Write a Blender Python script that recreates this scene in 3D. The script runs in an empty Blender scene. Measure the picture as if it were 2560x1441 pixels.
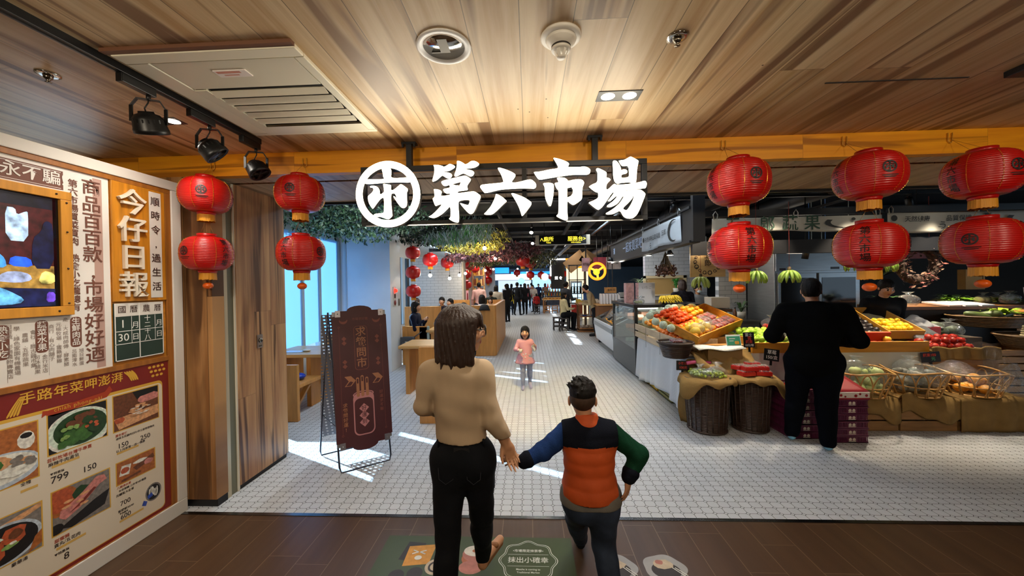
import bpy, bmesh, math, random
import numpy as np
from mathutils import Vector, Matrix, Euler
from mathutils.geometry import tessellate_polygon
R = random.Random(7)
PI = math.pi
S = bpy.context.scene
COL = S.collection

# ------------------------------------------------------------------ camera, world, sun, exposure
EXPOSURE = 0.25
cam_d = bpy.data.cameras.new('camera'); cam_d.sensor_width = 36.0; cam_d.lens = 910.0/2560*36
cam_d.clip_start = 0.05; cam_d.clip_end = 200
cam = bpy.data.objects.new('camera', cam_d); COL.objects.link(cam)
cam_rot = Matrix(((0.9987988144, 0.0161834931, 0.0462495713), (0.0461027597, 0.0093303204, -0.9988931277), (-0.0165971034, 0.9998255046, 0.0085730093)))
cam.matrix_world = Matrix.Translation((0, 0, 1.62)) @ cam_rot.to_4x4()
S.camera = cam
S.view_settings.view_transform = 'Standard'; S.view_settings.look = 'None'
S.view_settings.exposure = EXPOSURE; S.view_settings.gamma = 1; S.view_settings.use_curve_mapping = False
try:
    S.cycles.use_denoising = True; S.cycles.max_bounces = 7; S.cycles.diffuse_bounces = 4; S.cycles.glossy_bounces = 3
    S.cycles.transmission_bounces = 4; S.cycles.transparent_max_bounces = 14; S.cycles.sample_clamp_indirect = 6.0
    S.cycles.caustics_reflective = False; S.cycles.caustics_refractive = False
except Exception:
    pass
W = bpy.data.worlds.new('sky'); S.world = W; W.use_nodes = True
wb = W.node_tree.nodes['Background']; wb.inputs[0].default_value = (0.60, 0.80, 1.0, 1); wb.inputs[1].default_value = 1.5
def lamp(name, typ, loc, energy, color=(1, 1, 1), target=None, **k):
    d = bpy.data.lights.new(name, typ); d.energy = energy; d.color = color
    for a, b in k.items(): setattr(d, a, b)
    o = bpy.data.objects.new(name, d); COL.objects.link(o); o.location = loc
    if target is not None:
        o.rotation_euler = (Vector(target)-Vector(loc)).to_track_quat('-Z', 'Y').to_euler()
    return o
SUN = lamp('sun', 'SUN', (-30, 15, 17), 26.0, (0.80, 0.91, 1.0), target=(-30+1, 15-.50, 17-.62), angle=0.009)
WARM = (1.0, 0.85, 0.64); NEUT = (1.0, 0.93, 0.82); COOL = (0.74, 0.87, 1.0)
# area lights added without fixtures, behind the camera and under the market ceiling
for (x, y, e, c) in ((-1.6, -.5, 18, WARM), (0.9, -.9, 21, WARM), (3.0, -.4, 23, WARM)):
    lamp('hall_fill', 'AREA', (x, y, 2.5), e, c, target=(x, 2.6, 1.9), shape='DISK', size=0.4)  # unseen, added and aimed to brighten the beam and lanterns
for (y, e, c) in ((4.3, 44, COOL), (8.5, 50, COOL), (13.0, 55, NEUT), (18.5, 70, NEUT), (25, 80, COOL)):
    for x in (-1.7, 1.5): lamp('market_fill', 'AREA', (x, y, 3.05), e, c, target=(x, y, 0), shape='RECTANGLE', size=0.3, size_y=1.8)  # added fill to light the aisle

# ------------------------------------------------------------------ helpers
def lin(h):
    if isinstance(h, (tuple, list)): return tuple(h[:3])
    h = h.lstrip('#'); r = []
    for i in (0, 2, 4):
        c = int(h[i:i+2], 16)/255
        r.append(c/12.92 if c <= .04045 else ((c+.055)/1.055)**2.4)
    return tuple(r)
MATS = {}
def nodes_of(name):
    m = bpy.data.materials.new(name); m.use_nodes = True
    nt = m.node_tree; b = nt.nodes['Principled BSDF']
    return m, nt, b
def ND(nt, typ, ins=None, **k):
    n = nt.nodes.new(typ)
    for a, v in k.items(): setattr(n, a, v)
    for a, v in (ins or {}).items():
        if hasattr(v, 'is_output'): nt.links.new(v, n.inputs[a])
        else: n.inputs[a].default_value = v
    return n
def MA(nt, op, a, b=0.0, c=None):
    n = nt.nodes.new('ShaderNodeMath'); n.operation = op
    for i, v in enumerate((a, b, c)):
        if v is None: continue
        if hasattr(v, 'is_output'): nt.links.new(v, n.inputs[i])
        else: n.inputs[i].default_value = v
    return n.outputs[0]
def MIX(nt, f, a, b, bt='MIX'):
    n = nt.nodes.new('ShaderNodeMix'); n.data_type = 'RGBA'; n.blend_type = bt
    for i, v in ((0, f), (6, a), (7, b)):
        if hasattr(v, 'is_output'): nt.links.new(v, n.inputs[i])
        else: n.inputs[i].default_value = v if i == 0 else (*lin(v), 1)
    return n.outputs[2]
def bump(nt, b, h, strength=.3, dist=.01):
    n = ND(nt, 'ShaderNodeBump', {'Height': h, 'Strength': strength, 'Distance': dist}); nt.links.new(n.outputs[0], b.inputs['Normal'])
def mat(name, color='#888888', rough=.55, metal=0., emit=0., ecol=None, spec=.5, noise=0., nscale=8., bmp=0., bscale=60., coat=0., stretch=(1, 1, 1), trans=0., alpha=1., sss=0.):
    if name in MATS: return MATS[name]
    m, nt, b = nodes_of(name); c = lin(color)
    b.inputs['Base Color'].default_value = (*c, 1); b.inputs['Roughness'].default_value = rough; b.inputs['Metallic'].default_value = metal
    b.inputs['Specular IOR Level'].default_value = spec
    if coat: b.inputs['Coat Weight'].default_value = coat; b.inputs['Coat Roughness'].default_value = .08
    if trans: b.inputs['Transmission Weight'].default_value = trans
    if alpha < 1: b.inputs['Alpha'].default_value = alpha
    if sss: b.inputs['Subsurface Weight'].default_value = sss; b.inputs['Subsurface Radius'].default_value = (.02, .008, .004)
    if emit:
        b.inputs['Emission Color'].default_value = (*lin(ecol or color), 1); b.inputs['Emission Strength'].default_value = emit
    if noise or bmp:
        tc = ND(nt, 'ShaderNodeTexCoord'); mp = ND(nt, 'ShaderNodeMapping', {'Vector': tc.outputs['Object'], 'Scale': stretch})
        if noise:
            n = ND(nt, 'ShaderNodeTexNoise', {'Vector': mp.outputs[0], 'Scale': nscale, 'Detail': 4.})
            d = tuple(max(0, x*(1-noise)) for x in c); l = tuple(min(1, x*(1+noise)) for x in c)
            nt.links.new(MIX(nt, MA(nt, 'MULTIPLY_ADD', n.outputs[0], 2.4, -.7), d, l), b.inputs['Base Color'])
        if bmp:
            n = ND(nt, 'ShaderNodeTexNoise', {'Vector': mp.outputs[0], 'Scale': bscale, 'Detail': 3.}); bump(nt, b, n.outputs[0], bmp)
    MATS[name] = m; return m
def wood(name, cols, axis='Y', cross='X', pw=.19, pl=1.3, seam=.004, scale=1., rough=.45, seamdark=.35, var=.35, streak=.5, spec=.4, offs=0., seamcol='#1a100a'):
    """planks running along `axis`, laid side by side along `cross` (object space); grain and colour change from plank to plank"""
    if name in MATS: return MATS[name]
    m, nt, b = nodes_of(name)
    tc = ND(nt, 'ShaderNodeTexCoord'); sp = ND(nt, 'ShaderNodeSeparateXYZ', {'Vector': tc.outputs['Object']})
    a = sp.outputs[axis]; c = MA(nt, 'ADD', sp.outputs[cross], offs); ci = MA(nt, 'FLOOR', MA(nt, 'DIVIDE', c, pw))
    w1 = ND(nt, 'ShaderNodeTexWhiteNoise', {'W': ci}, noise_dimensions='1D').outputs[0]
    al = MA(nt, 'DIVIDE', MA(nt, 'ADD', a, MA(nt, 'MULTIPLY', w1, pl*3.7)), pl); ai = MA(nt, 'FLOOR', al)
    cmb = ND(nt, 'ShaderNodeCombineXYZ', {'X': ci, 'Y': ai}); w2 = ND(nt, 'ShaderNodeTexWhiteNoise', {'Vector': cmb.outputs[0]}, noise_dimensions='3D')
    rnd = w2.outputs[0]
    v = ND(nt, 'ShaderNodeCombineXYZ', {'X': MA(nt, 'MULTIPLY', a, 1.1*scale), 'Y': MA(nt, 'MULTIPLY', c, 21*scale), 'Z': MA(nt, 'MULTIPLY', rnd, 37.)})
    g1 = ND(nt, 'ShaderNodeTexNoise', {'Vector': v.outputs[0], 'Scale': .8, 'Detail': 5., 'Roughness': .6, 'Distortion': .35})
    g2 = ND(nt, 'ShaderNodeTexNoise', {'Vector': v.outputs[0], 'Scale': .42, 'Detail': 3., 'Distortion': .8})
    r1 = ND(nt, 'ShaderNodeValToRGB', {'Fac': g1.outputs[0]}); e = r1.color_ramp.elements
    e[0].position = .35; e[0].color = (*lin(cols[1]), 1); e[1].position = .60; e[1].color = (*lin(cols[0]), 1)
    r2 = ND(nt, 'ShaderNodeValToRGB', {'Fac': g2.outputs[0]}); e = r2.color_ramp.elements
    e[0].position = .555; e[0].color = (0, 0, 0, 1); e[1].position = .64; e[1].color = (streak, streak, streak, 1)
    col = MIX(nt, r2.outputs[0], r1.outputs[0], cols[2])
    col = MIX(nt, MA(nt, 'MULTIPLY', rnd, var), col, cols[1])
    cf = MA(nt, 'FRACT', MA(nt, 'DIVIDE', c, pw)); af = MA(nt, 'FRACT', al)
    s1 = MA(nt, 'LESS_THAN', MA(nt, 'SUBTRACT', .5, MA(nt, 'ABSOLUTE', MA(nt, 'SUBTRACT', cf, .5))), seam/pw)
    s2 = MA(nt, 'LESS_THAN', MA(nt, 'SUBTRACT', .5, MA(nt, 'ABSOLUTE', MA(nt, 'SUBTRACT', af, .5))), seam/pl*.6)
    sm = MA(nt, 'MAXIMUM', s1, s2)
    col = MIX(nt, MA(nt, 'MULTIPLY', sm, 1-seamdark), col, seamcol)
    nt.links.new(col, b.inputs['Base Color']); b.inputs['Roughness'].default_value = rough; b.inputs['Specular IOR Level'].default_value = spec
    bump(nt, b, MA(nt, 'SUBTRACT', MA(nt, 'MULTIPLY', g1.outputs[0], .25), sm), .25, .004)
    MATS[name] = m; return m
def pane(name, tint='#eef6f8', refl=.10, rough=.03, crinkle=0., diff=0.):
    """clear sheet: lets most light through, mirrors a little, more at grazing angles"""
    if name in MATS: return MATS[name]
    m = bpy.data.materials.new(name); m.use_nodes = True; nt = m.node_tree; nt.nodes.clear()
    out = ND(nt, 'ShaderNodeOutputMaterial'); tr = ND(nt, 'ShaderNodeBsdfTransparent', {'Color': (*lin(tint), 1)})
    gl = ND(nt, 'ShaderNodeBsdfGlossy', {'Roughness': rough}); lw = ND(nt, 'ShaderNodeLayerWeight', {'Blend': .25})
    f = MA(nt, 'ADD', MA(nt, 'MULTIPLY', lw.outputs['Facing'], .45), refl)
    if crinkle:
        tc = ND(nt, 'ShaderNodeTexCoord'); n = ND(nt, 'ShaderNodeTexNoise', {'Vector': tc.outputs['Object'], 'Scale': 26., 'Detail': 3., 'Distortion': 1.5})
        bp = ND(nt, 'ShaderNodeBump', {'Height': n.outputs[0], 'Strength': crinkle, 'Distance': .03}); nt.links.new(bp.outputs[0], gl.inputs['Normal'])
    mx = ND(nt, 'ShaderNodeMixShader', {0: f, 1: tr.outputs[0], 2: gl.outputs[0]}); res = mx.outputs[0]
    if diff:
        df = ND(nt, 'ShaderNodeBsdfDiffuse', {'Color': (.9, .92, .93, 1)}); mx2 = ND(nt, 'ShaderNodeMixShader', {0: diff, 1: res, 2: df.outputs[0]}); res = mx2.outputs[0]
    nt.links.new(res, out.inputs[0]); MATS[name] = m; return m

def FR(o, x, y):
    """frame with origin o, local x and y along the given directions"""
    x = Vector(x).normalized(); y = Vector(y); z = x.cross(y).normalized(); y = z.cross(x)
    return Matrix(((x.x, y.x, z.x, o[0]), (x.y, y.y, z.y, o[1]), (x.z, y.z, z.z, o[2]), (0, 0, 0, 1)))
def front(x, y, z): return FR((x, y, z), (1, 0, 0), (0, 0, 1))        # faces -Y
def TR(x=0, y=0, z=0, rx=0, ry=0, rz=0, s=1.):
    return Matrix.LocRotScale(Vector((x, y, z)), Euler((rx, ry, rz)), Vector((s, s, s)) if not isinstance(s, (tuple, list)) else Vector(s))
class MB:
    def __init__(s): s.v = []; s.f = []; s.mi = []; s.sm = []
    def add(s, vs, fs, mi=0, smooth=False, M=None):
        o = len(s.v)
        s.v += [tuple(M @ Vector(p)) if M is not None else tuple(p) for p in vs]
        for f in fs: s.f.append(tuple(i+o for i in f)); s.mi.append(mi); s.sm.append(smooth)
        return s
    def box(s, x0, x1, y0, y1, z0, z1, mi=0, M=None):
        v = [(x, y, z) for z in (z0, z1) for y in (y0, y1) for x in (x0, x1)]
        return s.add(v, [(0, 2, 3, 1), (4, 5, 7, 6), (0, 1, 5, 4), (2, 6, 7, 3), (0, 4, 6, 2), (1, 3, 7, 5)], mi, False, M)
    def beam(s, a, b, w, h, mi=0, up=(0, 0, 1)):
        a = Vector(a); b = Vector(b); z = (b-a).normalized(); u = Vector(up)
        if abs(z.dot(u)) > .98: u = Vector((0, 1, 0))
        x = u.cross(z).normalized(); y = z.cross(x)
        v = [p+x*(i*w/2)+y*(j*h/2) for p in (a, b) for j in (-1, 1) for i in (-1, 1)]
        return s.add(v, [(0, 2, 3, 1), (4, 5, 7, 6), (0, 1, 5, 4), (2, 6, 7, 3), (0, 4, 6, 2), (1, 3, 7, 5)], mi)
    def tube(s, pts, r, n=8, closed=False, mi=0, M=None, cap=True):
        P = [Vector(p) for p in pts]; k = len(P); rr = r if isinstance(r, (list, tuple)) else [r]*k
        vs = []; prev = None
        for i in range(k):
            t = (P[(i+1) % k]-P[i-1]) if closed else (P[min(i+1, k-1)]-P[max(i-1, 0)])
            t = t.normalized() if t.length > 1e-9 else Vector((0, 0, 1))
            if prev is None: u = Vector((0, 0, 1)) if abs(t.z) < .9 else Vector((1, 0, 0))
            else: u = prev
            u = (u-t*u.dot(t)); u = u.normalized() if u.length > 1e-6 else t.orthogonal().normalized(); prev = u; w = t.cross(u)
            for j in range(n):
                a = 2*PI*j/n; vs.append(P[i]+(u*math.cos(a)+w*math.sin(a))*rr[i])
        fs = []
        for i in range(k if closed else k-1):
            for j in range(n):
                i2 = (i+1) % k; fs.append((i*n+j, i*n+(j+1) % n, i2*n+(j+1) % n, i2*n+j))
        if cap and not closed: fs += [tuple(range(n-1, -1, -1)), tuple(range((k-1)*n, k*n))]
        return s.add(vs, fs, mi, True, M)
    def lathe(s, prof, n=24, mi=0, M=None, smooth=True, a0=0., a1=2*PI):
        full = abs(a1-a0-2*PI) < 1e-6; m = n if full else n+1; vs = []
        for (r, z) in prof:
            for j in range(m):
                a = a0+(a1-a0)*j/n; vs.append((r*math.cos(a), r*math.sin(a), z))
        fs = []
        for i in range(len(prof)-1):
            for j in range(n):
                j2 = (j+1) % m; fs.append((i*m+j, i*m+j2, (i+1)*m+j2, (i+1)*m+j))
        if full:
            if prof[0][0] > 1e-5: fs.append(tuple(range(m-1, -1, -1)))
            if prof[-1][0] > 1e-5: fs.append(tuple(range((len(prof)-1)*m, len(prof)*m)))
        return s.add(vs, fs, mi, smooth, M)
    def ell(s, c, r, mi=0, M=None, n=14, k=9):
        r = (r, r, r) if isinstance(r, (int, float)) else r
        prof = [(math.sin(PI*i/k), -math.cos(PI*i/k)) for i in range(k+1)]
        T = Matrix.Translation(Vector(c)) @ Matrix.Diagonal((*r, 1)); T = M @ T if M is not None else T
        vs = [(0, 0, -1)]; fs = []
        for (q, z) in prof[1:-1]:
            for j in range(n): a = 2*PI*j/n; vs.append((q*math.cos(a), q*math.sin(a), z))
        vs.append((0, 0, 1)); L = len(vs)-1
        for j in range(n): fs.append((0, 1+(j+1) % n, 1+j))
        for i in range(k-2):
            for j in range(n): fs.append((1+i*n+j, 1+i*n+(j+1) % n, 1+(i+1)*n+(j+1) % n, 1+(i+1)*n+j))
        for j in range(n): fs.append((L, 1+(k-2)*n+j, 1+(k-2)*n+(j+1) % n))
        return s.add(vs, fs, mi, True, T)
    def poly(s, loops, d=0., mi=0, M=None, zo=0.):
        """flat (d=0) or extruded filled outline; loops = [outer, hole, ...] of 2-D points, front at z = zo+d"""
        loops = [[Vector((p[0], p[1], 0)) for p in l] for l in loops]
        tri = tessellate_polygon(loops); fl = [p for l in loops for p in l]; n = len(fl)
        vs = [(p.x, p.y, zo+d) for p in fl]; fs = []
        for t in tri:
            a, b, c = (fl[i] for i in t); q = (b.x-a.x)*(c.y-a.y)-(b.y-a.y)*(c.x-a.x)
            if abs(q) < 1e-12: continue
            fs.append(t if q > 0 else t[::-1])
        if d:
            vs += [(p.x, p.y, zo) for p in fl]; fs += [tuple(i+n for i in f[::-1]) for f in list(fs)]; o = 0
            for li, l in enumerate(loops):
                k = len(l); ar = sum(l[i].x*l[(i+1) % k].y-l[(i+1) % k].x*l[i].y for i in range(k))
                flip = (ar > 0) == (li == 0)
                for i in range(k):
                    a, b = o+i, o+(i+1) % k; fs.append((a, a+n, b+n, b) if flip else (b, b+n, a+n, a))
                o += k
        return s.add(vs, fs, mi, False, M)
    def grid(s, nx, ny, fn, mi=0, M=None, smooth=True, wrap=False):
        vs = [fn(i/(nx if wrap else nx-1), j/(ny-1)) for j in range(ny) for i in range(nx)]; fs = []
        for j in range(ny-1):
            for i in range(nx if wrap else nx-1):
                i2 = (i+1) % nx; fs.append((j*nx+i, j*nx+i2, (j+1)*nx+i2, (j+1)*nx+i))
        return s.add(vs, fs, mi, smooth, M)
    def mesh(s, name):
        me = bpy.data.meshes.new(name); me.from_pydata(s.v, [], s.f); me.update()
        me.polygons.foreach_set('material_index', s.mi); me.polygons.foreach_set('use_smooth', s.sm); return me
    def build(s, name, mats, parent=None, bevel=0., solid=0., seg=2, M=None):
        me = s.mesh(name)
        for m in (mats if isinstance(mats, (list, tuple)) else [mats]): me.materials.append(m)
        return place(name, me, parent, bevel, solid, seg, M)
def place(name, me, parent=None, bevel=0., solid=0., seg=2, M=None):
    o = bpy.data.objects.new(name, me); COL.objects.link(o)
    if parent is not None:
        o.parent = parent; o.matrix_parent_inverse = WM(parent).inverted()
    if M is not None: o.matrix_world = M
    if solid: md = o.modifiers.new('thick', 'SOLIDIFY'); md.thickness = solid; md.offset = 0
    if bevel: md = o.modifiers.new('bevel', 'BEVEL'); md.width = bevel; md.segments = seg; md.limit_method = 'ANGLE'; md.angle_limit = .7
    return o
def WM(o):
    if o.parent is None: return o.matrix_basis.copy()
    return WM(o.parent) @ o.matrix_parent_inverse @ o.matrix_basis
def tag(o, label, cat, group=None, kind=None):
    o['label'] = label; o['category'] = cat
    if group: o['group'] = group
    if kind: o['kind'] = kind
    return o
def thing(name, label, cat, loc=(0, 0, 0), rz=0., group=None, kind=None):
    o = bpy.data.objects.new(name, None); COL.objects.link(o); o.location = loc; o.rotation_euler = (0, 0, rz); o.empty_display_size = .05
    return tag(o, label, cat, group, kind)
def struct(o): o['kind'] = 'structure'; return o
def dup(root, M, label=None, group=None):
    """copy of a thing with its parts and sub-parts, placed by the world matrix M"""
    def cp(o, par):
        c = o.copy(); COL.objects.link(c)
        if par is not None: c.parent = par; c.matrix_parent_inverse = o.matrix_parent_inverse.copy()
        for ch in KIDS.get(o.name, []): cp(ch, c)
        return c
    KIDS = {}
    for o in root.children_recursive: KIDS.setdefault(o.parent.name, []).append(o)
    r = cp(root, None); r.matrix_basis = M
    if label: r['label'] = label
    if group: r['group'] = group
    return r
def smooth_loop(pts, it=2):
    for _ in range(it):
        n = len(pts); q = []
        for i in range(n):
            a, b = pts[i], pts[(i+1) % n]
            q += [(a[0]*.78+b[0]*.22, a[1]*.78+b[1]*.22), (a[0]*.22+b[0]*.78, a[1]*.22+b[1]*.78)]
        pts = q
    return pts
def circ(cx, cy, r, n=32, ry=None): return [(cx+r*math.cos(2*PI*i/n), cy+(ry or r)*math.sin(2*PI*i/n)) for i in range(n)]
def rrect(x0, x1, y0, y1, r, n=5):
    o = []
    for cx, cy, a in ((x1-r, y1-r, 0), (x0+r, y1-r, 1), (x0+r, y0+r, 2), (x1-r, y0+r, 3)):
        for i in range(n+1): t = (a+i/n)*PI/2; o.append((cx+r*math.cos(t), cy+r*math.sin(t)))
    return o
_DG = None
def text_mesh(s, size, bold=0., extrude=0., align='CENTER', spacing=1., vertical=False, line=1.):
    """outline of written characters as verts and faces, centred on the origin"""
    V = []; F = []
    rows = list(s) if vertical else [s]
    for k, row in enumerate(rows):
        if row == ' ': continue
        c = bpy.data.curves.new('t', 'FONT'); c.body = row; c.size = size; c.offset = min(bold, .008)*size; c.extrude = extrude
        c.align_x = align if not vertical else 'CENTER'; c.align_y = 'CENTER'; c.space_character = spacing; c.resolution_u = 3
        o = bpy.data.objects.new('t', c); COL.objects.link(o); bpy.context.view_layer.update()
        ev = o.evaluated_get(bpy.context.evaluated_depsgraph_get()); me = bpy.data.meshes.new_from_object(ev)
        b = len(V); dy = ((len(rows)-1)/2-k)*size*line if vertical else 0
        V += [(v.co.x, v.co.y+dy, v.co.z) for v in me.vertices]; F += [tuple(i+b for i in p.vertices) for p in me.polygons]
        bpy.data.objects.remove(o); bpy.data.curves.remove(c); bpy.data.meshes.remove(me)
    return V, F
def text(name, s, size, m, M, parent, bold=0., extrude=.0006, **k):
    V, F = text_mesh(s, size, bold, extrude, **k)
    if not V: return None
    mb = MB(); mb.add(V, F, 0, False, M); return mb.build(name, m, parent)
# ------------------------------------------------------------------ the setting
ceil_m = wood('ceiling_wood', ('#dcc49c', '#b99669', '#6a4a33'), 'Y', 'X', .205, 3.1, .0016, .8, .42, .3, .38, .9, offs=.02)
beam_m = wood('beam_wood', ('#f2a51e', '#e0901a', '#8a4c10'), 'X', 'Z', .4, 1.2, .001, 1.2, .4, .3, .2, .75)
wallwood_m = wood('wall_wood', ('#bd8f5c', '#8f6138', '#3a2416'), 'Z', 'X', .17, 3.2, .002, .9, .45, .3, .4, 1.)
wallwood2_m = wood('wall_wood_side', ('#c79a6a', '#98694a', '#43291c'), 'Z', 'Y', .2, 3.2, .0015, .9, .4, .3, .35, 1.)
plank_m = wood('brown_plank_tile', ('#523a26', '#46301f', '#3a281a'), 'Y', 'X', .20, .8, .0022, .6, .36, .45, .35, .3, .5, seamcol='#8f755a')
white_m = mat('white_paint', '#dfe3e4', .6, noise=.04, nscale=3)
black_m = mat('black_paint', '#0c0d10', .6)
steel_m = mat('brushed_steel', '#9c9c9a', .28, 1., noise=.1, nscale=30, stretch=(1, 1, 12))
pine_m = mat('pine', '#d39b55', .5, noise=.18, nscale=3, stretch=(1, 9, 9), bmp=.05)
dpine_m = mat('dark_pine', '#7a4f2b', .5, noise=.22, nscale=3, stretch=(1, 9, 9))
def tile_material():
    m, nt, b = nodes_of('octagon_tile'); sx, sy = .0749, .0700
    tc = ND(nt, 'ShaderNodeTexCoord'); sp = ND(nt, 'ShaderNodeSeparateXYZ', {'Vector': tc.outputs['Object']})
    X = MA(nt, 'DIVIDE', sp.outputs[0], sx); Y = MA(nt, 'DIVIDE', sp.outputs[1], sy)
    u = MA(nt, 'ABSOLUTE', MA(nt, 'SUBTRACT', MA(nt, 'FRACT', X), .5)); v = MA(nt, 'ABSOLUTE', MA(nt, 'SUBTRACT', MA(nt, 'FRACT', Y), .5))
    a = MA(nt, 'SUBTRACT', .5, u); c = MA(nt, 'SUBTRACT', .5, v); d = MA(nt, 'ADD', a, c); r = .20; g = .020
    edge = MA(nt, 'MULTIPLY', MA(nt, 'LESS_THAN', MA(nt, 'MINIMUM', a, c), g), MA(nt, 'GREATER_THAN', d, r))
    dia = MA(nt, 'LESS_THAN', MA(nt, 'ABSOLUTE', MA(nt, 'SUBTRACT', d, r)), g*1.5)
    grout = MA(nt, 'MAXIMUM', edge, dia)
    cell = ND(nt, 'ShaderNodeCombineXYZ', {'X': MA(nt, 'FLOOR', X), 'Y': MA(nt, 'FLOOR', Y)}); w = ND(nt, 'ShaderNodeTexWhiteNoise', {'Vector': cell.outputs[0]})
    n = ND(nt, 'ShaderNodeTexNoise', {'Vector': tc.outputs['Object'], 'Scale': 1.3, 'Detail': 3.})
    col = MIX(nt, MA(nt, 'MULTIPLY_ADD', w.outputs[0], .35, MA(nt, 'MULTIPLY', n.outputs[0], .3)), '#cbcdcf', '#b3b6ba')
    nt.links.new(MIX(nt, grout, col, '#2b2723'), b.inputs['Base Color'])
    nt.links.new(MA(nt, 'MULTIPLY_ADD', grout, .4, .36), b.inputs['Roughness']); b.inputs['Specular IOR Level'].default_value = .35
    bump(nt, b, MA(nt, 'SUBTRACT', 1., grout), .2, .002); return m
tile_m = tile_material()
def subway(name, ax, c0='#c3c8ce', c1='#8e959c'):
    m, nt, b = nodes_of(name); tc = ND(nt, 'ShaderNodeTexCoord'); sp = ND(nt, 'ShaderNodeSeparateXYZ', {'Vector': tc.outputs['Object']})
    v = ND(nt, 'ShaderNodeCombineXYZ', {'X': sp.outputs[ax], 'Y': sp.outputs['Z']})
    br = ND(nt, 'ShaderNodeTexBrick', {'Vector': v.outputs[0], 'Color1': (*lin(c0), 1), 'Color2': (*lin(c0), 1), 'Mortar': (*lin(c1), 1), 'Scale': 1., 'Mortar Size': .004, 'Brick Width': .24, 'Row Height': .085})
    nt.links.new(br.outputs[0], b.inputs['Base Color']); b.inputs['Roughness'].default_value = .25; MATS[name] = m; return m
subX_m = subway('white_tile_x', 'X'); subY_m = subway('white_tile_y', 'Y')
def slab(name, x0, x1, y0, y1, z0, z1, m, M=None): return struct(MB().box(x0, x1, y0, y1, z0, z1, 0, M).build(name, m))
slab('floor', -6, 7.5, -4, 2.50, -.1, 0, plank_m)
slab('floor_tile', -6, 12, 2.53, 40, -.1, 0, tile_m)
slab('trim_1', -6, 12, 2.50, 2.53, -.1, .004, mat('threshold_steel', '#77777a', .25, 1., noise=.3, nscale=6))
slab('ceiling', -6, 7.5, -4, 2.60, 2.62, 2.72, ceil_m)
slab('wall_back', -6, 7.5, -4.1, -4, 0, 2.7, mat('hall_wall', '#8d7458', .7))
slab('wall_right', 7.5, 7.6, -4, 2.6, 0, 2.7, mat('hall_wall2', '#6f5a45', .7))
slab('wall_left', -6.1, -6, -4, 4, 0, 3.3, mat('hall_wall3', '#6f5a45', .7))
# beam over the opening and the soffit behind it (with its dark slot)
slab('beam', -6, 12, 2.60, 2.66, 2.46, 2.72, beam_m)
soffit_m = wood('soffit_wood', ('#c9ac86', '#a98760', '#6f5238'), 'Y', 'X', .2, 2.5, .003, .8, .45, .3, .4, .7)
slab('ceiling_soffit', -6, 12, 2.66, 2.79, 2.462, 2.72, soffit_m)
slab('ceiling_soffit', -6, 12, 2.83, 3.50, 2.462, 2.72, soffit_m)
slab('ceiling_slot', -6, 12, 2.79, 2.83, 2.50, 2.72, black_m)
slab('trim_2', -6, 12, 3.50, 3.53, 2.44, 3.3, black_m)
slab('ceiling_market', -3.75, 12, 3.5, 40, 3.2, 3.3, mat('dark_ceiling', '#101217', .8))
# pipes and ducts under the dark ceiling
mb = MB()
for y in (4.6, 6.1, 7.9, 9.6, 11.8, 14.5, 17.5): mb.box(-4, 9, y, y+.12, 3.02, 3.14)
for x, r in ((.9, .05), (1.35, .09), (2.9, .16), (-.6, .04), (4.5, .14)): mb.tube([(x, 3.6, 3.0), (x+.1, 12, 3.0), (x, 30, 3.0)], r, 10)
struct(mb.build('ceiling_pipes', mat('dark_pipe', '#1b1e24', .5)))
mb = MB()
for x in (1.62, 3.2, 5.0): mb.box(x, x+.04, 3.8, 9.5, 2.86, 2.9)
for y in (4.4, 5.6): mb.box(1.0, 8, y, y+.04, 2.86, 2.9)
struct(mb.build('ceiling_track', mat('black_track', '#141416', .45)))
# left portal: front wood panel, pale metal strip, side wood wall
slab('wall_panel', -3.2, -2.34, 2.585, 2.69, .06, 2.46, wallwood_m)
slab('baseboard_panel', -3.2, -2.345, 2.60, 2.69, 0, .06, black_m)
slab('wall_side', -3.2, -2.345, 2.815, 3.40, .04, 2.462, wallwood2_m)
slab('baseboard_side', -3.2, -2.36, 2.815, 3.39, 0, .04, black_m)
slab('trim_3', -2.40, -2.352, 2.70, 2.735, 0, 2.462, mat('door_edge', '#c9bda0', .4, .3))
slab('trim_4', -2.40, -2.36, 2.735, 2.80, 0, 2.462, mat('door_gap', '#6f6d58', .6))
slab('trim_5', -2.40, -2.35, 2.80, 2.815, 0, 2.462, mat('door_edge2', '#e5decb', .4))
# window wall on the left, with blinds; the gaps let the sun through
WX = -3.62
def wbox(name, y0, y1, z0, z1, m, x0=WX-.06, x1=WX): return slab(name, x0, x1, y0, y1, z0, z1, m)
blind_m = mat('blind_fabric', '#bcd4e6', .8, trans=0.)
MATS['blind_fabric'].node_tree.nodes['Principled BSDF'].inputs['Transmission Weight'].default_value = .0
def translucent(name, col, f=.5):
    if name in MATS: return MATS[name]
    m = bpy.data.materials.new(name); m.use_nodes = True; nt = m.node_tree; nt.nodes.clear(); out = ND(nt, 'ShaderNodeOutputMaterial')
    a = ND(nt, 'ShaderNodeBsdfDiffuse', {'Color': (*lin(col), 1)}); b = ND(nt, 'ShaderNodeBsdfTranslucent', {'Color': (*lin(col), 1)})
    mx = ND(nt, 'ShaderNodeMixShader', {0: f, 1: a.outputs[0], 2: b.outputs[0]}); nt.links.new(mx.outputs[0], out.inputs[0]); MATS[name] = m; return m
wbox('wall_window_sill', 3.4, 6.8, 0, .62, white_m)
wbox('wall_window_head', 3.4, 6.8, 2.5, 3.3, white_m)
wbox('wall_window_left', 3.4, 4.10, .62, 2.5, white_m)
frame_m = mat('window_frame', '#b9c7d2', .5)
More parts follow.
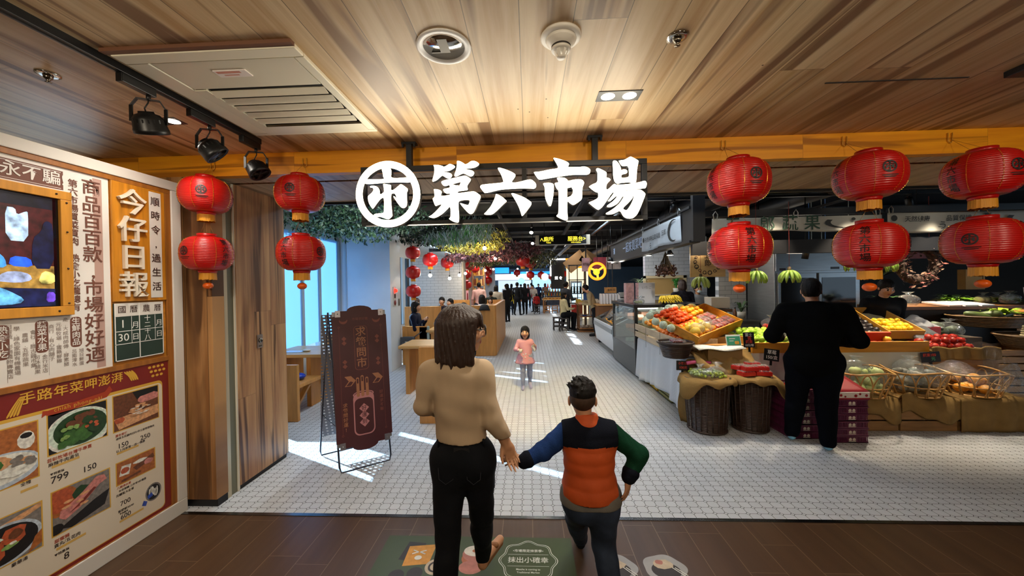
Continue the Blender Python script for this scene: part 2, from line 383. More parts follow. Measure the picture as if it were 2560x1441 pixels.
for i, (y, w) in enumerate(((4.58, .05), (5.10, .04), (5.62, .05), (6.1, .05), (6.72, .08))):
    wbox('window_1_mullion', y, y+w, .62, 2.5, frame_m, WX-.07, WX+.03)
bl = translucent('blind_translucent', '#b4d2ea', .55)
for y0, y1, z0 in ((4.10, 4.58, 1.40), (4.63, 4.97, .66), (5.14, 5.62, .70), (5.67, 6.1, .70), (6.15, 6.72, .70)):
    slab('window_1_blind', WX+.012, WX+.018, y0, y1, z0, 2.5, bl)
slab('window_1_blind', WX+.012, WX+.018, 4.97, 5.10, .62, 1.34, bl)
slab('window_1_pane', WX-.04, WX-.035, 4.1, 6.8, .62, 2.5, pane('window_glass', '#dff0fb', .03))
# white pier behind the folding sign
slab('wall_pier', -3.72, -2.63, 6.80, 7.35, 0, 3.2, white_m)
slab('trim_6', -3.50, -3.47, 6.79, 6.80, 0, 3.2, mat('pier_joint', '#b9bfc2', .6))
# booth bay beyond: window wall with close mullions, then tiled wall
for a, b_, z0, z1 in ((7.35, 12, 0, .55), (7.35, 12, 2.45, 3.3)): wbox('wall_bay', a, b_, z0, z1, white_m)
dkframe_m = mat('dark_frame', '#22262b', .5)
for k in range(14): wbox('window_2_mullion', 7.35+k*.36, 7.35+k*.36+.21, .55, 2.45, dkframe_m if k % 2 else frame_m, WX-.07, WX+.03)
slab('window_2_pane', WX-.04, WX-.035, 7.35, 12, .55, 2.45, pane('window_glass', '#dff0fb', .03))
slab('wall_tiled', -3.62, -2.03, 11.0, 11.4, 0, 2.52, subX_m)
slab('trim_7', -2.03, -1.98, 11.0, 11.4, 0, 2.52, mat('tile_edge', '#c7bfb0', .5))
slab('wall_far_left', -4.2, -4.1, 11.4, 36, 0, 3.3, mat('far_wall', '#b7b1a6', .7))
slab('wall_far_pier', -2.75, -2.2, 14.6, 15.2, 0, 2.62, mat('grey_panel', '#c9c7c0', .6))
slab('wall_far_panel', -2.28, -1.62, 17.4, 17.6, .0, 2.45, mat('blue_white_panel', '#c8d6ea', .5))
slab('wall_far', -6, 12, 36, 36.2, 0, 3.3, mat('far_end', '#8ea4b8', .7))
slab('wall_right_far', 11.9, 12, 2.6, 36, 0, 3.3, mat('right_dark', '#1a1816', .8))
# stall back walls on the right
slab('wall_stall_back', 2.80, 4.25, 8.9, 9.05, 0, 2.7, subX_m)
slab('wall_stall_side', 3.72, 4.24, 7.32, 7.45, 0, 2.7, subX_m)
slab('wall_stall_right', 5.75, 12, 8.9, 9.05, 0, 3.2, mat('stall_dark', '#2b2622', .8))
# lobby/market lighting fixtures are things further down
SIGN = {'di': [['-629,2437 -594,2435 -563,2426 -560,2420 -543,2426 -522,2438 -514,2440 -492,2431 -479,2420 -486,2410 -523,2390 -560,2390 -559,2387 -530,2383 -508,2374 -502,2364 -504,2352 -517,2341 -534,2342 -551,2352 -566,2363 -576,2358 -606,2332 -630,2323 -638,2326 -634,2343 -623,2380 -621,2410 -624,2427'], ['-469,2460 -448,2456 -424,2442 -413,2432 -394,2439 -373,2454 -353,2455 -333,2447 -318,2434 -322,2422 -354,2406 -415,2403 -420,2404 -417,2400 -388,2397 -361,2388 -351,2375 -358,2358 -372,2350 -389,2354 -422,2373 -436,2370 -463,2356 -480,2352 -487,2357 -486,2369 -474,2398 -468,2432'], ['-577,2323 -558,2331 -422,2359 -406,2356 -389,2344 -376,2334 -377,2324 -393,2302 -402,2288 -397,2262 -404,2259 -466,2253 -468,2241 -364,2252 -347,2248 -314,2223 -311,2210 -331,2170 -359,2111 -373,2100 -383,2099 -400,2109 -426,2139 -453,2172 -448,2175 -416,2164 -399,2160 -392,2165 -383,2197 -462,2191 -463,2157 -459,2080 -462,2047 -472,2043 -499,2051 -531,2071 -520,2080 -517,2092 -517,2159 -545,2129 -579,2100 -614,2082 -634,2079 -655,2083 -668,2090 -647,2098 -609,2131 -571,2172 -599,2166 -617,2158 -624,2168 -639,2212 -628,2216 -623,2229 -627,2266 -629,2274 -603,2272 -580,2263 -573,2251 -584,2224 -519,2231 -517,2241 -543,2241 -556,2250 -566,2267 -559,2274 -518,2279 -520,2299 -549,2290 -564,2296 -575,2311', '-503,2302 -443,2316 -454,2292 -478,2295']], 'liu': [['-194,2403 -182,2404 -150,2394 -109,2377 -82,2361 -76,2351 -80,2337 -107,2304 -80,2301 -45,2307 -6,2316 21,2320 35,2315 56,2295 61,2277 56,2263 46,2256 25,2258 -45,2261 -105,2260 -176,2257 -224,2247 -266,2238 -284,2238 -294,2247 -313,2273 -315,2282 -309,2291 -294,2295 -223,2300 -157,2304 -160,2322 -174,2361 -192,2391'], ['-211,2230 -194,2225 -165,2207 -139,2182 -139,2177 -160,2159 -196,2125 -226,2099 -241,2092 -268,2091 -289,2095 -290,2100 -271,2118 -243,2150 -222,2191 -211,2220'], ['-107,2230 -96,2232 -76,2225 -23,2203 18,2175 27,2165 25,2151 6,2125 -31,2079 -40,2079 -44,2097 -59,2142 -82,2187 -105,2224']], 'shi': [['175,2457 187,2457 220,2448 259,2432 278,2419 278,2408 268,2393 317,2392 350,2391 373,2395 399,2389 417,2374 418,2361 412,2345 395,2338 336,2341 284,2340 218,2332 152,2324 99,2316 82,2315 69,2324 45,2364 47,2368 86,2369 153,2382 210,2387 199,2414 183,2441'], ['104,2289 118,2294 151,2294 174,2286 177,2272 173,2213 162,2160 154,2139 147,2138 133,2155 120,2188 116,2221 117,2258 113,2271'], ['196,2323 208,2327 244,2325 264,2313 270,2301 300,2308 336,2312 362,2308 375,2293 375,2280 363,2254 362,2195 357,2175 334,2159 307,2143 297,2142 281,2154 263,2171 262,2118 265,2052 261,2040 246,2042 214,2055 187,2072 201,2083 205,2096 208,2245 198,2247 190,2262 179,2292 207,2293 204,2308', '264,2254 292,2260 302,2242 300,2219 288,2203 263,2192']], 'chang': [['456,2376 468,2381 497,2368 523,2351 524,2338 520,2317 535,2314 548,2306 548,2298 520,2272 520,2228 572,2277 583,2267 635,2268 678,2271 713,2277 746,2282 767,2289 778,2283 784,2268 777,2245 771,2238 739,2237 622,2227 622,2223 732,2234 751,2226 772,2206 773,2196 760,2164 737,2106 717,2067 691,2045 671,2042 645,2046 626,2059 607,2099 568,2077 532,2072 516,2075 514,2082 532,2091 568,2113 608,2148 633,2189 626,2192 595,2145 569,2130 549,2122 526,2121 520,2128 530,2137 562,2159 591,2190 582,2193 556,2169 543,2160 525,2160 540,2176 571,2216 560,2219 524,2167 494,2125 470,2106 461,2106 441,2120 404,2152 406,2157 439,2169 468,2185 466,2220 456,2220 436,2232 407,2257 409,2262 430,2275 463,2287 464,2336 463,2353 455,2366', '685,2193 694,2190 696,2175 679,2137 656,2101 643,2098 622,2110 663,2147 689,2176 691,2184'], ['563,2420 573,2428 589,2424 605,2404 616,2381 617,2361 630,2367 646,2367 659,2357 658,2344 646,2337 619,2333 618,2309 665,2315 669,2327 666,2389 637,2387 621,2389 602,2421 605,2426 638,2428 657,2438 677,2449 686,2448 730,2423 731,2413 721,2368 717,2309 713,2277 681,2273 671,2281 610,2278 600,2272 587,2274 574,2287 566,2317 565,2373']], 'logo': [['-720,2242 -722,2271 -727,2300 -736,2328 -748,2355 -763,2380 -782,2402 -803,2422 -827,2439 -853,2453 -880,2463 -908,2470 -937,2473 -966,2472 -995,2467 -1023,2458 -1049,2446 -1074,2431 -1096,2412 -1116,2390 -1133,2366 -1146,2340 -1156,2313 -1162,2284 -1165,2255 -1164,2225 -1159,2196 -1150,2168 -1137,2141 -1121,2116 -1103,2093 -1081,2073 -1057,2057 -1031,2043 -1004,2033 -975,2026 -946,2024 -917,2025 -889,2030 -861,2039 -835,2051 -810,2067 -788,2086 -769,2107 -752,2131 -739,2157 -729,2184 -723,2213', '-769,2244 -770,2267 -774,2290 -781,2312 -791,2333 -803,2352 -818,2370 -834,2386 -853,2399 -873,2410 -894,2418 -917,2423 -939,2425 -962,2425 -984,2421 -1006,2414 -1027,2404 -1046,2392 -1064,2378 -1079,2361 -1092,2342 -1103,2321 -1110,2300 -1115,2277 -1117,2254 -1116,2231 -1112,2208 -1105,2186 -1096,2165 -1083,2145 -1069,2127 -1052,2112 -1033,2098 -1013,2088 -991,2080 -969,2075 -946,2073 -924,2074 -901,2077 -879,2084 -859,2094 -840,2106 -822,2121 -807,2138 -794,2157 -784,2177 -776,2199 -771,2221'], ['-1108,2317 -964,2325 -862,2327 -779,2320 -793,2359 -804,2358 -921,2354 -915,2393 -916,2410 -922,2423 -938,2431 -984,2425 -975,2391 -973,2366 -963,2351 -1029,2351 -1096,2355'], ['-975,2318 -964,2319 -922,2311 -919,2304 -921,2272 -899,2278 -859,2311 -850,2314 -830,2301 -805,2281 -805,2268 -813,2254 -812,2208 -811,2183 -818,2158 -837,2150 -851,2154 -869,2174 -900,2221 -906,2232 -900,2235 -891,2226 -883,2214 -886,2231 -894,2250 -903,2253 -921,2250 -921,2186 -914,2107 -916,2097 -936,2079 -951,2078 -976,2089 -1001,2097 -1019,2094 -1048,2107 -1034,2118 -1004,2120 -979,2122 -972,2130 -969,2230 -995,2217 -1018,2189 -1046,2152 -1053,2154 -1076,2190 -1083,2233 -1078,2242 -1053,2261 -1041,2279 -1045,2295 -1066,2297 -1064,2308 -1033,2308 -1012,2299 -998,2277 -998,2245 -969,2262 -969,2280 -972,2302']]}
def dec(l): return [tuple(int(q)/1000 for q in p.split(',')) for p in l.split()]
# ------------------------------------------------------------------ the lit hanging sign
glow_m = mat('lit_letter_face', '#fff6dc', .5, emit=5.0, ecol='#fff0cf'); rim_m = mat('letter_side', '#4a4740', .4, .4)
sg = thing('hanging_sign', 'big black-framed hanging sign with glowing white brush characters and round emblem over the entrance', 'sign', (-.18, 2.5, 2.62))
mb = MB(); YS0, YS1 = 2.485, 2.515; zt = lambda x: 2.435 - .012*(x+1.13)
mb.box(-1.155, .805, YS0, YS1, 2.420, 2.455); mb.box(-1.155, .805, YS0, YS1, 2.045, 2.075); mb.box(-1.155, -1.12, YS0, YS1, 2.075, 2.42)
mb.box(.77, .805, YS0, YS1, 2.075, 2.42); mb.box(-.035, -.004, YS0, YS1, 2.075, 2.42); mb.box(-1.12, .77, YS0+.012, YS1-.006, 2.25, 2.262)
mb.build('frame', black_m, sg, bevel=.002)
mb = MB(); mb.box(-1.12, .77, 2.478, 2.487, 2.040, 2.047); mb.build('bottom_rail', steel_m, sg)
for x in (-.815, .462):
    mb = MB(); mb.box(x-.019, x+.019, 2.49, 2.528, 2.455, 2.62); mb.build('post', black_m, sg)
    mb = MB(); mb.box(x-.05, x+.05, 2.485, 2.535, 2.606, 2.62)
    for dx in (-.04, .04): mb.ell((x+dx, 2.495, 2.60), .008, n=8, k=6); mb.box(x+dx-.006, x+dx+.006, 2.483, 2.497, 2.585, 2.606)
    mb.build('bracket', black_m, sg)
def letter(name, polys, par):
    mb = MB(); F = front(0, 2.455, 0)
    for poly in polys:
        lp = [smooth_loop(dec(l), 2) if len(dec(l)) > 8 and len(dec(l)) != 48 else dec(l) for l in poly]
        mb.poly(lp, .038, 1, F, -.012); mb.poly(lp, 0, 0, F, .0265)
    mb.build(name, [glow_m, rim_m], par)
for nm, key in (('emblem', 'logo'), ('character', 'di'), ('character', 'liu'), ('character', 'shi'), ('character', 'chang')): letter(nm, SIGN[key], sg)
lamp('sign_glow', 'AREA', (-.18, 2.40, 2.24), 9, (1, .95, .84), target=(-.18, 0, 2.2), shape='RECTANGLE', size=1.8, size_y=.36)
# ------------------------------------------------------------------ ceiling fixtures near the camera
blackm = mat('black_metal', '#131314', .38, .2); cream_m = mat('cream_plastic', '#e4dcc4', .45)
hot_m = mat('lamp_glass_lit', '#fff7e8', .3, emit=30., ecol='#fff2dc')
t = thing('light_track', 'long black ceiling light track carrying three spotlights', 'light track', (-1.78, 1.6, 2.62))
MB().box(-1.802, -1.766, .2, 2.36, 2.585, 2.62).build('rail', blackm, t, bevel=.002); mb = MB(); mb.box(-1.788, -1.780, .22, 2.34, 2.583, 2.586); mb.build('slot', mat('dark_slot', '#050505', .8), t)
def spot(y, tilt, pan, lit, label, yk):
    s = thing('track_spotlight', label, 'spotlight', (-1.784, y, 2.585), 0, 'track spotlights')
    MB().box(-1.80, -1.768, y-.075, y+.075, 2.545, 2.585).build('adapter', blackm, s, bevel=.003)
    c = Vector((-1.784, y+.05, 2.42)); Rm = Matrix.Translation(c) @ Euler((tilt, 0, pan)).to_matrix().to_4x4()
    mb = MB(); yw = .062
    Yk = Matrix.Translation(c) @ Euler((0, 0, yk)).to_matrix().to_4x4()
    for sx in (-1, 1): mb.beam(Yk @ Vector((sx*yw, 0, -.005)), Yk @ Vector((sx*yw, 0, .07)), .016, .005); mb.beam(Yk @ Vector((sx*yw, 0, .068)), Yk @ Vector((sx*.04, 0, .105)), .016, .005)
    mb.beam(Yk @ Vector((-.042, 0, .104)), Yk @ Vector((.042, 0, .104)), .016, .005); mb.tube([Yk @ Vector((0, 0, .1)), (-1.784, y+.05, 2.55)], .009, 8)
    mb.build('yoke', blackm, s)
    mb = MB(); mb.lathe([(.0, .045), (.028, .046), (.030, .036), (.046, .03), (.058, .012), (.064, -.03), (.066, -.034), (.066, -.052), (.060, -.055), (.058, -.046)], 28, 0, Rm)
    for k in range(18): a = 2*PI*k/18; mb.box(.0575, .0600, -.003, .003, -.010, .012, 0, Rm @ Matrix.Rotation(a, 4, 'Z'))
    mb.build('lamp_head', blackm, s)
    mb = MB(); mb.lathe([(.0, -.047), (.058, -.047)], 24, 0, Rm); mb.build('lens', hot_m if lit else mat('lens_dark', '#55524a', .2), s)
    mb = MB(); mb.tube([c+Vector((0, 0, .11)), c+Vector((.02, -.02, .08)), c+Vector((.012, -.03, .05)), Rm @ Vector((0, 0, .04))], .003, 6); mb.build('cable', blackm, s)
    return Rm
spot(1.60, .42, .25, True, 'black track spotlight with its lamp lit, nearest to the viewer', .5)
spot(1.93, -.75, 2.2, False, 'middle black track spotlight, turned away to the wall', .3)
spot(2.28, .55, -1.5, False, 'farthest black track spotlight, above the left lanterns', .35)
lamp('track_spot_light', 'SPOT', (-1.77, 1.67, 2.36), 30, NEUT, target=(-2.2, 2.05, 1.1), spot_size=1.5, spot_blend=.8, shadow_soft_size=.05)
# air conditioner panel in the ceiling
a = thing('air_conditioner', 'cream ceiling air conditioner grille with slats beside the light track', 'air conditioner', (-1.33, 1.85, 2.62))
x0, x1, y0, y1 = -1.725, -.935, 1.445, 2.262
mb = MB(); z0, z1 = 2.600, 2.62
mb.box(x0, x1, y0, y0+.06, z0, z1); mb.box(x0, x0+.10, y0+.06, y1-.035, z0, z1); mb.box(x1-.045, x1, y0+.06, y1-.035, z0, z1); mb.box(x0, x1, y1-.035, y1, z0, z1)
mb.build('frame', cream_m, a, bevel=.004)
MB().box(x0+.105, x1-.05, y0+.065, y0+.275, 2.603, 2.618).build('access_panel', mat('cream_plastic2', '#d9d2bb', .4), a, bevel=.002)
MB().box(x0+.10, x1-.045, y0+.28, y1-.03, 2.617, 2.6195).build('duct', mat('duct_dark', '#1d1a14', .8), a)
for k in range(5): M = TR(0, y0+.32+k*.075, 2.600, rx=-.26); MB().box(x0+.16, x1-.05, -.022, .022, -.002, .002, 0, M).build('slat', cream_m, a)
mb = MB(); mb.box(x0+.10, x0+.16, y0+.28, y1-.125, 2.598, 2.612); mb.box(x0+.10, x1-.045, y1-.125, y1-.03, 2.598, 2.612); mb.build('inner_lip', mat('cream_plastic2', '#d9d2bb', .4), a)
MB().box(-1.40, -1.25, 1.575, 1.625, 2.5985, 2.603).build('notice_label', mat('label_white', '#e9dfd8', .5), a)
mb = MB(); mb.box(-1.39, -1.28, 1.58, 1.595, 2.598, 2.5985); mb.box(-1.37, -1.30, 1.605, 1.612, 2.598, 2.5985); mb.build('label_print', mat('label_red', '#c98a78', .5), a)
MB().box(x0-.02, x1, 1.42, 1.445, 2.605, 2.62).build('trim_strip', mat('brown_strip', '#6b452f', .5), a)
# open downlight housing
h = thing('downlight_housing', 'empty round downlight housing with white rim, its reflector dark inside', 'downlight', (-.338, 1.515, 2.62)); M = TR(-.338, 1.515, 2.62)
MB().lathe([(.112, 0), (.114, -.005), (.106, -.009), (.088, -.006), (.086, .0)], 36, 0, M).build('rim', mat('white_rim', '#e6e3df', .35), h)
MB().lathe([(.087, -.001), (.086, .05), (.070, .09)], 30, 0, M).build('reflector', mat('reflector', '#b9b7b2', .12, 1.), h)
MB().lathe([(.087, -.0005), (.0, -.0002)], 30, 0, M).build('opening', mat('hole_dark', '#171411', .7), h)
mb = MB(); mb.box(-.02, .02, -.05, .03, -.003, -.001, 0, M); mb.box(-.06, .02, .03, .036, -.003, -.001, 0, M); mb.build('lamp_holder', mat('holder_grey', '#4a453e', .4, .6), h)
mb = MB(); mb.lathe([(.086, -.0012), (.080, -.0012), (.074, -.0011)], 30, 0, M, a0=PI*1.08, a1=PI*1.92); mb.build('reflector_gleam', mat('reflector', '#b9b7b2', .12, 1.), h)
# smoke detector
s = thing('smoke_detector', 'white smoke detector on the ceiling between downlight and sprinkler', 'smoke detector', (.145, 1.483, 2.62)); M = TR(.145, 1.483, 2.62)
wp = mat('white_plastic', '#ece6da', .4)
MB().lathe([(.0, 0), (.080, 0), (.082, -.008), (.076, -.014), (.062, -.016)], 36, 0, M).build('base', wp, s)
MB().lathe([(.062, -.016), (.058, -.026), (.048, -.034), (.040, -.044)], 32, 0, M).build('body', wp, s)
MB().lathe([(.039, -.044), (.036, -.052)], 28, 0, M).build('vent_ring', mat('vent_dark', '#2b2522', .6), s)
mb = MB(); mb.lathe([(.040, -.052), (.038, -.060), (.030, -.062)], 28, 0, M)
for k in range(6): q = 2*PI*k/6; mb.beam(M @ Vector((.028*math.cos(q), .028*math.sin(q), -.06)), M @ Vector((.016*math.cos(q), .016*math.sin(q), -.086)), .012, .003)
mb.lathe([(.018, -.084), (.016, -.090), (.0, -.091)], 20, 0, M); mb.build('sensor_cage', wp, s)
# sprinkler heads
def sprinkler(x, y, lab):
    s = thing('fire_sprinkler', lab, 'sprinkler', (x, y, 2.62)); M = TR(x, y, 2.62)
    MB().lathe([(.0, 0), (.040, 0), (.041, -.004), (.030, -.007), (.016, -.006)], 28, 0, M).build('escutcheon', mat('chrome', '#cfcac0', .15, 1.), s)
    MB().lathe([(.017, -.006), (.015, -.02), (.008, -.026), (.005, -.036), (.012, -.037), (.0, -.039)], 20, 0, M).build('nozzle', mat('chrome_dark', '#8b8478', .2, 1.), s)
sprinkler(.62, 1.522, 'small chrome fire sprinkler in the ceiling right of the smoke detector')
sprinkler(-2.18, 1.574, 'dark small sprinkler in the ceiling left of the light track')
def twin(xc, yc, w, d, label, e, tgt=None):
    t = thing('twin_downlight', label, 'downlight', (xc, yc, 2.62)); M = TR(xc, yc, 2.62)
    MB().box(-w/2, w/2, -d/2, d/2, -.003, .0, 0, M).build('trim_plate', blackm, t, bevel=.001)
    for sx in (-1, 1):
        mb = MB(); mb.lathe([(.036, -.0032), (.033, -.0045), (.0, -.006)], 24, 0, M @ Matrix.Translation((sx*w*.25, 0, 0))); mb.build('lamp', hot_m, t)
        lamp('downlight_beam', 'SPOT', (xc+sx*w*.25, yc, 2.60), e, NEUT, target=tgt or (xc+sx*.06, yc, 0), spot_size=2.95, spot_blend=1., shadow_soft_size=.04)
twin(.495, 1.975, .228, .104, 'black twin downlight with two lit lamps in the ceiling before the sign', 34)
twin(-2.13, 2.06, .2, .09, 'black twin downlight above the left notice board, half hidden by a spotlight', 13)
struct(MB().box(1.52, 2.21, 1.926, 1.934, 2.617, 2.62).build('ceiling_slot', black_m))
tag(MB().box(2.335, 2.45, 1.82, 1.90, 2.59, 2.62).build('ceiling_box', blackm, bevel=.003), 'small black box on the ceiling at the far right edge', 'ceiling box')
mb = MB()
for x, y in ((.02, 2.12), (.11, 1.98), (-.045, 2.08), (.13, 2.2), (-.5, 2.3), (1.1, 1.75)): mb.lathe([(0, -.0008), (.004, -.0005), (.0045, 0)], 8, 0, TR(x, y, 2.62))
struct(mb.build('ceiling_screws', mat('screw_dark', '#3a2a1c', .5)))

# ------------------------------------------------------------------ paper lanterns
red_m = mat('lantern_red', '#bd120e', .32, spec=.6, noise=.06, nscale=3); cap_m = mat('lantern_cap', '#b3120e', .3)
gold_m = mat('gold_thread', '#e0a92e', .3, .6); fringe_m = mat('gold_fringe', '#dd961a', .5, bmp=.4, bscale=300, stretch=(1, 1, .02)); ink_m = mat('ink', '#140d0d', .5)
bead_m = mat('orange_bead', '#e8641a', .3); cord_m = mat('cord', '#3a2a20', .6); red_em = translucent('lantern_red_far', '#d81a12', .35)
def lant_r(z, Rr, Hh): q = max(0., 1-abs(z/Hh)**2.35); return Rr*(.40+.60*q**.52)
LOGO_POLYS = [[dec(l) for l in poly] for poly in SIGN['logo']]
def lantern(name, label, x, y, z, Rr, Hh, rot, bead, cord_to, group, detail=True, tassel=False):
    t = thing(name, label, 'lantern', (x, y, z), 0, group)
    ribs = 22 if detail else 1; prof = []; n = ribs*3 if detail else 12
    for i in range(n+1):
        zz = -Hh+2*Hh*i/n; r = lant_r(zz, Rr, Hh)
        prof.append((r - (.0042*Rr/.17 if detail and i % 3 == 0 else 0), zz))
    M = TR(x, y, z)
    MB().lathe(prof, 48 if detail else 20, 0, M).build('lantern_body', red_m, t)
    MB().lathe([(Rr*.34, Hh-.004), (Rr*.37, Hh-.004), (Rr*.37, Hh+.022*Rr/.17), (Rr*.33, Hh+.022*Rr/.17), (Rr*.33, Hh)], 24, 0, M).build('top_ring', cap_m, t)
    MB().lathe([(Rr*.33, -Hh), (Rr*.37, -Hh+.004), (Rr*.33, -Hh-.02*Rr/.17), (Rr*.30, -Hh-.02*Rr/.17)], 24, 0, M).build('bottom_ring', cap_m, t)
    mb = MB(); m = 40 if detail else 14; fh = .058*Rr/.17
    vs = []; fs = []
    for j in range(m):
        a = 2*PI*j/m; rr = Rr*(.315+.018*R.random()); h2 = fh*(.92+.14*R.random())
        vs += [(rr*math.cos(a), rr*math.sin(a), -Hh-.015*Rr/.17), (rr*1.03*math.cos(a), rr*1.03*math.sin(a), -Hh-.015*Rr/.17-h2)]
    for j in range(m): b = 2*j; c = 2*((j+1) % m); fs.append((b, b+1, c+1, c))
    mb.add(vs, fs, 0, False, M); mb.build('fringe', fringe_m, t)
    face = math.atan2(-y, -x)  # direction of the camera
    if detail:
        for k in range(8):
            mb = MB(); a = face + rot + (k+.5)*PI/4
            for i in range(26):
                zz = -Hh*.86+Hh*1.72*(i+.2)/26; z2 = zz+Hh*1.72/26*.5
                mb.beam((x+(lant_r(zz, Rr, Hh)+.001)*math.cos(a), y+(lant_r(zz, Rr, Hh)+.001)*math.sin(a), z+zz), (x+(lant_r(z2, Rr, Hh)+.001)*math.cos(a), y+(lant_r(z2, Rr, Hh)+.001)*math.sin(a), z+z2), .0028, .0028)
            mb.build('gold_thread', gold_m, t)
        def wrap(V, a0, k=1.):
            out = []
            for v in V:
                r = lant_r(v[1], Rr, Hh)+.0022; a = a0 + v[0]/max(r, Rr*.6); out.append((x+r*math.cos(a), y+r*math.sin(a), z+v[1]))
            return out
        sz = Rr*.30
        for q in range(4):
            a0 = face + rot + q*PI/2
            if q % 2 == 0:
                mb = MB(); s = Rr*.19/.215
                for poly in LOGO_POLYS:
                    tmp = MB(); lp = [[((px+.911)*s, (pz-2.228)*s+Hh*.06) for px, pz in l] for l in poly]
                    if len(lp) == 1 and len(lp[0]) > 17: tmp.poly(lp, 0)
                    else: tmp.poly(lp, 0)
                    mb.add(wrap(tmp.v, a0), tmp.f)
                for (w_, zz) in ((.22, -.30), (.16, -.37)): mb.add(wrap([(-w_*Rr, zz*Hh, 0), (0, zz*Hh, 0), (w_*Rr, zz*Hh, 0), (w_*Rr, (zz+.035)*Hh, 0), (0, (zz+.035)*Hh, 0), (-w_*Rr, (zz+.035)*Hh, 0)], a0), [(0, 1, 4, 5), (1, 2, 3, 4)])
                mb.build('emblem', ink_m, t)
            else:
                V, F = text_mesh('第六市場', sz, .022, 0., vertical=True, line=1.02); mb = MB(); mb.add(wrap(V, a0), F); mb.build('lettering', ink_m, t)
    if cord_to:
        mb = MB()
        for sx in (-1, 1): mb.tube([(x+sx*Rr*.34, y, z+Hh+.015), (cord_to[0], cord_to[1], cord_to[2])], .0011, 5)
        mb.build('cord', mat('thread_gold', '#a8702a', .5), t)
    if bead:
        mb = MB(); mb.tube([(x, y, z-Hh), (x, y, z-Hh-.10*Rr/.17)], .0015, 5); mb.build('bead_cord', cord_m, t)
        mb = MB(); mb.ell((x, y, z-Hh-.118*Rr/.17), (Rr*.2, Rr*.2, Rr*.155), n=18, k=12); mb.build('bead', bead_m, t)
    if tassel:
        mb = MB(); mb.tube([(x, y, z-Hh), (x, y, z-Hh-.16)], .004, 6); mb.lathe([(.012, -.16), (.020, -.19), (.026, -.62), (.0, -.62)], 12, 0, TR(x, y, z-Hh)); mb.build('tassel', mat('tassel_red', '#b0120f', .6), t)
    return t
G2 = 'big red lanterns over the entrance'
def d(a): return math.radians(a)
RL, HL, RR, HR = .158, .122, .180, .138
yl, yr = 2.53, 2.42
def hooked(x, y, z, hk, lab):
    h = tag(MB().tube([(x-.014, hk, z+.02), (x-.014, hk, z-.035), (x, hk-.004, z-.05), (x+.014, hk, z-.035), (x+.014, hk, z+.02)], .003, 6).build('adhesive_hook', mat('clear_hook', '#cf9a3c', .25)), lab, 'hook', group='clear hooks on the beam')
names = ['first', 'second', 'third']
for i, (x, zu, zl, lu, ll, where) in enumerate(((-2.318, 2.302, 1.882, d(-8), d(-50), 'leftmost column'), (-1.618, 2.291, 1.868, d(-22), d(48), 'second column from the left'))):
    lantern('paper_lantern', f'gold threaded red lantern, upper one of the {where}', x, yl, zu, RL, HL, lu, False, (x, 2.585, 2.53), G2)
    lantern('paper_lantern', f'red lantern with orange bead below, lower one of the {where}', x, yl, zl, RL, HL, ll, True, (x, yl, zu-HL-.05), G2)
    hooked(x, 2.58, 2.55, 2.592, f'clear adhesive hook on the beam above the {where} of lanterns')
for i, (x, zu, zl, lu, ll, where) in enumerate(((1.36, 2.256, 1.835, d(33), d(-68), 'column just right of the sign'), (2.166, 2.272, 1.831, d(32), d(84), 'middle column right of the sign'), (2.848, 2.262, 1.841, d(48), d(-14), 'rightmost column at the picture edge'))):
    lantern('paper_lantern', f'red lantern with gold fringe, upper one of the {where}', x, yr, zu, RR, HR, lu, False, (x, 2.585, 2.545), G2)
    lantern('paper_lantern', f'red lantern with orange bead below, lower one of the {where}', x, yr, zl, RR, HR, ll, True, (x, yr, zu-HR-.05), G2)
    hooked(x, 2.58, 2.575, 2.592, f'clear adhesive hook on the beam above the lanterns, {where}')
# ------------------------------------------------------------------ notice board wall on the left (plane x = -2.54, faces +X)
KX = -2.555
def KF(y, z, d=0.): return FR((KX+d, y, z), (0, 1, 0), (0, 0, 1))
def kquad(mb, y0, y1, z0, z1, d, mi=0, th=.0): # flat or thick rectangle on the board
    if th: mb.box(KX+d, KX+d+th, y0, y1, z0, z1, mi)
    else: mb.add([(KX+d, y0, z0), (KX+d, y1, z0), (KX+d, y1, z1), (KX+d, y0, z1)], [(0, 1, 2, 3)], mi)
    return mb
def kpoly(mb, loops, d, mi=0): mb.poly(loops, 0, mi, KF(0, 0, d)); return mb
kwhite = mat('board_white', '#d9d4cb', .55); kwood = mat('board_wood', '#bd7a26', .45, noise=.25, nscale=2.5, stretch=(1, 1, 14), bmp=.04); kwood2 = mat('board_wood2', '#9a5f22', .45, noise=.25, nscale=2.5, stretch=(1, 14, 1))
brown_m = mat('print_brown', '#6f4436', .6); pinkb = mat('print_pinkbrown', '#b8968a', .6); greyt = mat('print_grey', '#8f8078', .6); paper_m = mat('board_paper', '#e4dfd8', .6)
nb = thing('notice_board', 'tall white framed market notice board covering the left wall beside the wooden panel', 'notice board', (KX, 1.9, 0))
mb = MB(); mb.box(KX-.12, KX, 1.2, 2.555, 0, .10); mb.box(KX-.02, KX+.02, 2.485, 2.555, .10, 2.335); mb.box(KX-.12, KX+.02, 1.2, 2.555, 2.335, 2.40); mb.box(KX, KX+.02, 1.2, 2.555, 0, .10)
mb.build('outer_frame', kwhite, nb, bevel=.004)
mb = MB(); kquad(mb, 2.445, 2.485, .105, 2.305, 0, 0, .012); kquad(mb, 1.2, 2.485, 2.305, 2.335, 0, 0, .012); kquad(mb, 1.2, 2.445, 1.13, 1.162, 0, 0, .014); kquad(mb, 1.2, 2.485, .10, .105, 0, 0, .012); mb.build('wood_frame', kwood2, nb, bevel=.002)
kquad(MB(), 1.2, 2.11, 1.16, 2.31, -.01, 0, .011).build('paper_sheet', paper_m, nb)
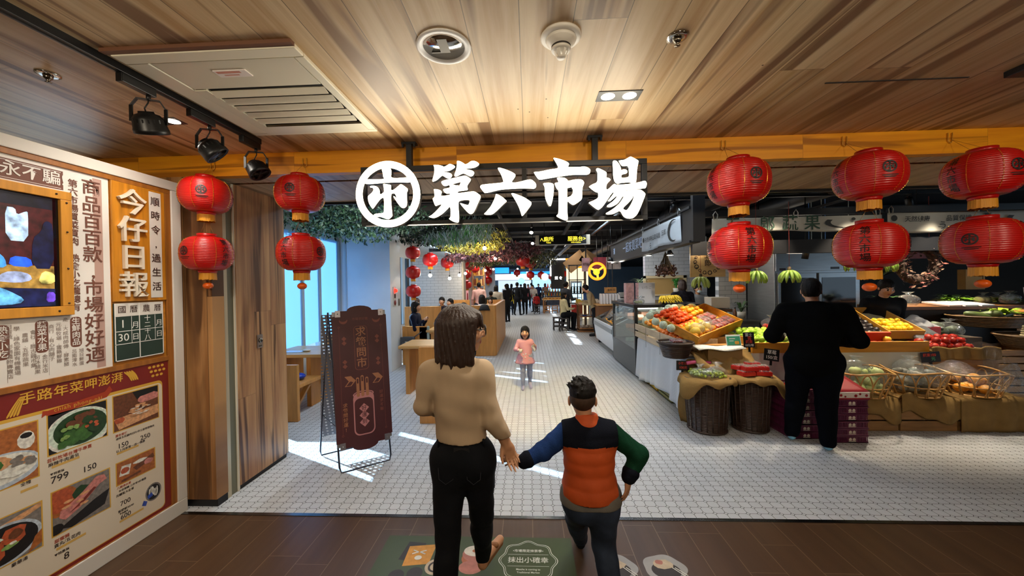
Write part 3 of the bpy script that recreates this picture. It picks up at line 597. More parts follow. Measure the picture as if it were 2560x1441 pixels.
kquad(MB(), 2.11, 2.445, 1.16, 2.31, -.02, 0, .018).build('backing', kwood, nb)
# headline in two columns
mb = MB(); kquad(mb, 2.03, 2.075, 1.17, 2.29, .0014); mb.build('headline_bar', pinkb, nb)
text('headline', '商品百百款,市場好好迺', .098, brown_m, KF(2.022, 1.735, .003), nb, .022, .0008, vertical=True, line=1.0)
text('subheading', '第六市場買菜買肉 熟食小吃攏總有', .0465, brown_m, KF(1.936, 1.88, .003), nb, .012, .0005, vertical=True, line=1.0)
kquad(MB(), 1.3, 1.895, 2.182, 2.285, .0012).build('banner', brown_m, nb)
mb = MB()
for zz in (2.19, 2.277): kquad(mb, 1.3, 1.885, zz-.0012, zz+.0012, .0022)
mb.build('banner_rule', paper_m, nb)
text('banner_text', '用心永不騙!', .078, paper_m, KF(1.70, 2.234, .0026), nb, .012, .0005)
for (y, z, s) in ((1.934, 1.396, '生鮮肉品'), (1.79, 1.39, '蔬菜水果'), (1.645, 1.38, '熟食小吃')):
    mb = MB(); kpoly(mb, [rrect(y-.026, y+.026, z-.085, z+.085, .02)], .0015); mb.build('section_plate', brown_m, nb)
    text('section_name', s, .040, paper_m, KF(y, z, .0025), nb, .02, .0004, vertical=True, line=.98)
for (y, z, s) in ((1.888, 1.345, '產.大成肉師傅.酵素豬'), (1.858, 1.345, '元榆牧場.雲籟鮮雞'), (1.828, 1.35, '商行.有心肉舖子'), (1.956, 1.25, '旭日鮮蛋'), (1.924, 1.25, '呂南津水'), (1.756, 1.33, '會社.膠古雞市集'), (1.726, 1.33, '農鋪.五郎蔬果'), (1.696, 1.33, '學.綠色家園有機農場'), (1.67, 1.33, '日青蔬.彰南農物專賣店'), (1.80, 1.245, '金行米店'), (1.77, 1.245, '可沐蔬果')):
    text('small_print', s, .0245, greyt, KF(y, z, .002), nb, 0, .0002, vertical=True, line=1.0)
mb = MB()
for yy in (1.815, 1.66): kquad(mb, yy, yy+.0015, 1.18, 1.33, .0015)
mb.build('rule', greyt, nb)
# orange wooden plaque
pl = thing('wooden_plaque', 'orange wooden plaque with four raised cream characters on the notice board', 'plaque', (KX, 2.26, 1.55))
kquad(MB(), 2.115, 2.44, 1.555, 2.305, .0, 0, .014).build('board', mat('plaque_wood', '#c07d1e', .38, noise=.3, nscale=2., stretch=(1, 16, 1.2), bmp=.05), pl, bevel=.003)
text('raised_character', '今仔日報', .172, mat('raised_cream', '#dfd3bf', .5), KF(2.222, 1.915, .026), pl, .035, .010, vertical=True, line=1.02)
kquad(MB(), 2.335, 2.412, 1.575, 2.29, .014, 0, .003).build('motto_strip', kwhite, pl)
text('motto', '順時令,過生活', .062, mat('print_dark', '#3d241b', .6), KF(2.372, 1.935, .019), pl, .03, .0005, vertical=True, line=1.55)
# chalkboard calendar
cb = thing('chalkboard_calendar', 'green chalkboard calendar showing the 30th below the orange plaque', 'chalkboard', (KX, 2.26, 1.18)); chalk = mat('chalk_white', '#e8e8e2', .8)
kquad(MB(), 2.118, 2.415, 1.185, 1.545, .0, 0, .010).build('board', mat('chalk_green', '#24382f', .7, noise=.15, nscale=5), cb, bevel=.001)
mb = MB(); kquad(mb, 2.118, 2.415, 1.462, 1.545, .0108); mb.build('header', kwhite, cb)
mb = MB()
for (a, b, c, e) in ((2.258, 2.264, 1.185, 1.545), (2.118, 2.124, 1.185, 1.545), (2.409, 2.415, 1.185, 1.545), (2.118, 2.415, 1.185, 1.191), (2.118, 2.415, 1.367, 1.371), (2.118, 2.415, 1.287, 1.291), (2.212, 2.215, 1.29, 1.46), (2.358, 2.361, 1.29, 1.46)): kquad(mb, a, b, c, e, .0112)
mb.build('grid_line', chalk, cb)
dk = mat('print_dark', '#3d241b', .6)
for s, y, z, sz, m in (('國', 2.160, 1.503, .05, dk), ('曆', 2.228, 1.503, .05, dk), ('農', 2.305, 1.503, .05, dk), ('曆', 2.378, 1.503, .05, dk), ('1', 2.163, 1.413, .07, chalk), ('月', 2.236, 1.40, .046, chalk), ('30', 2.165, 1.328, .066, chalk), ('日', 2.236, 1.325, .046, chalk), ('十', 2.31, 1.438, .042, chalk), ('二', 2.31, 1.395, .042, chalk), ('月', 2.386, 1.40, .046, chalk), ('十', 2.31, 1.352, .040, chalk), ('八', 2.31, 1.31, .042, chalk), ('日', 2.386, 1.325, .046, chalk)):
    text('numeral' if s in ('1', '30') else 'character', s, sz, m, KF(y, z, .0118), cb, .0, .0003)
# television with wooden surround
tv = thing('television', 'wall television in an orange wooden surround playing a market stall video', 'television', (KX, 1.7, 1.5)); tw = mat('tv_wood', '#c8892e', .4, noise=.2, nscale=2.5, stretch=(1, 14, 1), bmp=.04)
mb = MB(); kquad(mb, 1.862, 1.912, 1.545, 2.125, .0, 0, .028); kquad(mb, 1.2, 1.912, 2.125, 2.172, .0, 0, .028); kquad(mb, 1.2, 1.912, 1.495, 1.545, .0, 0, .028); mb.build('surround', tw, tv, bevel=.003)
mb = MB()
for y, z in ((1.887, 1.56), (1.887, 1.75), (1.887, 1.95), (1.887, 2.11), (1.845, 2.15), (1.845, 1.52), (1.6, 2.15), (1.6, 1.52)): mb.ell((KX+.029, y, z), .005, n=8, k=6)
mb.build('nail', mat('nail_dark', '#2c1a0c', .5), tv)
kquad(MB(), 1.2, 1.865, 1.543, 2.128, .0, 0, .012).build('screen', mat('screen_black', '#04050a', .15), tv)
def em(n, c, e):
    m = mat('screen_'+n, c, .4, emit=e, noise=.75, nscale=22); nt = m.node_tree; b = nt.nodes['Principled BSDF']; nt.links.new(b.inputs['Base Color'].links[0].from_socket, b.inputs['Emission Color']); return m
PICS = [('wall', '#3a0f12', .9, [(1.3, 1.75), (1.838, 1.75), (1.838, 2.06), (1.3, 2.06)]), ('dark', '#0a0b1a', .8, [(1.3, 2.06), (1.838, 2.06), (1.838, 2.12), (1.3, 2.12)]),
 ('sheet', '#9db8f0', 1.3, [(1.66, 1.88), (1.74, 1.88), (1.742, 2.03), (1.735, 2.035), (1.70, 2.01), (1.695, 2.045), (1.66, 2.045)]),
 ('bench', '#8a6a30', 1.0, [(1.3, 1.66), (1.838, 1.64), (1.838, 1.76), (1.3, 1.76)]), ('person', '#0b1030', 1., [(1.75, 1.745), (1.838, 1.745), (1.838, 1.98), (1.818, 2.0), (1.80, 1.99), (1.79, 1.94), (1.755, 1.90)]),
 ('bucket', '#1d4fe0', 1.2, [(1.665, 1.755), (1.755, 1.75), (1.745, 1.80), (1.675, 1.805)]), ('glove', '#3f8cf0', 1.2, [(1.60, 1.745), (1.66, 1.745), (1.655, 1.79), (1.63, 1.82), (1.62, 1.795), (1.60, 1.80)]),
 ('meat', '#8f9cc0', 1., [(1.61, 1.68), (1.70, 1.67), (1.75, 1.685), (1.742, 1.715), (1.70, 1.73), (1.65, 1.725)]), ('meat2', '#c9c069', .9, [(1.77, 1.67), (1.838, 1.665), (1.838, 1.725), (1.79, 1.735)]),
 ('front', '#101640', .8, [(1.3, 1.55), (1.838, 1.55), (1.838, 1.64), (1.3, 1.655)]), ('hand', '#5aa0e8', 1.2, [(1.58, 1.56), (1.70, 1.565), (1.72, 1.59), (1.66, 1.635), (1.62, 1.655), (1.58, 1.655)]), ('purple', '#5a3ab0', 1., [(1.80, 1.57), (1.838, 1.57), (1.838, 1.62), (1.805, 1.625)])]
for k, (n, c, e, p) in enumerate(PICS): kpoly(MB(), [smooth_loop(p, 1) if n not in ('wall', 'dark', 'bench', 'front') else p], .0125+.0004*k).build('picture', em(n, c, e*.75), tv)
# menu poster
po = thing('menu_poster', 'red and cream new year menu poster with dish photos low on the notice board', 'poster', (KX, 2.0, .1))
pr = mat('poster_red', '#7e1f17', .5); py = mat('poster_gold', '#d9a83a', .5); pc = mat('poster_cream', '#e0d3bd', .5); pd = mat('poster_ink', '#2a1d18', .5); prd = mat('poster_ribbon', '#a83a18', .5)
kquad(MB(), 1.2, 2.445, .105, 1.13, .0, 0, .006).build('sheet', pr, po)
mb = MB(); kpoly(mb, [rrect(1.2, 2.402, .125, 1.005, .03)], .0066); mb.build('gold_border', py, po)
mb = MB(); kpoly(mb, [rrect(1.2, 2.398, .130, .988, .03)], .0070); mb.build('cream_field', pc, po)
text('title', '手路年菜呷澎湃', .066, py, KF(1.925, 1.083, .0075), po, .03, .0008, spacing=1.04)
mb = MB(); kpoly(mb, [[(1.80, .995), (2.06, 1.02), (2.085, 1.05), (2.10, 1.02), (2.07, .985), (1.82, .958), (1.79, .975), (1.775, .965), (1.78, 1.0)]], .0078); mb.build('ribbon', prd, po)
text('romanised_title', 'chiah phong-pài', .030, py, KF(1.935, .990, .0084), po, .0, .0004, spacing=1.15)
mb = MB()
for k in range(4): kpoly(mb, [smooth_loop([(1.655+k*.012, 1.01), (1.672+k*.010, 1.05), (1.70+k*.006, 1.10), (1.695+k*.006, 1.10), (1.664+k*.010, 1.05), (1.645+k*.012, 1.01)], 1)], .0076); kpoly(mb, [smooth_loop([(2.17+k*.014, 1.115), (2.20+k*.012, 1.085), (2.215+k*.012, 1.045), (2.205+k*.012, 1.045), (2.19+k*.012, 1.08), (2.162+k*.014, 1.11)], 1)], .0076)
for k in range(11): kpoly(mb, [circ(2.32+.028*(k % 4)+.01*(k//4), 1.105-.03*(k//4), .011, 8, .009)], .0076)
mb.build('ornament', py, po)
FOOD = dict(g='#3d6a2c', gd='#22401c', r='#b5542e', rd='#7a2f20', t='#d8a070', w='#e8e4da', b='#6b3d22', k='#15110f', bl='#b7c3cf', o='#a8612c', p='#c98078', gy='#7d7670', c='#cfe0d0', y='#d8b86a', u='#2f4fb0', lg='#86a85a')
FM = {k: mat('photo_'+k, v, .5, noise=.3, nscale=60) for k, v in FOOD.items()}
def photo(y0, y1, z0, z1, bg, shapes):
    f = kquad(MB(), y0-.006, y1+.006, z0-.006, z1+.006, .0074).build('photo_border', py, po)
    mb = MB(); kquad(mb, y0, y1, z0, z1, .0078, 0); mats = [FM[bg]]; w = y1-y0; h = z1-z0
    for k, (c, pts) in enumerate(shapes):
        if FM[c] not in mats: mats.append(FM[c])
        q = [(y0+w*min(1, max(0, a)), z0+h*min(1, max(0, b))) for a, b in pts]; kpoly(mb, [q], .0080+.0002*k, mats.index(FM[c]))
    mb.build('photo', mats, f)
def blob(cx, cy, r, ry=None, n=11, j=.18, rr=R): return [(cx+(r*(1-j+2*j*rr.random()))*math.cos(2*PI*i/n), cy+((ry or r)*(1-j+2*j*rr.random()))*math.sin(2*PI*i/n)) for i in range(n)]
def crowd_of(c, n, x0, x1, y0, y1, r, ry=None): return [(c, blob(x0+(x1-x0)*R.random(), y0+(y1-y0)*R.random(), r*(.7+.6*R.random()), (ry or r))) for _ in range(n)]
photo(1.80, 2.065, .757, .968, 'k', [('w', circ(.52, .42, .58, 30, .56)), ('c', circ(.53, .44, .54, 30, .52)), ('gd', circ(.54, .46, .47, 30, .44))]+crowd_of('g', 14, .2, .6, .15, .55, .1)+crowd_of('b', 8, .35, .75, .5, .8, .09)+crowd_of('gd', 6, .6, .9, .3, .7, .1)+crowd_of('r', 4, .55, .8, .4, .55, .04)+crowd_of('lg', 6, .15, .45, .3, .6, .05))
photo(2.103, 2.369, .757, .974, 'b', [('k', [(.4, 1), (1, 1), (1, .8), (.5, .75)]), ('t', [(0, .35), (1, .42), (1, .15), (.1, .02)]), ('p', blob(.78, .72, .3, .12)), ('r', blob(.12, .28, .12, .08))]+crowd_of('t', 22, .3, .7, .3, .62, .07, .025)+crowd_of('w', 12, .3, .75, .3, .55, .06, .012))
photo(1.50, 1.757, .675, .958, 'o', [('w', blob(.84, .72, .13, .16, j=.03)), ('k', blob(.84, .8, .09, .05, j=.02)), ('bl', circ(.45, .3, .62, 30, .3)), ('w', circ(.45, .32, .55, 30, .25))]+crowd_of('t', 9, .3, .85, .35, .5, .13, .06)+crowd_of('gy', 5, .6, .9, .32, .45, .07, .05)+crowd_of('w', 6, .3, .8, .15, .3, .14, .04)+crowd_of('g', 4, .35, .55, .4, .5, .05))
photo(1.808, 2.071, .32, .552, 'gy', [('o', circ(.12, .72, .3, 24, .34)), ('r', circ(.12, .74, .23, 20, .27)), ('k', [(.1, .1), (.3, 0), (.9, .15), (1, .5), (.7, .4)]), ('gd', blob(.5, .72, .18, .16)), ('p', [(.1, .35), (.2, .25), (.45, .38), (.8, .72), (.95, .78), (.9, .92), (.75, .95), (.5, .72), (.25, .55), (.12, .5)]), ('rd', [(.25, .35), (.5, .45), (.75, .68), (.7, .72), (.45, .5)]), ('k', circ(.05, .12, .12, 16, .12))]+crowd_of('t', 5, .2, .8, .4, .75, .09, .03))
photo(2.112, 2.337, .425, .557, 'o', [('w', [(.05, .35), (.3, .3), (.36, .75), (.12, .8)]), ('r', blob(.2, .55, .1, .14)), ('b', [(.4, .5), (.95, .8), (1, .6), (.5, .3)]), ('p', blob(.82, .5, .13, .14)), ('w', blob(.6, .7, .18, .08)), ('b', [(.1, .05), (.6, .12), (.6, .22), (.1, .15)])])
photo(1.50, 1.764, .305, .535, 'gy', [('t', [(0, .75), (1, 1), (1, .9), (.2, .62)]), ('bl', circ(.45, .42, .56, 30, .44)), ('k', circ(.45, .42, .5, 30, .39)), ('o', [(.8, 0), (1, .1), (1, .4), (.9, .3)])]+[('r', blob(.62, .55, .17, .2)), ('r', blob(.3, .32, .2, .22)), ('b', blob(.64, .56, .1, .1)), ('lg', blob(.55, .36, .12, .05)), ('w', blob(.6, .4, .05, .03)), ('c', blob(.3, .58, .18, .05))])
mb = MB(); kpoly(mb, [circ(2.325, .268, .052, 24, .058)], .0076, 0); kpoly(mb, [circ(2.325, .268, .043, 24, .049)], .0078, 1)
for k in range(7): kpoly(mb, [blob(2.30+.008*k, .27+.01*math.sin(k), .006, .03, n=8)], .008, 2)
kpoly(mb, [[(2.25, .215), (2.275, .20), (2.285, .225), (2.262, .242)]], .0078, 3); kpoly(mb, [[(2.29, .235), (2.32, .245), (2.315, .27), (2.285, .26)]], .0082, 3); mb.build('dish_cutout', [FM['gy'], FM['k'], FM['w'], FM['u']], po)
for s, y, z, sz, m, al in (('799', 1.842, .618, .052, pd, 0), ('150', 1.975, .605, .046, pd, 0), ('250', 2.282, .657, .042, pd, 0), ('150', 2.150, .660, .042, pd, 0), ('700', 2.155, .300, .040, pd, 0), ('600', 2.155, .215, .040, pd, 0), ('8', 1.862, .180, .05, pd, 0)):
    text('price', s, sz, m, KF(y, z, .0078), po, .004, .0003)
for s, y, z, sz, m in (('芸彰牧場台灣牛專賣', 1.890, .728, .022, prd), ('麻辣牛肉湯包', 1.862, .704, .022, pd), ('▼特惠價', 1.832, .652, .015, pd), ('澤食家任', 2.142, .728, .017, prd), ('滷味五花腿肉切片/手工香草燻雞肉', 2.226, .709, .015, pd), ('以上均享買一送一優惠', 2.195, .632, .017, pd), ('八兩津水產', 2.150, .405, .016, prd), ('年菜預購 三件享9折優惠', 2.200, .383, .015, pd), ('海鱺虱大全餐', 2.155, .360, .017, pd), ('藍鑽蝦30/40', 2.158, .258, .017, pd), ('▼特惠價', 2.145, .240, .012, pd), ('甜蜜豬', 1.845, .286, .022, prd), ('貢丸/五花肉', 1.868, .262, .022, pd), ('▼特惠價', 1.842, .214, .016, pd), ('豪華湯', 1.68, .285, .02, pd), ('全雞', 1.71, .66, .02, pd)):
    text('caption', s, sz, m, KF(y, z, .0078), po, .012, .0002)
for y0, y1, z in ((1.81, 1.93, .683), (2.115, 2.24, .612), (1.82, 1.95, .236), (2.12, 2.26, .188), (1.69, 1.755, .62)): kquad(MB(), y0, y1, z, z+.013, .0076).build('highlight', mat('poster_yellow', '#d9ae5a', .5), po)

# ------------------------------------------------------------------ key switch on the wooden side wall
k = thing('key_switch', 'steel key switch plate on the wooden side wall', 'switch', (-2.345, 3.0, 1.18)); SX = -2.345
MB().box(SX, SX+.008, 3.02, 3.085, 1.11, 1.225).build('plate', mat('plate_steel', '#b7ada3', .3, 1.), k, bevel=.003)
MB().lathe([(.0, .012), (.018, .012), (.02, .0)], 20, 0, FR((SX+.008, 3.052, 1.175), (0, 1, 0), (0, 0, 1))).build('key_barrel', mat('barrel', '#8a857d', .25, 1.), k)
MB().box(SX+.020, SX+.0215, 3.050, 3.054, 1.163, 1.187).build('keyhole', black_m, k)
MB().box(SX+.008, SX+.0095, 3.035, 3.07, 1.12, 1.135).build('marking', mat('mark_dark', '#4a4238', .6), k)

# ------------------------------------------------------------------ folding sign with the fortune sticks
fl, fr, bk = Vector((-1.669, 3.082, 0)), Vector((-1.314, 3.340, 0)), Vector((-2.041, 3.412, 0)); wv = (fr-fl).normalized(); bo = bk-fl; br_ = fr+bo
top = fl+bo*.42+Vector((0, 0, 1.395)); up = (top-fl).normalized(); LW = (fr-fl).length; nrm = wv.cross(up)
AF = FR(fl, wv, up)   # local: x along the width, y up the face, z out of the face
sb = thing('folding_sign', 'dark maroon folding floor sign with fortune stick cup drawing, standing on the tiles', 'folding sign', tuple((fl+br_)/2))
steel_d = mat('dark_tube', '#3b3c46', .3, .7)
mb = MB(); r = .008
def loopleg(a, b, tp_a, tp_b): return [tp_a, a+(tp_a-a)*.035, a+(b-a)*.03, b+(a-b)*.03, b+(tp_b-b)*.035, tp_b]
UL = (top-fl).length
mb.tube(loopleg(fl, fr, top, fr+(top-fl)), r, 10); mb.build('front_leg', steel_d, sb)
mb = MB(); bt = top-bk; mb.tube(loopleg(bk, br_, top, br_+bt), r, 10); mb.build('back_leg', steel_d, sb)
def prof_panel(w0, w1, h0, h1, cut, arc):
    cx = (w0+w1)/2; o = []
    o += [(w0+cut, h0), ]
    for i in range(9): a = PI+PI*i/8; o.append((cx+arc*math.cos(a), h0+arc*.42*math.sin(a)))
    o += [(w1-cut, h0), (w1-cut*.9, h0+cut*.9), (w1, h0+cut), (w1, h1-cut), (w1-cut*.9, h1-cut*.9), (w1-cut, h1)]
    for i in range(9): a = PI*i/8; o.append((cx+arc*math.cos(a), h1+arc*.42*math.sin(a)))
    o += [(w0+cut, h1), (w0+cut*.9, h1-cut*.9), (w0, h1-cut), (w0, h0+cut), (w0+cut*.9, h0+cut*.9)]
    return o
pm = mat('sign_maroon', '#43141a', .5, noise=.12, nscale=6); gm = mat('sign_bronze', '#a06a4a', .5); gm2 = mat('sign_pink', '#b5787a', .5); gm3 = mat('sign_darkbronze', '#7a3f34', .5)
W0, W1, H0, H1 = -.02, LW+.02, .20, UL+.005; cx = LW/2
mb = MB(); mb.poly([prof_panel(W0, W1, H0, H1, .05, .11)], .012, 0, AF, .010); mb.build('front_panel', pm, sb)
mb = MB(); mb.box(W0+.004, W1-.004, H0+.015, UL-.0, .003, .009, 0, AF); mb.build('mounting_plate', mat('plate_grey', '#8d8d90', .4, .5), sb)
def perf():
    m, nt, b = nodes_of('perforated_panel'); tc = ND(nt, 'ShaderNodeTexCoord'); mp = ND(nt, 'ShaderNodeSeparateXYZ', {'Vector': tc.outputs['Generated']})
    u = MA(nt, 'SUBTRACT', MA(nt, 'FRACT', MA(nt, 'MULTIPLY', mp.outputs[0], 14.)), .5); v = MA(nt, 'SUBTRACT', MA(nt, 'FRACT', MA(nt, 'MULTIPLY', mp.outputs[2], 38.)), .5)
    h = MA(nt, 'LESS_THAN', MA(nt, 'ADD', MA(nt, 'MULTIPLY', u, u), MA(nt, 'MULTIPLY', v, v)), .06)
    nt.links.new(MA(nt, 'SUBTRACT', 1., h), b.inputs['Alpha']); b.inputs['Base Color'].default_value = (*lin('#6e6c72'), 1); return m
BF = FR(bk, wv, bt.normalized()); mb = MB(); mb.box(.005, LW-.005, .2, bt.length-.02, .004, .006, 0, BF); mb.build('perforated_panel', perf(), sb)
for x, y in ((W0+.05, H0+.02), (W1-.05, H0+.02), (W0+.05, UL-.02), (W1-.05, UL-.02)): mb = MB(); mb.box(x-.022, x+.022, y-.03, y+.03, .0225, .0245, 0, AF); mb.lathe([(0, .027), (.005, .0265), (.006, .0245)], 10, 1, AF @ TR(x, y, 0)); mb.build('corner_clip', [mat('clip_steel', '#98949a', .35, .8), steel_m], sb)
mb = MB(); mb.tube([fl+(top-fl)*.28, bk+(top-bk)*.30], .003, 6); mb.build('stay_chain', steel_d, sb)
ZF = .0232
def aft(s, x, y, sz, m=gm, **k): text('lettering', s, sz, m, AF @ TR(x, y, ZF), sb, k.pop('bold', .02), .0006, **k)
mb = MB(); mb.poly([rrect(cx-.060, cx+.060, .865, 1.27, .03), rrect(cx-.056, cx+.056, .869, 1.266, .027)], 0, 0, AF, ZF)
for x in (W0+.055, W1-.055): mb.box(x-.001, x+.001, H0+.12, H1-.16, ZF-.0005, ZF, 0, AF); mb.poly([circ(x, H1-.15, .009, 12), circ(x, H1-.15, .006, 12)], 0, 0, AF, ZF); mb.poly([circ(x, H0+.11, .009, 12), circ(x, H0+.11, .006, 12)], 0, 0, AF, ZF)
mb.build('border_line', gm3, sb)
aft('求籤問市', cx, 1.068, .094, gm, bold=.035, vertical=True, line=1.02)
mb = MB()
for x, y in ((.075, 1.14), (.075, .93), (LW-.075, 1.14), (LW-.075, .93)):
    for dy in (.02, -.02): mb.poly([[(x-.021, y+dy), (x, y+dy-.021), (x+.021, y+dy), (x, y+dy+.021)]], 0, 0, AF, ZF)
for x in (.075, LW-.075): mb.poly([[(x+.036*math.cos(a), 1.33+.036*math.sin(a)) for a in [PI+PI*i/10 for i in range(11)]]+[(x+.03*math.cos(a), 1.335+.018*math.sin(a)) for a in [2*PI-PI*i/10 for i in range(11)]]], 0, 0, AF, ZF)
mb.build('ornament', gm3, sb)
aft('市場求好籤', cx, 1.335, .028, gm3, bold=.0)
for x in (.065, LW-.135):
    mb = MB(); y = .775; mb.poly([[(x, y-.045), (x+.055, y-.045), (x+.095, y), (x+.055, y+.045), (x, y+.045), (x+.035, y)]], 0, 0, AF, ZF)
    mb.poly([[(x+.012, y-.040), (x+.05, y-.040), (x+.072, y-.012), (x+.055, y-.004), (x+.044, y-.004)]], 0, 1, AF, ZF+.0005)
    mb.build('arrow', [gm, pm], sb)
mb = MB(); mb.poly([rrect(cx-.090, cx+.090, .285, .66, .05), rrect(cx-.080, cx+.080, .295, .61, .045)], 0, 0, AF, ZF); mb.poly([circ(cx, .645, .09, 28, .032), circ(cx, .645, .08, 28, .024)], 0, 0, AF, ZF+.0003); mb.build('cup_outline', gm2, sb)
mb = MB()
for k, (dx, h) in enumerate(((-.045, .80), (-.005, .815), (.035, .795))): mb.poly([rrect(cx+dx-.013, cx+dx+.013, .625, h, .012, 4)], 0, 0, AF, ZF+.0006); mb.poly([rrect(cx+dx-.007, cx+dx+.007, h-.055, h-.012, .006, 3)], 0, 1, AF, ZF+.0010)
mb.build('fortune_stick', [gm, pm], sb)
mb = MB()
for k in range(3): y = .52-.062*k; mb.poly([[(cx-.042, y), (cx, y-.042), (cx+.042, y), (cx, y+.042)]], 0, 0, AF, ZF)
mb.build('diamond', gm2, sb); aft('好運到', cx, .458, .046, pm, bold=.03, vertical=True, line=1.3)
text('lettering', '求籤問好運!', .040, gm, AF @ TR(.062, .46, ZF), sb, .02, .0006, vertical=True, line=1.05)
text('lettering', '好運求不斷', .034, gm3, AF @ TR(LW-.062, .56, ZF), sb, .01, .0006, vertical=True, line=1.15)
# ------------------------------------------------------------------ helpers for goods
def copies(proto, mats, label=None, group=None):
    for i, M in enumerate(mats):
        if i == 0: proto.matrix_basis = M
        else: dup(proto, M)
    if group: pass
    return proto
def rmat(p, s=1., flat=.4):
    return TR(p[0], p[1], p[2], R.uniform(-flat, flat), R.uniform(-flat, flat), R.uniform(0, 6.3), s*R.uniform(.93, 1.07))
def heap(F, nx, ny, dx, dy, r, layers=1, jit=.15, skip=0., z0=None):
    """places of round goods lying in rows on the plane of frame F, upper layers in the gaps"""
    out = []
    for l in range(layers):
        for j in range(ny-l):
            for i in range(nx-l):
                if R.random() < skip: continue
                p = F @ Vector(((i+.5*l+.5*(j % 2)*.6)*dx+R.uniform(-jit, jit)*dx, (j+.5*l)*dy+R.uniform(-jit, jit)*dy, (z0 if z0 is not None else r)+l*r*1.35)); out.append(p)
    return out
def fruit(name, label, cat, group, r, m, squash=.9, stem_m=None, pts=(), flat=.5, prof=None, n=16):
    if not pts: return
    mb = MB()
    if prof: mb.lathe([(a*r, b*r) for a, b in prof], n, 0)
    else:
        pr = []
        for i in range(11):
            a = PI*i/10; q = math.sin(a); z = -math.cos(a)*squash
            if i >= 9: z -= .10*(i-8)*.8
            pr.append((q*r, z*r))
        mb.lathe(pr, n, 0)
    o = mb.build(name, m); tag(o, label, cat, group)
    if stem_m:
        mb = MB(); top = (prof[-1][1] if prof else squash-.16)*r; mb.lathe([(.0, 0), (r*.14, .0), (r*.07, r*.10), (r*.04, r*.2), (0, r*.21)], 7, 0, TR(0, 0, top)); mb.build('stem', stem_m, o)
    for i, p in enumerate(pts):
        M = rmat(p, 1., flat)
        if i == 0: o.matrix_basis = M
        else: dup(o, M)
    return o
orange_m = mat('mandarin_peel', '#ee7d12', .38, noise=.1, nscale=20, bmp=.15, bscale=260); orange2_m = mat('persimmon_skin', '#f0591a', .28, noise=.1, nscale=15)
yellow_m = mat('pear_skin', '#e8b62c', .4, noise=.1, nscale=25); lemon_m = mat('lemon_peel', '#ecc01c', .38, bmp=.15, bscale=220); green_m = mat('green_apple_skin', '#a9cf3f', .28, noise=.12, nscale=18)
redap_m = mat('red_apple_skin', '#a3281c', .3, noise=.6, nscale=24); tomato_m = mat('peach_red', '#e2573a', .3, noise=.15, nscale=14); leaf_m = mat('leaf_green', '#3d6a28', .45, noise=.2, nscale=20)
dkplum_m = mat('avocado_skin', '#1d1414', .35, bmp=.2, bscale=90); stem_m = mat('stem_brown', '#4c3a1c', .7); grape_m = mat('grape_skin', '#a6b83e', .2, trans=.15); berry_m = mat('strawberry_red', '#c9231b', .3, bmp=.2, bscale=240)
wrap_m = pane('clear_plastic', '#f4f8f8', .10, .06, .9, .04); film_m = pane('plastic_film', '#eef3f4', .14, .05, .5, .06); foam_m = mat('foam_net', '#ccd2b2', .7, bmp=.6, bscale=90)
crate_m = mat('crate_wood', '#c8904a', .55, noise=.22, nscale=3, stretch=(1.2, 9, 9), bmp=.06); crate2_m = mat('crate_wood_pale', '#cbb391', .6, noise=.2, nscale=3, stretch=(9, 1.2, 9), bmp=.06); crate3_m = mat('crate_wood_dark', '#8a6436', .6, noise=.25, nscale=3, stretch=(1.2, 9, 9), bmp=.06)
traywood_m = mat('tray_wood', '#cf8d2a', .45, noise=.2, nscale=2.5, stretch=(1, 9, 9), bmp=.05); card_m = mat('brown_card', '#a5793f', .7, noise=.1, nscale=8); wcard_m = mat('white_card', '#d8d2c4', .6, noise=.06, nscale=5)
def burlap():
    m, nt, b = nodes_of('burlap'); tc = ND(nt, 'ShaderNodeTexCoord'); sp = ND(nt, 'ShaderNodeSeparateXYZ', {'Vector': tc.outputs['Object']})
    w1 = MA(nt, 'SINE', MA(nt, 'MULTIPLY', MA(nt, 'ADD', sp.outputs[0], sp.outputs[1]), 900.)); w2 = MA(nt, 'SINE', MA(nt, 'MULTIPLY', sp.outputs[2], 900.))
    n = ND(nt, 'ShaderNodeTexNoise', {'Vector': tc.outputs['Object'], 'Scale': 9., 'Detail': 5.}); n2 = ND(nt, 'ShaderNodeTexNoise', {'Vector': tc.outputs['Object'], 'Scale': 240., 'Detail': 2.})
    col = MIX(nt, n.outputs[0], '#7c6138', '#a38350'); col = MIX(nt, MA(nt, 'MULTIPLY', n2.outputs[0], .35), col, '#4b3a1f')
    nt.links.new(col, b.inputs['Base Color']); b.inputs['Roughness'].default_value = .9; b.inputs['Specular IOR Level'].default_value = .1
    bump(nt, b, MA(nt, 'ADD', MA(nt, 'MULTIPLY', w1, w2), n2.outputs[0]), .4, .003); return m
burlap_m = burlap()
wickerd_m = mat('dark_wicker', '#33221a', .42, noise=.35, nscale=40); rattan_m = mat('rattan', '#b98a4a', .45, noise=.2, nscale=20)
signblk_m = mat('sign_black', '#0d0d0f', .5); signw_m = mat('sign_chalk', '#ece9e2', .6); signr_m = mat('sign_red', '#d8402c', .6); signg_m = mat('sign_green', '#4fae74', .6)
def open_box(mb, x0, x1, y0, y1, z0, z1, t=.012, M=None, mi=0, slats=0):
    mb.box(x0, x1, y0, y1, z0, z0+t, mi, M)
    n = max(1, slats); h = (z1-z0)/n; g = .015 if slats else 0
    for k in range(n):
        a, b = z0+k*h+(g if k else 0), z0+(k+1)*h
        mb.box(x0, x1, y0, y0+t, a, b, mi, M); mb.box(x0, x1, y1-t, y1, a, b, mi, M); mb.box(x0, x0+t, y0+t, y1-t, a, b, mi, M); mb.box(x1-t, x1, y0+t, y1-t, a, b, mi, M)
    return mb
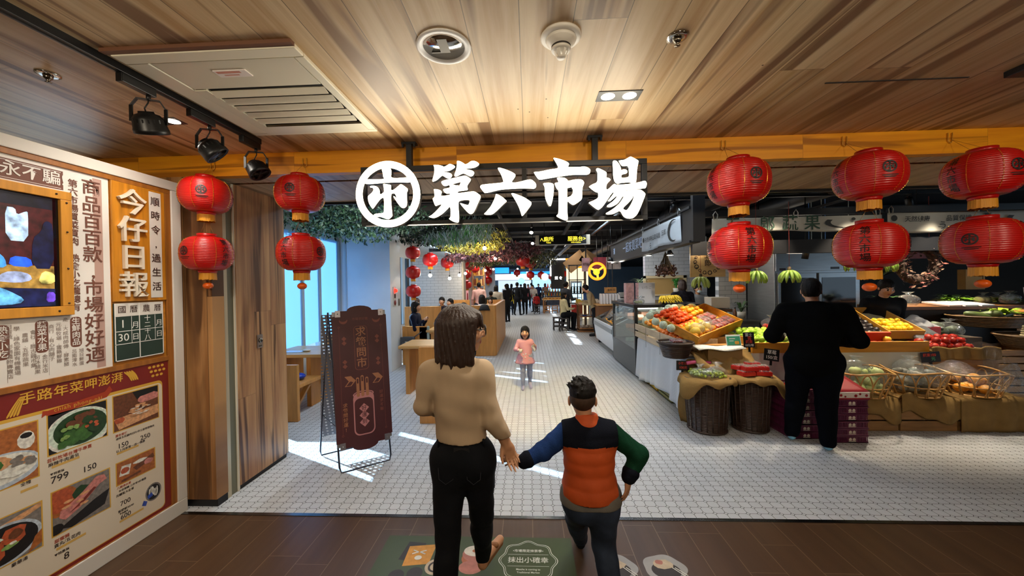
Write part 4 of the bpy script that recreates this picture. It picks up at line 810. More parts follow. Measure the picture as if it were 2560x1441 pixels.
def bag(name, label, c, r, group=None, content=None, knot=True, m=None, parent=None, cat='plastic bag', seed=None):
    """crumpled clear bag drawn together on top"""
    rr = random.Random(seed if seed is not None else hash((round(c[0], 3), round(c[1], 3))) % 9999); ph = [rr.uniform(0, 6) for _ in range(6)]
    def fn(u, v):
        a = 2*PI*u; t = PI*v; q = math.sin(t)**.75; k = 1+.10*math.sin(3*a+ph[0]+4*v)+.07*math.sin(7*a+ph[1]-9*v)+.05*math.sin(13*a+ph[2]+5*v)
        return (c[0]+r[0]*q*k*math.cos(a), c[1]+r[1]*q*k*math.sin(a), c[2]-r[2]*math.cos(t)*(1+.06*math.sin(5*a+ph[3])))
    mb = MB(); mb.grid(26, 13, fn, wrap=True)
    if knot:
        top = c[2]+r[2]*.93
        def fk(u, v): a = 2*PI*u; q = (.012+.035*v*v)*(1+.35*math.sin(5*a+ph[4]))*(r[2]/.06)**.5; return (c[0]+q*math.cos(a)+.01*v, c[1]+q*math.sin(a), top+v*.05)
        mb.grid(14, 5, fk, wrap=True)
    o = mb.build(name, m or wrap_m, parent)
    if parent is None: tag(o, label, cat, group)
    return o
def card_sign(name, label, F, w, h, lines, back, parentless=True, stick=True, cat='price sign', rim=None):
    s = thing(name, label, cat, F.translation, 0); mb = MB(); mb.box(-w/2, w/2, -h/2, h/2, -.004, 0, 0, F); mb.build('board', back, s, bevel=.001)
    if rim: mb = MB(); mb.poly([[(-w/2, -h/2), (w/2, -h/2), (w/2, h/2), (-w/2, h/2)], [(-w/2+.006, -h/2+.006), (w/2-.006, -h/2+.006), (w/2-.006, h/2-.006), (-w/2+.006, h/2-.006)]], 0, 0, F, .0008); mb.build('border', rim, s)
    for (t, x, y, sz, m) in lines: text('lettering', t, sz, m, F @ TR(x*w, y*h, .001), s, .02, .0004)
    if stick: MB().box(-.012, .012, -h/2-.05, -h/2+.02, -.009, -.004, 0, F).build('stand', blackm, s)
    return s

# ------------------------------------------------------------------ stall fascia, banners, awning
fas = struct(MB().box(2.09, 9.5, 4.74, 4.80, 1.96, 2.13).box(2.09, 9.5, 4.74, 4.80, 2.44, 2.52).box(1.95, 2.09, 4.40, 4.46, 2.1, 3.2).build('stall_fascia_trim', mat('fascia_black', '#141417', .5)))
def banner(name, label, F, w, h, sag, m, lines, group=None, marks=(), loops=True):
    b = thing(name, label, 'banner', F.translation, 0, group); ph = R.uniform(0, 6)
    wz = lambda u: .010*math.sin(u*21+ph)+.008*math.sin(u*47+ph)
    mb = MB(); mb.grid(40, 8, lambda u, v: (u*w, -h*(1-v)-sag*4*u*(1-u)*(1-.4*v)+.012*math.sin(9*u+ph)*(1-v), wz(u)*(1.1-v)), 0, F); o = mb.build('cloth', m, b, solid=.003)
    for (t, x, y, sz, mm) in lines:
        V, Fc = text_mesh(t, sz, .02, 0.); mb = MB(); mb.add([(v[0]+x*w, v[1]-(1-y)*h, .018) for v in V], Fc, 0, False, F); mb.build('lettering', mm, b)
    for (pts, mm) in marks: mb = MB(); mb.poly([[(px*w, -(1-py)*h) for px, py in pts]], 0, 0, F, .018); mb.build('drawing', mm, b)
    if loops:
        for u in (.02, .5, .98): mb = MB(); mb.tube([(u*w-.02, -.01, 0), (u*w-.03, .05, .004), (u*w, .09, 0), (u*w+.03, .05, -.004), (u*w+.02, -.01, 0)], .006, 6, M=F); mb.build('hanging_loop', m, b)
    return b
bnr_m = mat('banner_cloth', '#a9a69c', .8, noise=.08, nscale=4); grn_ink = mat('banner_green', '#22402f', .7); ink2 = mat('banner_ink', '#2a2a28', .7); whb_m = mat('banner_white', '#cfd6d8', .8, noise=.05, nscale=4)
def moon(cx, cy, r, a0): return [(cx+r*.28*math.cos(a), cy+r*math.sin(a)) for a in [a0+PI*1.2*i/12 for i in range(13)]]+[(cx+.2*r*.28+r*.25*math.cos(a), cy+r*.88*math.sin(a)) for a in [a0+PI*1.2*i/12 for i in range(12, -1, -1)]]
banner('stall_banner', 'cream fabric banner with large green shop characters above the fruit stall', front(2.33, 4.725, 2.415), 2.05, .185, .0, bnr_m, [('五', .12, .5, .2, grn_ink), ('郎', .325, .5, .2, grn_ink), ('蔬', .46, .5, .2, grn_ink), ('果', .59, .5, .2, grn_ink)], 'fabric banners of the stall', [(moon(.77, .55, .38, 2.6), ink2), (circ(.83, .75, .012, 12, .1), ink2)])
banner('stall_banner', 'cream fabric banner with small slogan, right of the big character banner', front(4.45, 4.725, 2.435), 2.1, .235, .02, bnr_m, [('天然健康', .16, .62, .075, ink2), ('品質保證', .39, .62, .075, ink2), ('う', .30, .25, .11, ink2), ('ᘛ', .55, .7, .09, ink2)], 'fabric banners of the stall', [(circ(.03, .7, .018, 14, .16), ink2), (moon(.75, .55, .35, 2.6), ink2)])
aw = thing('shop_awning', 'long black shop fascia running along the aisle with white brushed slogan', 'shop fascia', (1.98, 6.3, 2.1))
mb = MB(); mb.box(1.955, 2.05, 4.46, 8.75, 2.12, 2.50); mb.box(1.93, 2.06, 4.46, 8.8, 2.09, 2.12); mb.box(1.93, 2.06, 4.46, 8.8, 2.50, 2.53); mb.build('fascia_board', mat('fascia_black', '#141417', .5), aw, bevel=.002)
AWF = lambda y, z, dx=0.: FR((1.953-dx, y, z), (0, -1, 0), (0, 0, 1))
text('lettering', '一起來買菜吧!', .215, mat('slogan_white', '#b9cdea', .5), AWF(6.95, 2.31), aw, .015, .002)
text('lettering', '逛', .14, mat('slogan_white', '#b9cdea', .5), AWF(8.38, 2.33), aw, .01, .002)
banner('stall_banner', 'white fabric banner draped over the black fascia at the aisle corner', FR((1.935, 6.28, 2.47), (0, -1, 0), (0, -.04, 1)), 1.55, .33, .0, whb_m, [('天然健康', .24, .5, .085, ink2), ('品質保證', .46, .5, .085, ink2), ('五郎', .66, .55, .085, ink2), ('ら', .30, .16, .10, ink2)], 'fabric banners of the stall', [(circ(.08, .55, .025, 14, .13), ink2), (moon(.88, .5, .45, 1.2), ink2)])
# stall lamps: track heads with bright lamps
def stall_spot(x, y, z, tx, ty, label, e, lit=True, col=WARM, group='track heads over the stall'):
    s = thing('stall_spotlight', label, 'spotlight', (x, y, z), 0, group); dv = (Vector((tx, ty, .9))-Vector((x, y, z-.12))).normalized()
    q = dv.to_track_quat('-Z', 'Y').to_matrix().to_4x4(); M = Matrix.Translation((x, y, z-.12)) @ q
    mb = MB(); mb.box(x-.015, x+.015, y-.05, y+.05, z-.03, z); mb.tube([(x, y, 3.2), (x, y, z-.11)], .008, 8); mb.build('adapter', blackm, s)
    MB().lathe([(0, .07), (.040, .07), (.046, .05), (.046, -.07), (.042, -.07), (.040, -.05)], 20, 0, M).build('lamp_head', blackm, s)
    if lit:
        MB().lathe([(0, -.055), (.040, -.056)], 18, 0, M).build('lens', hot_m, s)
        lamp('stall_beam', 'SPOT', (M @ Vector((0, 0, -.09))), e, col, target=(tx, ty, .9), spot_size=1.25, spot_blend=.6, shadow_soft_size=.04)
    else: MB().lathe([(0, -.055), (.040, -.056)], 18, 0, M).build('lens', mat('lens_dark', '#55524a', .2), s)
stall_spot(2.15, 4.42, 2.86, 2.15, 4.75, 'black spotlight over the citrus tray near the fascia corner', 130)
stall_spot(3.22, 4.42, 2.86, 2.75, 4.6, 'black spotlight over the green apple box', 110)
stall_spot(4.1, 4.42, 2.86, 3.9, 4.6, 'black spotlight over the lemon box', 150)
stall_spot(5.0, 4.42, 2.86, 4.9, 4.5, 'black spotlight over the red apples', 150)
stall_spot(5.6, 5.62, 2.86, 6.0, 5.7, 'black spotlight over the leafy vegetables', 360)
stall_spot(2.2, 5.62, 2.86, 2.05, 6.0, 'black spotlight over the glass display case', 60, col=NEUT)
for i, (x, y, z, lb) in enumerate(((3.62, 5.9, 2.02, 'unlit black cylinder lamp left of the middle lanterns'), (4.33, 5.9, 2.02, 'unlit black cylinder lamp just left of the hanging bananas'))): stall_spot(x, y, z+.12, x-.1, y+.2, lb, 0, False)
ll = thing('work_lamp', 'bright white strip lamp on top of the steel refrigerator', 'lamp', (4.7, 6.6, 2.10)); MB().box(4.53, 4.87, 6.53, 6.60, 2.12, 2.16).build('lamp_tube', hot_m, ll); MB().box(4.51, 4.89, 6.56, 6.66, 2.10, 2.18).build('housing', steel_m, ll)
# pendant lamps deeper in the shop
for i, (x, y, z) in enumerate(((2.35, 7.3, 2.15), (2.62, 6.9, 2.12), (2.1, 8.3, 2.15), (1.92, 8.6, 2.12), (2.9, 6.4, 2.2))):
    s = thing('pendant_lamp', ('bright shop lamp under the awning, ' + ('right of the dried flowers', 'beside the wooden name board', 'nearest the brick wall', 'farthest down the aisle', 'over the shop counter')[i]), 'lamp', (x, y, z), 0, 'shop lamps under the awning')
    MB().lathe([(0, .10), (.03, .10), (.05, .06), (.085, .0), (.08, 0), (.045, .055)], 18, 0, TR(x, y, z)).build('shade', blackm, s); MB().lathe([(0, .012), (.076, .004)], 16, 0, TR(x, y, z)).build('bulb', hot_m, s); mb = MB(); mb.tube([(x, y, z+.1), (x, y, 3.2)], .004, 6); mb.build('cable', blackm, s)
    lamp('shop_lamp', 'POINT', (x, y, z-.06), 8, NEUT, shadow_soft_size=.06)

# ------------------------------------------------------------------ refrigerator, back of the shop
f = thing('refrigerator', 'tall two door stainless steel refrigerator behind the fruit stall', 'refrigerator', (4.95, 6.9, 0)); ss = mat('fridge_steel', '#8f9294', .35, .8, noise=.08, nscale=4, stretch=(1, 1, 8))
MB().box(4.255, 5.68, 6.52, 7.30, .1, 2.10).build('body', ss, f, bevel=.006)
for k, (a, b) in enumerate(((4.30, 4.94), (4.98, 5.63))):
    dr = MB().box(a, b, 6.49, 6.52, .18, 1.74).build('door', ss, f, bevel=.004); MB().box(a+.05, b-.05, 6.484, 6.49, .26, 1.66).build('glass', mat('fridge_glass', '#101316', .12), dr)
    MB().box((b-.045) if k == 0 else a+.02, (b-.02) if k == 0 else a+.045, 6.45, 6.49, .8, 1.2).build('handle', steel_m, dr, bevel=.004)
MB().box(4.27, 5.66, 6.495, 6.52, 1.78, 2.08).build('control_panel', ss, f, bevel=.004); mb = MB(); mb.box(5.18, 5.32, 6.49, 6.496, 1.80, 1.84); mb.box(4.33, 4.43, 6.49, 6.496, 1.79, 1.83); mb.build('display', mat('panel_dark', '#2a1c1c', .4), f)
for x in (4.3, 5.6): MB().box(x, x+.05, 6.55, 6.6, 0, .1).build('foot', blackm, f)
wd = thing('name_board', 'square wooden board with burnt fruit ring drawing and two characters, hung in the shop', 'wooden board', (3.05, 6.4, 2.0)); BF2 = FR((2.77, 6.38, 1.70), (1, .03, 0), (0, 0, 1))
MB().box(0, .60, 0, .53, -.02, 0, 0, BF2).build('board', mat('board_pine', '#c19a62', .5, noise=.12, nscale=3, stretch=(1, 8, 8)), wd, bevel=.003)
text('lettering', '五郎', .125, mat('burnt_ink', '#3a2413', .7), BF2 @ TR(.30, .30, .002), wd, .03, .001, vertical=True, line=1.05)
mb = MB()
for k in range(15):
    a = 2*PI*k/15+.25; c2 = (.30+.215*math.cos(a), .265+.195*math.sin(a)); r = .026+.014*(k % 3)/2; mb.poly([circ(*c2, r, 14), circ(*c2, r*.62, 14)], 0, 0, BF2, .002)
    mb.poly([smooth_loop([(c2[0]+.02, c2[1]), (c2[0]+.05*math.cos(a+1.2), c2[1]+.05*math.sin(a+1.2)), (c2[0]+.03*math.cos(a+.4), c2[1]+.03*math.sin(a+.4))], 1)], 0, 0, BF2, .002)
mb.build('drawing', mat('burnt_ink', '#3a2413', .7), wd); mb = MB(); mb.tube([(2.85, 6.38, 2.22), (2.85, 6.38, 2.9)], .004, 6); mb.tube([(3.3, 6.40, 2.22), (3.3, 6.4, 2.9)], .004, 6); mb.build('hanging_cord', cord_m, wd)
# hatch with shelf in the brick wall
ht = thing('serving_hatch', 'pale framed serving hatch with plants on its sill behind the shop assistant', 'hatch', (3.0, 8.85, 1.3)); mb = MB(); mb.box(2.75, 3.75, 8.84, 8.90, 1.30, 1.34); mb.box(2.75, 3.75, 8.84, 8.90, 1.72, 1.78); mb.box(2.75, 2.80, 8.84, 8.9, 1.3, 1.78); mb.box(3.68, 3.75, 8.84, 8.9, 1.3, 1.78); mb.build('frame', mat('hatch_cream', '#d8c7a0', .5), ht); MB().box(2.8, 3.68, 8.87, 8.895, 1.34, 1.72).build('opening', mat('hatch_warm', '#b9985f', .6), ht)
def plant(name, label, x, y, z, r, h, n, col, pot=True, seed=1, wdt=.02, potm=None, grp=None):
    rr = random.Random(seed); p = thing(name, label, 'plant', (x, y, z), 0, grp)
    if pot: MB().lathe([(0, 0), (r*.45, 0), (r*.6, h*.35), (r*.55, h*.35), (0, h*.31)], 18, 0, TR(x, y, z)).build('pot', potm or wcard_m, p)
    mb = MB(); z1 = z+(h*.3 if pot else 0)
    for k in range(n):
        a = rr.uniform(0, 6.28); L = r*rr.uniform(.7, 1.3); hh = h*rr.uniform(.4, 1.); pts = []
        for i in range(6): t = i/5; pts.append(Vector((x+L*t*math.cos(a), y+L*t*math.sin(a), z1+hh*(1.9*t-1.35*t*t))))
        s = Vector((-math.sin(a), math.cos(a), 0)); vs = []; 
        for i, q in enumerate(pts): w = wdt*math.sin(PI*(.12+.88*i/5))+.001; vs += [q-s*w, q+s*w+Vector((0, 0, .2*w))]
        mb.add(vs, [(2*i, 2*i+1, 2*i+3, 2*i+2) for i in range(5)], 0, True)
    mb.build('leaves', mat(f'plant_{col}', col, .45, noise=.25, nscale=9), p); return p
plant('potted_plant', 'green fern plant on the hatch sill', 3.45, 8.70, 1.34, .12, .4, 30, '#3f8a3c', seed=3); plant('potted_plant', 'small white potted plant on the steel counter by the refrigerator', 4.02, 7.1, .92, .14, .34, 16, '#46673a', seed=5)
# work counter with steel bowls and bottles
wc = thing('work_counter', 'grey work counter along the tiled wall behind the fruit trays', 'counter', (3.2, 7.1, 0)); MB().box(3.05, 4.2, 6.8, 7.3, .86, .90).build('worktop', steel_m, wc, bevel=.003); MB().box(3.08, 4.2, 6.85, 7.3, 0, .86).build('cabinet', mat('counter_grey', '#5a5c5e', .5), wc)
for i, (x, z, r) in enumerate(((3.20, .90, .10), (3.42, .90, .12), (3.31, 1.0, .11))): tag(MB().lathe([(0, 0), (r*.5, 0), (r, .085), (r*.97, .085), (r*.48, .006)], 20, 0, TR(x, 7.0, z)).build('steel_bowl', steel_m), ('steel bowl on the left of the work counter', 'larger steel bowl beside another on the work counter', 'steel bowl nested on top of the others on the work counter')[i], 'bowl')
for i, (x, c) in enumerate(((3.58, '#3c5c34'), (3.66, '#c9b04a'), (3.74, '#b9c2c4'), (3.86, '#6b3f1f'))):
    b = thing('bottle', ('green', 'yellow', 'clear', 'brown')[i]+' bottle on the work counter', 'bottle', (x, 7.02, .9), 0, 'bottles on the work counter'); MB().lathe([(0, 0), (.032, 0), (.034, .13), (.014, .18), (.013, .22), (0, .22)], 14, 0, TR(x, 7.02, .9)).build('glass', mat('bottle_'+c, c, .15), b); MB().lathe([(.015, .205), (.015, .23), (0, .23)], 12, 0, TR(x, 7.02, .9)).build('cap', blackm, b)
scp = thing('weighing_scale', 'white boxy weighing scale behind the citrus tray', 'scale', (3.1, 6.2, .9)); MB().box(2.98, 3.28, 6.1, 6.35, 1.18, 1.36).build('housing', wcard_m, scp, bevel=.01); MB().box(2.96, 3.3, 6.06, 6.36, 1.12, 1.17).build('pan', steel_m, scp, bevel=.004); MB().box(3.02, 3.24, 6.12, 6.33, .6, 1.12).build('pedestal', mat('counter_grey', '#5a5c5e', .5), scp)
# dried flowers
def dried(name, label, x, y, z, r, h, hang, col, seed, group):
    rr = random.Random(seed); p = thing(name, label, 'dried flowers', (x, y, z), 0, group); mb = MB(); mf = MB()
    for k in range(70):
        a = rr.uniform(0, 6.28); q = rr.uniform(0, 1)**.5; e = Vector((x+r*q*math.cos(a), y+r*q*math.sin(a), z-h*rr.uniform(.65, 1.))); mb.tube([(x, y, z), (x+r*.25*q*math.cos(a), y+r*.25*q*math.sin(a), z-h*.3), e], .0022, 4, cap=False)
        for _ in range(4): c = e+Vector((rr.uniform(-.03, .03), rr.uniform(-.03, .03), rr.uniform(-.03, .06))); mf.ell(c, rr.uniform(.008, .018), n=6, k=4)
    mb.build('stems', stem_m, p); mf.build('flower_heads', mat('dried_'+col, col, .8, noise=.35, nscale=30), p); mb = MB(); mb.tube([(x, y, z-.02), (x, y, hang+.3)], .003, 5); mb.build('cord', cord_m, p); return p
dried('dried_bouquet', 'big bunch of brown dried flowers hanging upside down under the awning', 2.38, 6.45, 2.16, .16, .42, 2.9, '#5a3a30', 4, 'dried flowers'); dried('dried_bouquet', 'smaller tan dried bunch hanging behind the brown one', 2.55, 6.8, 2.12, .10, .34, 2.9, '#a07a4c', 9, 'dried flowers')
def wreath(x, y, z, Rr, label, seed):
    rr = random.Random(seed); p = thing('wreath', label, 'wreath', (x, y, z)); mb = MB(); mb.tube([(x+Rr*math.cos(2*PI*i/24), y, z+Rr*math.sin(2*PI*i/24)) for i in range(24)], .05, 8, closed=True); mb.build('ring', mat('twig', '#3b2a1d', .8), p); ml = MB()
    for k in range(420):
        a = rr.uniform(0, 6.28); b = rr.uniform(0, 6.28); q = .055*rr.uniform(.7, 1.8); c = Vector((x+(Rr+q*math.cos(b))*math.cos(a), y-abs(q*math.sin(b)), z+(Rr+q*math.cos(b))*math.sin(a))); s = rr.uniform(.015, .035); u = Vector((rr.uniform(-1, 1), rr.uniform(-1, 1), rr.uniform(-1, 1))).normalized(); w = u.orthogonal().normalized()
        ml.add([c-u*s, c+w*s*.4, c+u*s, c-w*s*.4], [(0, 1, 2, 3)], rr.choice((0, 0, 0, 1, 2)))
    ml.build('dried_leaves', [mat('wreath_brown', '#4a3226', .7), mat('wreath_tan', '#9a7660', .7), mat('wreath_pink', '#8a4a44', .7)], p); mb = MB(); mb.tube([(x, y, z+Rr), (x, y, 2.9)], .003, 5); mb.build('cord', cord_m, p); return p
wreath(4.92, 4.85, 1.80, .21, 'large wreath of dried brown leaves hanging right of the vendor', 11)
# hanging green bananas
def banana_bunch(label, x, y, z, n, s, m, rows=2, hang=2.6, lay=False, group='hanging banana bunches'):
    p = thing('banana_bunch', label, 'bananas', (x, y, z), 0, group); 
    MB().lathe([(0, .03*s), (.018*s, .025*s), (.022*s, -.03*s), (.0, -.04*s)], 10, 0, TR(x, y, z)).build('stalk', stem_m, p)
    for r_ in range(rows):
        for k in range(n):
            a = (k/(n)-.5)*PI*1.7-PI/2 if not lay else (k/(n-1)-.5)*1.5-PI/2; dv = Vector((math.cos(a), math.sin(a), 0)); L = s*(.15-.012*r_); pts = []; rad = []
            for i in range(7):
                t = i/6
                if lay: pts.append(Vector((x, y, z))+dv*(L*1.1*t)+Vector((0, 0, .05*s*math.sin(PI*t)+.035*s*r_-.01)))
                else: pts.append(Vector((x, y, z-.02*s-.028*s*r_))+dv*(L*(.75*math.sin(t*1.5)))+Vector((0, 0, -L*(.15*t+.75*t*t))))
                rad.append(s*.0185*(.35, .8, 1., 1., .95, .75, .25)[i])
            mb = MB(); mb.tube(pts, rad, 7); mb.build('banana', m, p)
    if hang: mb = MB(); mb.tube([(x, y, z+.02), (x, y, hang)], .0025, 5); mb.build('string', mat('string_red', '#8a2a20', .7), p)
    return p
gban = mat('green_banana', '#7f9c3c', .45, noise=.2, nscale=14); yban = mat('yellow_banana', '#e0c02a', .42, noise=.15, nscale=14)
banana_bunch('green banana bunch on a string, left of the refrigerator doors', 2.85, 4.7, 1.76, 9, 1., gban); banana_bunch('green banana bunch on a red string before the refrigerator', 3.25, 4.7, 1.76, 9, 1., gban)
banana_bunch('green banana bunch half behind the middle lanterns', 4.1, 4.75, 1.90, 9, 1.05, gban); banana_bunch('green banana bunch hanging over the vendor', 4.40, 4.75, 1.92, 9, 1.25, gban)
banana_bunch('pale green banana bunch hanging beside the shop assistant', 2.86, 6.2, 1.72, 8, 1.2, mat('pale_banana', '#a9b95a', .45), hang=2.9)

# ------------------------------------------------------------------ glass display case and freezer along the aisle
dc = thing('display_case', 'glass refrigerated display case with black base beside the white clothed table', 'display case', (2.3, 7.1, 0)); bk_m = mat('case_black', '#17181b', .35)
MB().box(1.80, 3.0, 6.30, 7.95, .03, .47).build('base', mat('case_panel', '#3d4246', .35, .3), dc, bevel=.004); MB().box(1.83, 2.97, 6.34, 7.9, 0, .03).build('plinth', black_m, dc)
mb = MB()
for x, y in ((1.80, 6.30), (2.95, 6.30), (1.80, 7.90), (2.95, 7.90)): mb.box(x, x+.05, y, y+.05, .47, 1.19)
mb.build('post', bk_m, dc, bevel=.002); MB().box(1.78, 3.02, 6.28, 7.97, 1.19, 1.245).build('top', mat('case_top', '#26272b', .25, .3), dc, bevel=.003)
cg = pane('case_glass', '#eef6f6', .12, .02)
MB().box(1.805, 1.812, 6.35, 7.90, .47, 1.19).build('side_pane', cg, dc); MB().box(1.85, 2.95, 6.305, 6.312, .47, 1.19).build('front_pane', cg, dc)
for z in (.72, .95): MB().box(1.85, 2.95, 6.36, 7.88, z, z+.012).build('shelf', pane('shelf_glass', '#e8f3f0', .1), dc)
MB().box(1.86, 2.9, 6.36, 6.40, 1.165, 1.185).build('case_lamp', mat('case_lamp', '#fff3dd', .4, emit=9.), dc); lamp('case_light', 'AREA', (2.4, 6.7, 1.16), 16, NEUT, target=(2.4, 6.7, .5), shape='RECTANGLE', size=.9, size_y=.7)
k = 0
for z in (.475, .735, .965):
    for (x, y) in ((1.98, 6.55), (2.22, 6.55), (2.5, 6.6), (2.05, 6.9), (2.35, 6.95), (2.0, 7.3), (2.3, 7.4), (2.7, 7.0)):
        c = R.choice(('#d98a6a', '#e6c9a0', '#c9d2c4', '#e0a48c', '#d8d0b8')); w, h = R.uniform(.07, .10), R.uniform(.05, .085)
        o = tag(MB().box(-w, w, -w*.8, w*.8, 0, h).build('food_pack', mat('pack_'+c, c, .5, noise=.2, nscale=20), bevel=.008), 'plastic food pack inside the glass display case', 'food pack', 'food packs in the display case'); o.location = (x, y, z); o.rotation_euler = (0, 0, R.uniform(-.3, .3)); k += 1
# things on top of the case
pt = thing('paper_bag', 'pale grey paper carrier bag with printed characters on top of the display case', 'paper bag', (1.93, 6.8, 1.245)); pbm = mat('paper_bag_grey', '#c9c9cc', .6, noise=.05, nscale=5)
MB().box(1.98, 2.28, 6.70, 6.86, 1.245, 1.62).build('bag_body', pbm, pt, bevel=.004); MB().box(1.975, 1.985, 6.70, 6.86, 1.245, 1.62).build('side_gusset', mat('bag_side', '#d9a59c', .6, noise=.3, nscale=25), pt); text('lettering', 'いちご', .06, mat('bag_grey_ink', '#8c8c90', .6), front(2.13, 6.697, 1.53), pt, .01, .0004)
mb = MB(); mb.poly([rrect(-.03, .03, -.012, .012, .006)], 0, 0, front(2.06, 6.697, 1.36)); mb.build('print', mat('bag_grey_ink', '#8c8c90', .6), pt)
p2 = thing('paper_bag', 'pink printed paper bag behind the grey bag on the display case', 'paper bag', (1.9, 7.0, 1.245)); MB().box(1.82, 1.97, 6.92, 7.08, 1.245, 1.62).build('bag_body', mat('bag_pink', '#d9a8a0', .6, noise=.25, nscale=20), p2, bevel=.004)
plant('potted_plant', 'spider plant trailing over the paper bag on the display case', 2.07, 6.9, 1.60, .17, .17, 26, '#8fae84', False, 8, .008)
banana_bunch('ripe yellow bananas in a pile on the display case', 2.36, 6.50, 1.275, 7, 1.25, yban, 2, 0, True, 'ripe bananas on the display case'); banana_bunch('ripe yellow bananas lying on another bunch on the display case', 2.50, 6.52, 1.285, 6, 1.2, yban, 2, 0, True, 'ripe bananas on the display case')
tag(MB().lathe([(0, 0), (.11, 0), (.16, .02), (.155, .022), (.10, .006)], 24, 0, TR(2.43, 6.42, 1.245)).build('black_tray', bk_m), 'round black tray under the bananas', 'tray'); bag('vegetable_bag', 'clear bag of pale sprouts at the aisle corner of the display case', (1.90, 6.42, 1.29), (.09, .09, .055)); 
mb = MB()
for _ in range(60): c = Vector((1.90+R.uniform(-.06, .06), 6.42+R.uniform(-.06, .06), 1.265+R.uniform(0, .04))); mb.tube([c, c+Vector((R.uniform(-.04, .04), R.uniform(-.04, .04), R.uniform(-.005, .015)))], .003, 4)
tag(mb.build('sprouts', mat('sprout', '#b9b56a', .5)), 'pale sprouts in the clear bag', 'sprouts', kind='stuff')
mch = thing('card_terminal', 'grey till machine at the far corner of the display case', 'till', (1.88, 7.5, 1.245)); MB().box(1.82, 2.06, 7.3, 7.6, 1.245, 1.30, 0).build('base', mat('till_grey', '#6f7275', .5), mch, bevel=.008); MB().box(-.12, .12, -.10, .10, 0, .02, 0, TR(1.94, 7.42, 1.37, rx=.5)).build('display', bk_m, mch, bevel=.004); MB().box(1.93, 1.95, 7.44, 7.46, 1.29, 1.38).build('stand', blackm, mch)
fz = thing('chest_freezer', 'white chest freezer with slanted glass top along the aisle', 'freezer', (2.2, 9.4, 0)); fzm = mat('freezer_white', '#d7dde2', .35)
FZ = [(1.86, .10), (2.75, .10), (2.75, .98), (2.45, .98), (1.80, .66), (1.80, .50)]
MB().poly([[(y - 0, z) for y, z in FZ]], 2.2, 0, FR((0, 8.05+2.2, 0), (1, 0, 0), (0, 0, 1))).build('body', fzm, fz, bevel=.01)
mb = MB(); mb.add([(1.815, 8.1, .675), (2.45, 8.1, .99), (2.45, 10.2, .99), (1.815, 10.2, .675)], [(0, 1, 2, 3)]); mb.build('glass_lid', pane('freezer_glass', '#dfe8ec', .25, .05), fz, solid=.006); MB().box(1.79, 1.80, 8.05, 10.25, .50, .60).build('bumper', mat('bumper_grey', '#9fa6ab', .4), fz); MB().box(1.855, 1.862, 8.15, 8.7, .14, .46).build('grille', mat('grille_teal', '#5c6f70', .4), fz); mb = MB()
for y in (8.15, 10.1): mb.box(1.9, 2.7, y, y+.06, 0, .1)
mb.build('foot', blackm, fz)
for i in range(14): x = 1.9+.5*R.random(); y = 8.25+i*.13; o = tag(MB().box(-.06, .06, -.05, .05, 0, .03).build('frozen_pack', R.choice((wcard_m, steel_m, mat('pack_blue', '#9fc0cc', .4), mat('pack_dark', '#54585a', .4))), bevel=.01), 'frozen food pack lying on the freezer glass', 'food pack', 'frozen packs on the freezer'); o.matrix_basis = FR((x, y, .69+(x-1.815)*.496), (1, 0, .496), (0, 1, 0))

# ------------------------------------------------------------------ table with white cloth, citrus crate, slanted tray
tb = thing('display_table', 'wooden trestle table under the white cloth, carrying citrus crates', 'table', (2.4, 5.3, 0)); MB().box(1.86, 2.54, 4.42, 6.22, .665, .70).build('tabletop', crate_m, tb)
for x, y in ((1.9, 4.5), (2.46, 4.5), (1.9, 6.1), (2.46, 6.1)): MB().box(x, x+.06, y, y+.06, 0, .665).build('leg', crate_m, tb)
def clothm():
    m, nt, b = nodes_of('checked_cloth'); tc = ND(nt, 'ShaderNodeTexCoord'); sp = ND(nt, 'ShaderNodeSeparateXYZ', {'Vector': tc.outputs['Object']})
    a = MA(nt, 'FRACT', MA(nt, 'MULTIPLY', sp.outputs[2], 55.)); c = MA(nt, 'FRACT', MA(nt, 'MULTIPLY', sp.outputs[1], 30.)); l = MA(nt, 'MAXIMUM', MA(nt, 'LESS_THAN', a, .18), MA(nt, 'MULTIPLY', MA(nt, 'LESS_THAN', c, .1), .5))
    nt.links.new(MIX(nt, l, '#d9dde0', '#b2b7bd'), b.inputs['Base Color']); b.inputs['Roughness'].default_value = .85; return m
def cl(u, v):
    y = 4.40+u*1.86; hem = .10+.05*math.sin(u*5)+.10*(1-u)*0
    if v < .75: t = v/.75; amp = (1-t)*.035+.004; x = 1.835-(1-t)*.03-(.5+.5*math.sin(u*38+math.sin(u*9)*2))*amp-(1-t)*.02*math.sin(u*17); return (x, y-(1-t)*.0, hem+(.708-hem)*t)
    t = (v-.75)/.25; return (1.835+.5*t, y, .708)
tag(MB().grid(90, 18, cl).build('tablecloth', clothm(), solid=.004), 'white ribbed tablecloth hanging over the aisle side of the fruit table', 'tablecloth')
for i, (y, c) in enumerate(((5.75, '#d8ad1e'), (5.2, '#8d8a4c'))):
    o = open_box(MB(), 1.88, 2.3, y-.26, y+.22, .0, .14 if i else .17, .012, None, 0, 3).build('plastic_crate', mat('crate_'+c, c, .45)); tag(o, ('yellow plastic crate' if i == 0 else 'dull green plastic crate')+' on the floor under the white tablecloth', 'crate')
cr = thing('citrus_crate', 'long pale slatted crate of mandarins along the aisle edge of the table', 'crate', (2.03, 5.4, .708))
mb = MB()
for z0, z1 in ((.715, .80), (.825, .925)): mb.box(1.80, 1.812, 4.52, 6.35, z0, z1); mb.box(2.26, 2.272, 4.52, 6.35, z0, z1); mb.box(1.80, 2.272, 4.508, 4.52, z0, z1); mb.box(1.80, 2.272, 6.35, 6.362, z0, z1)
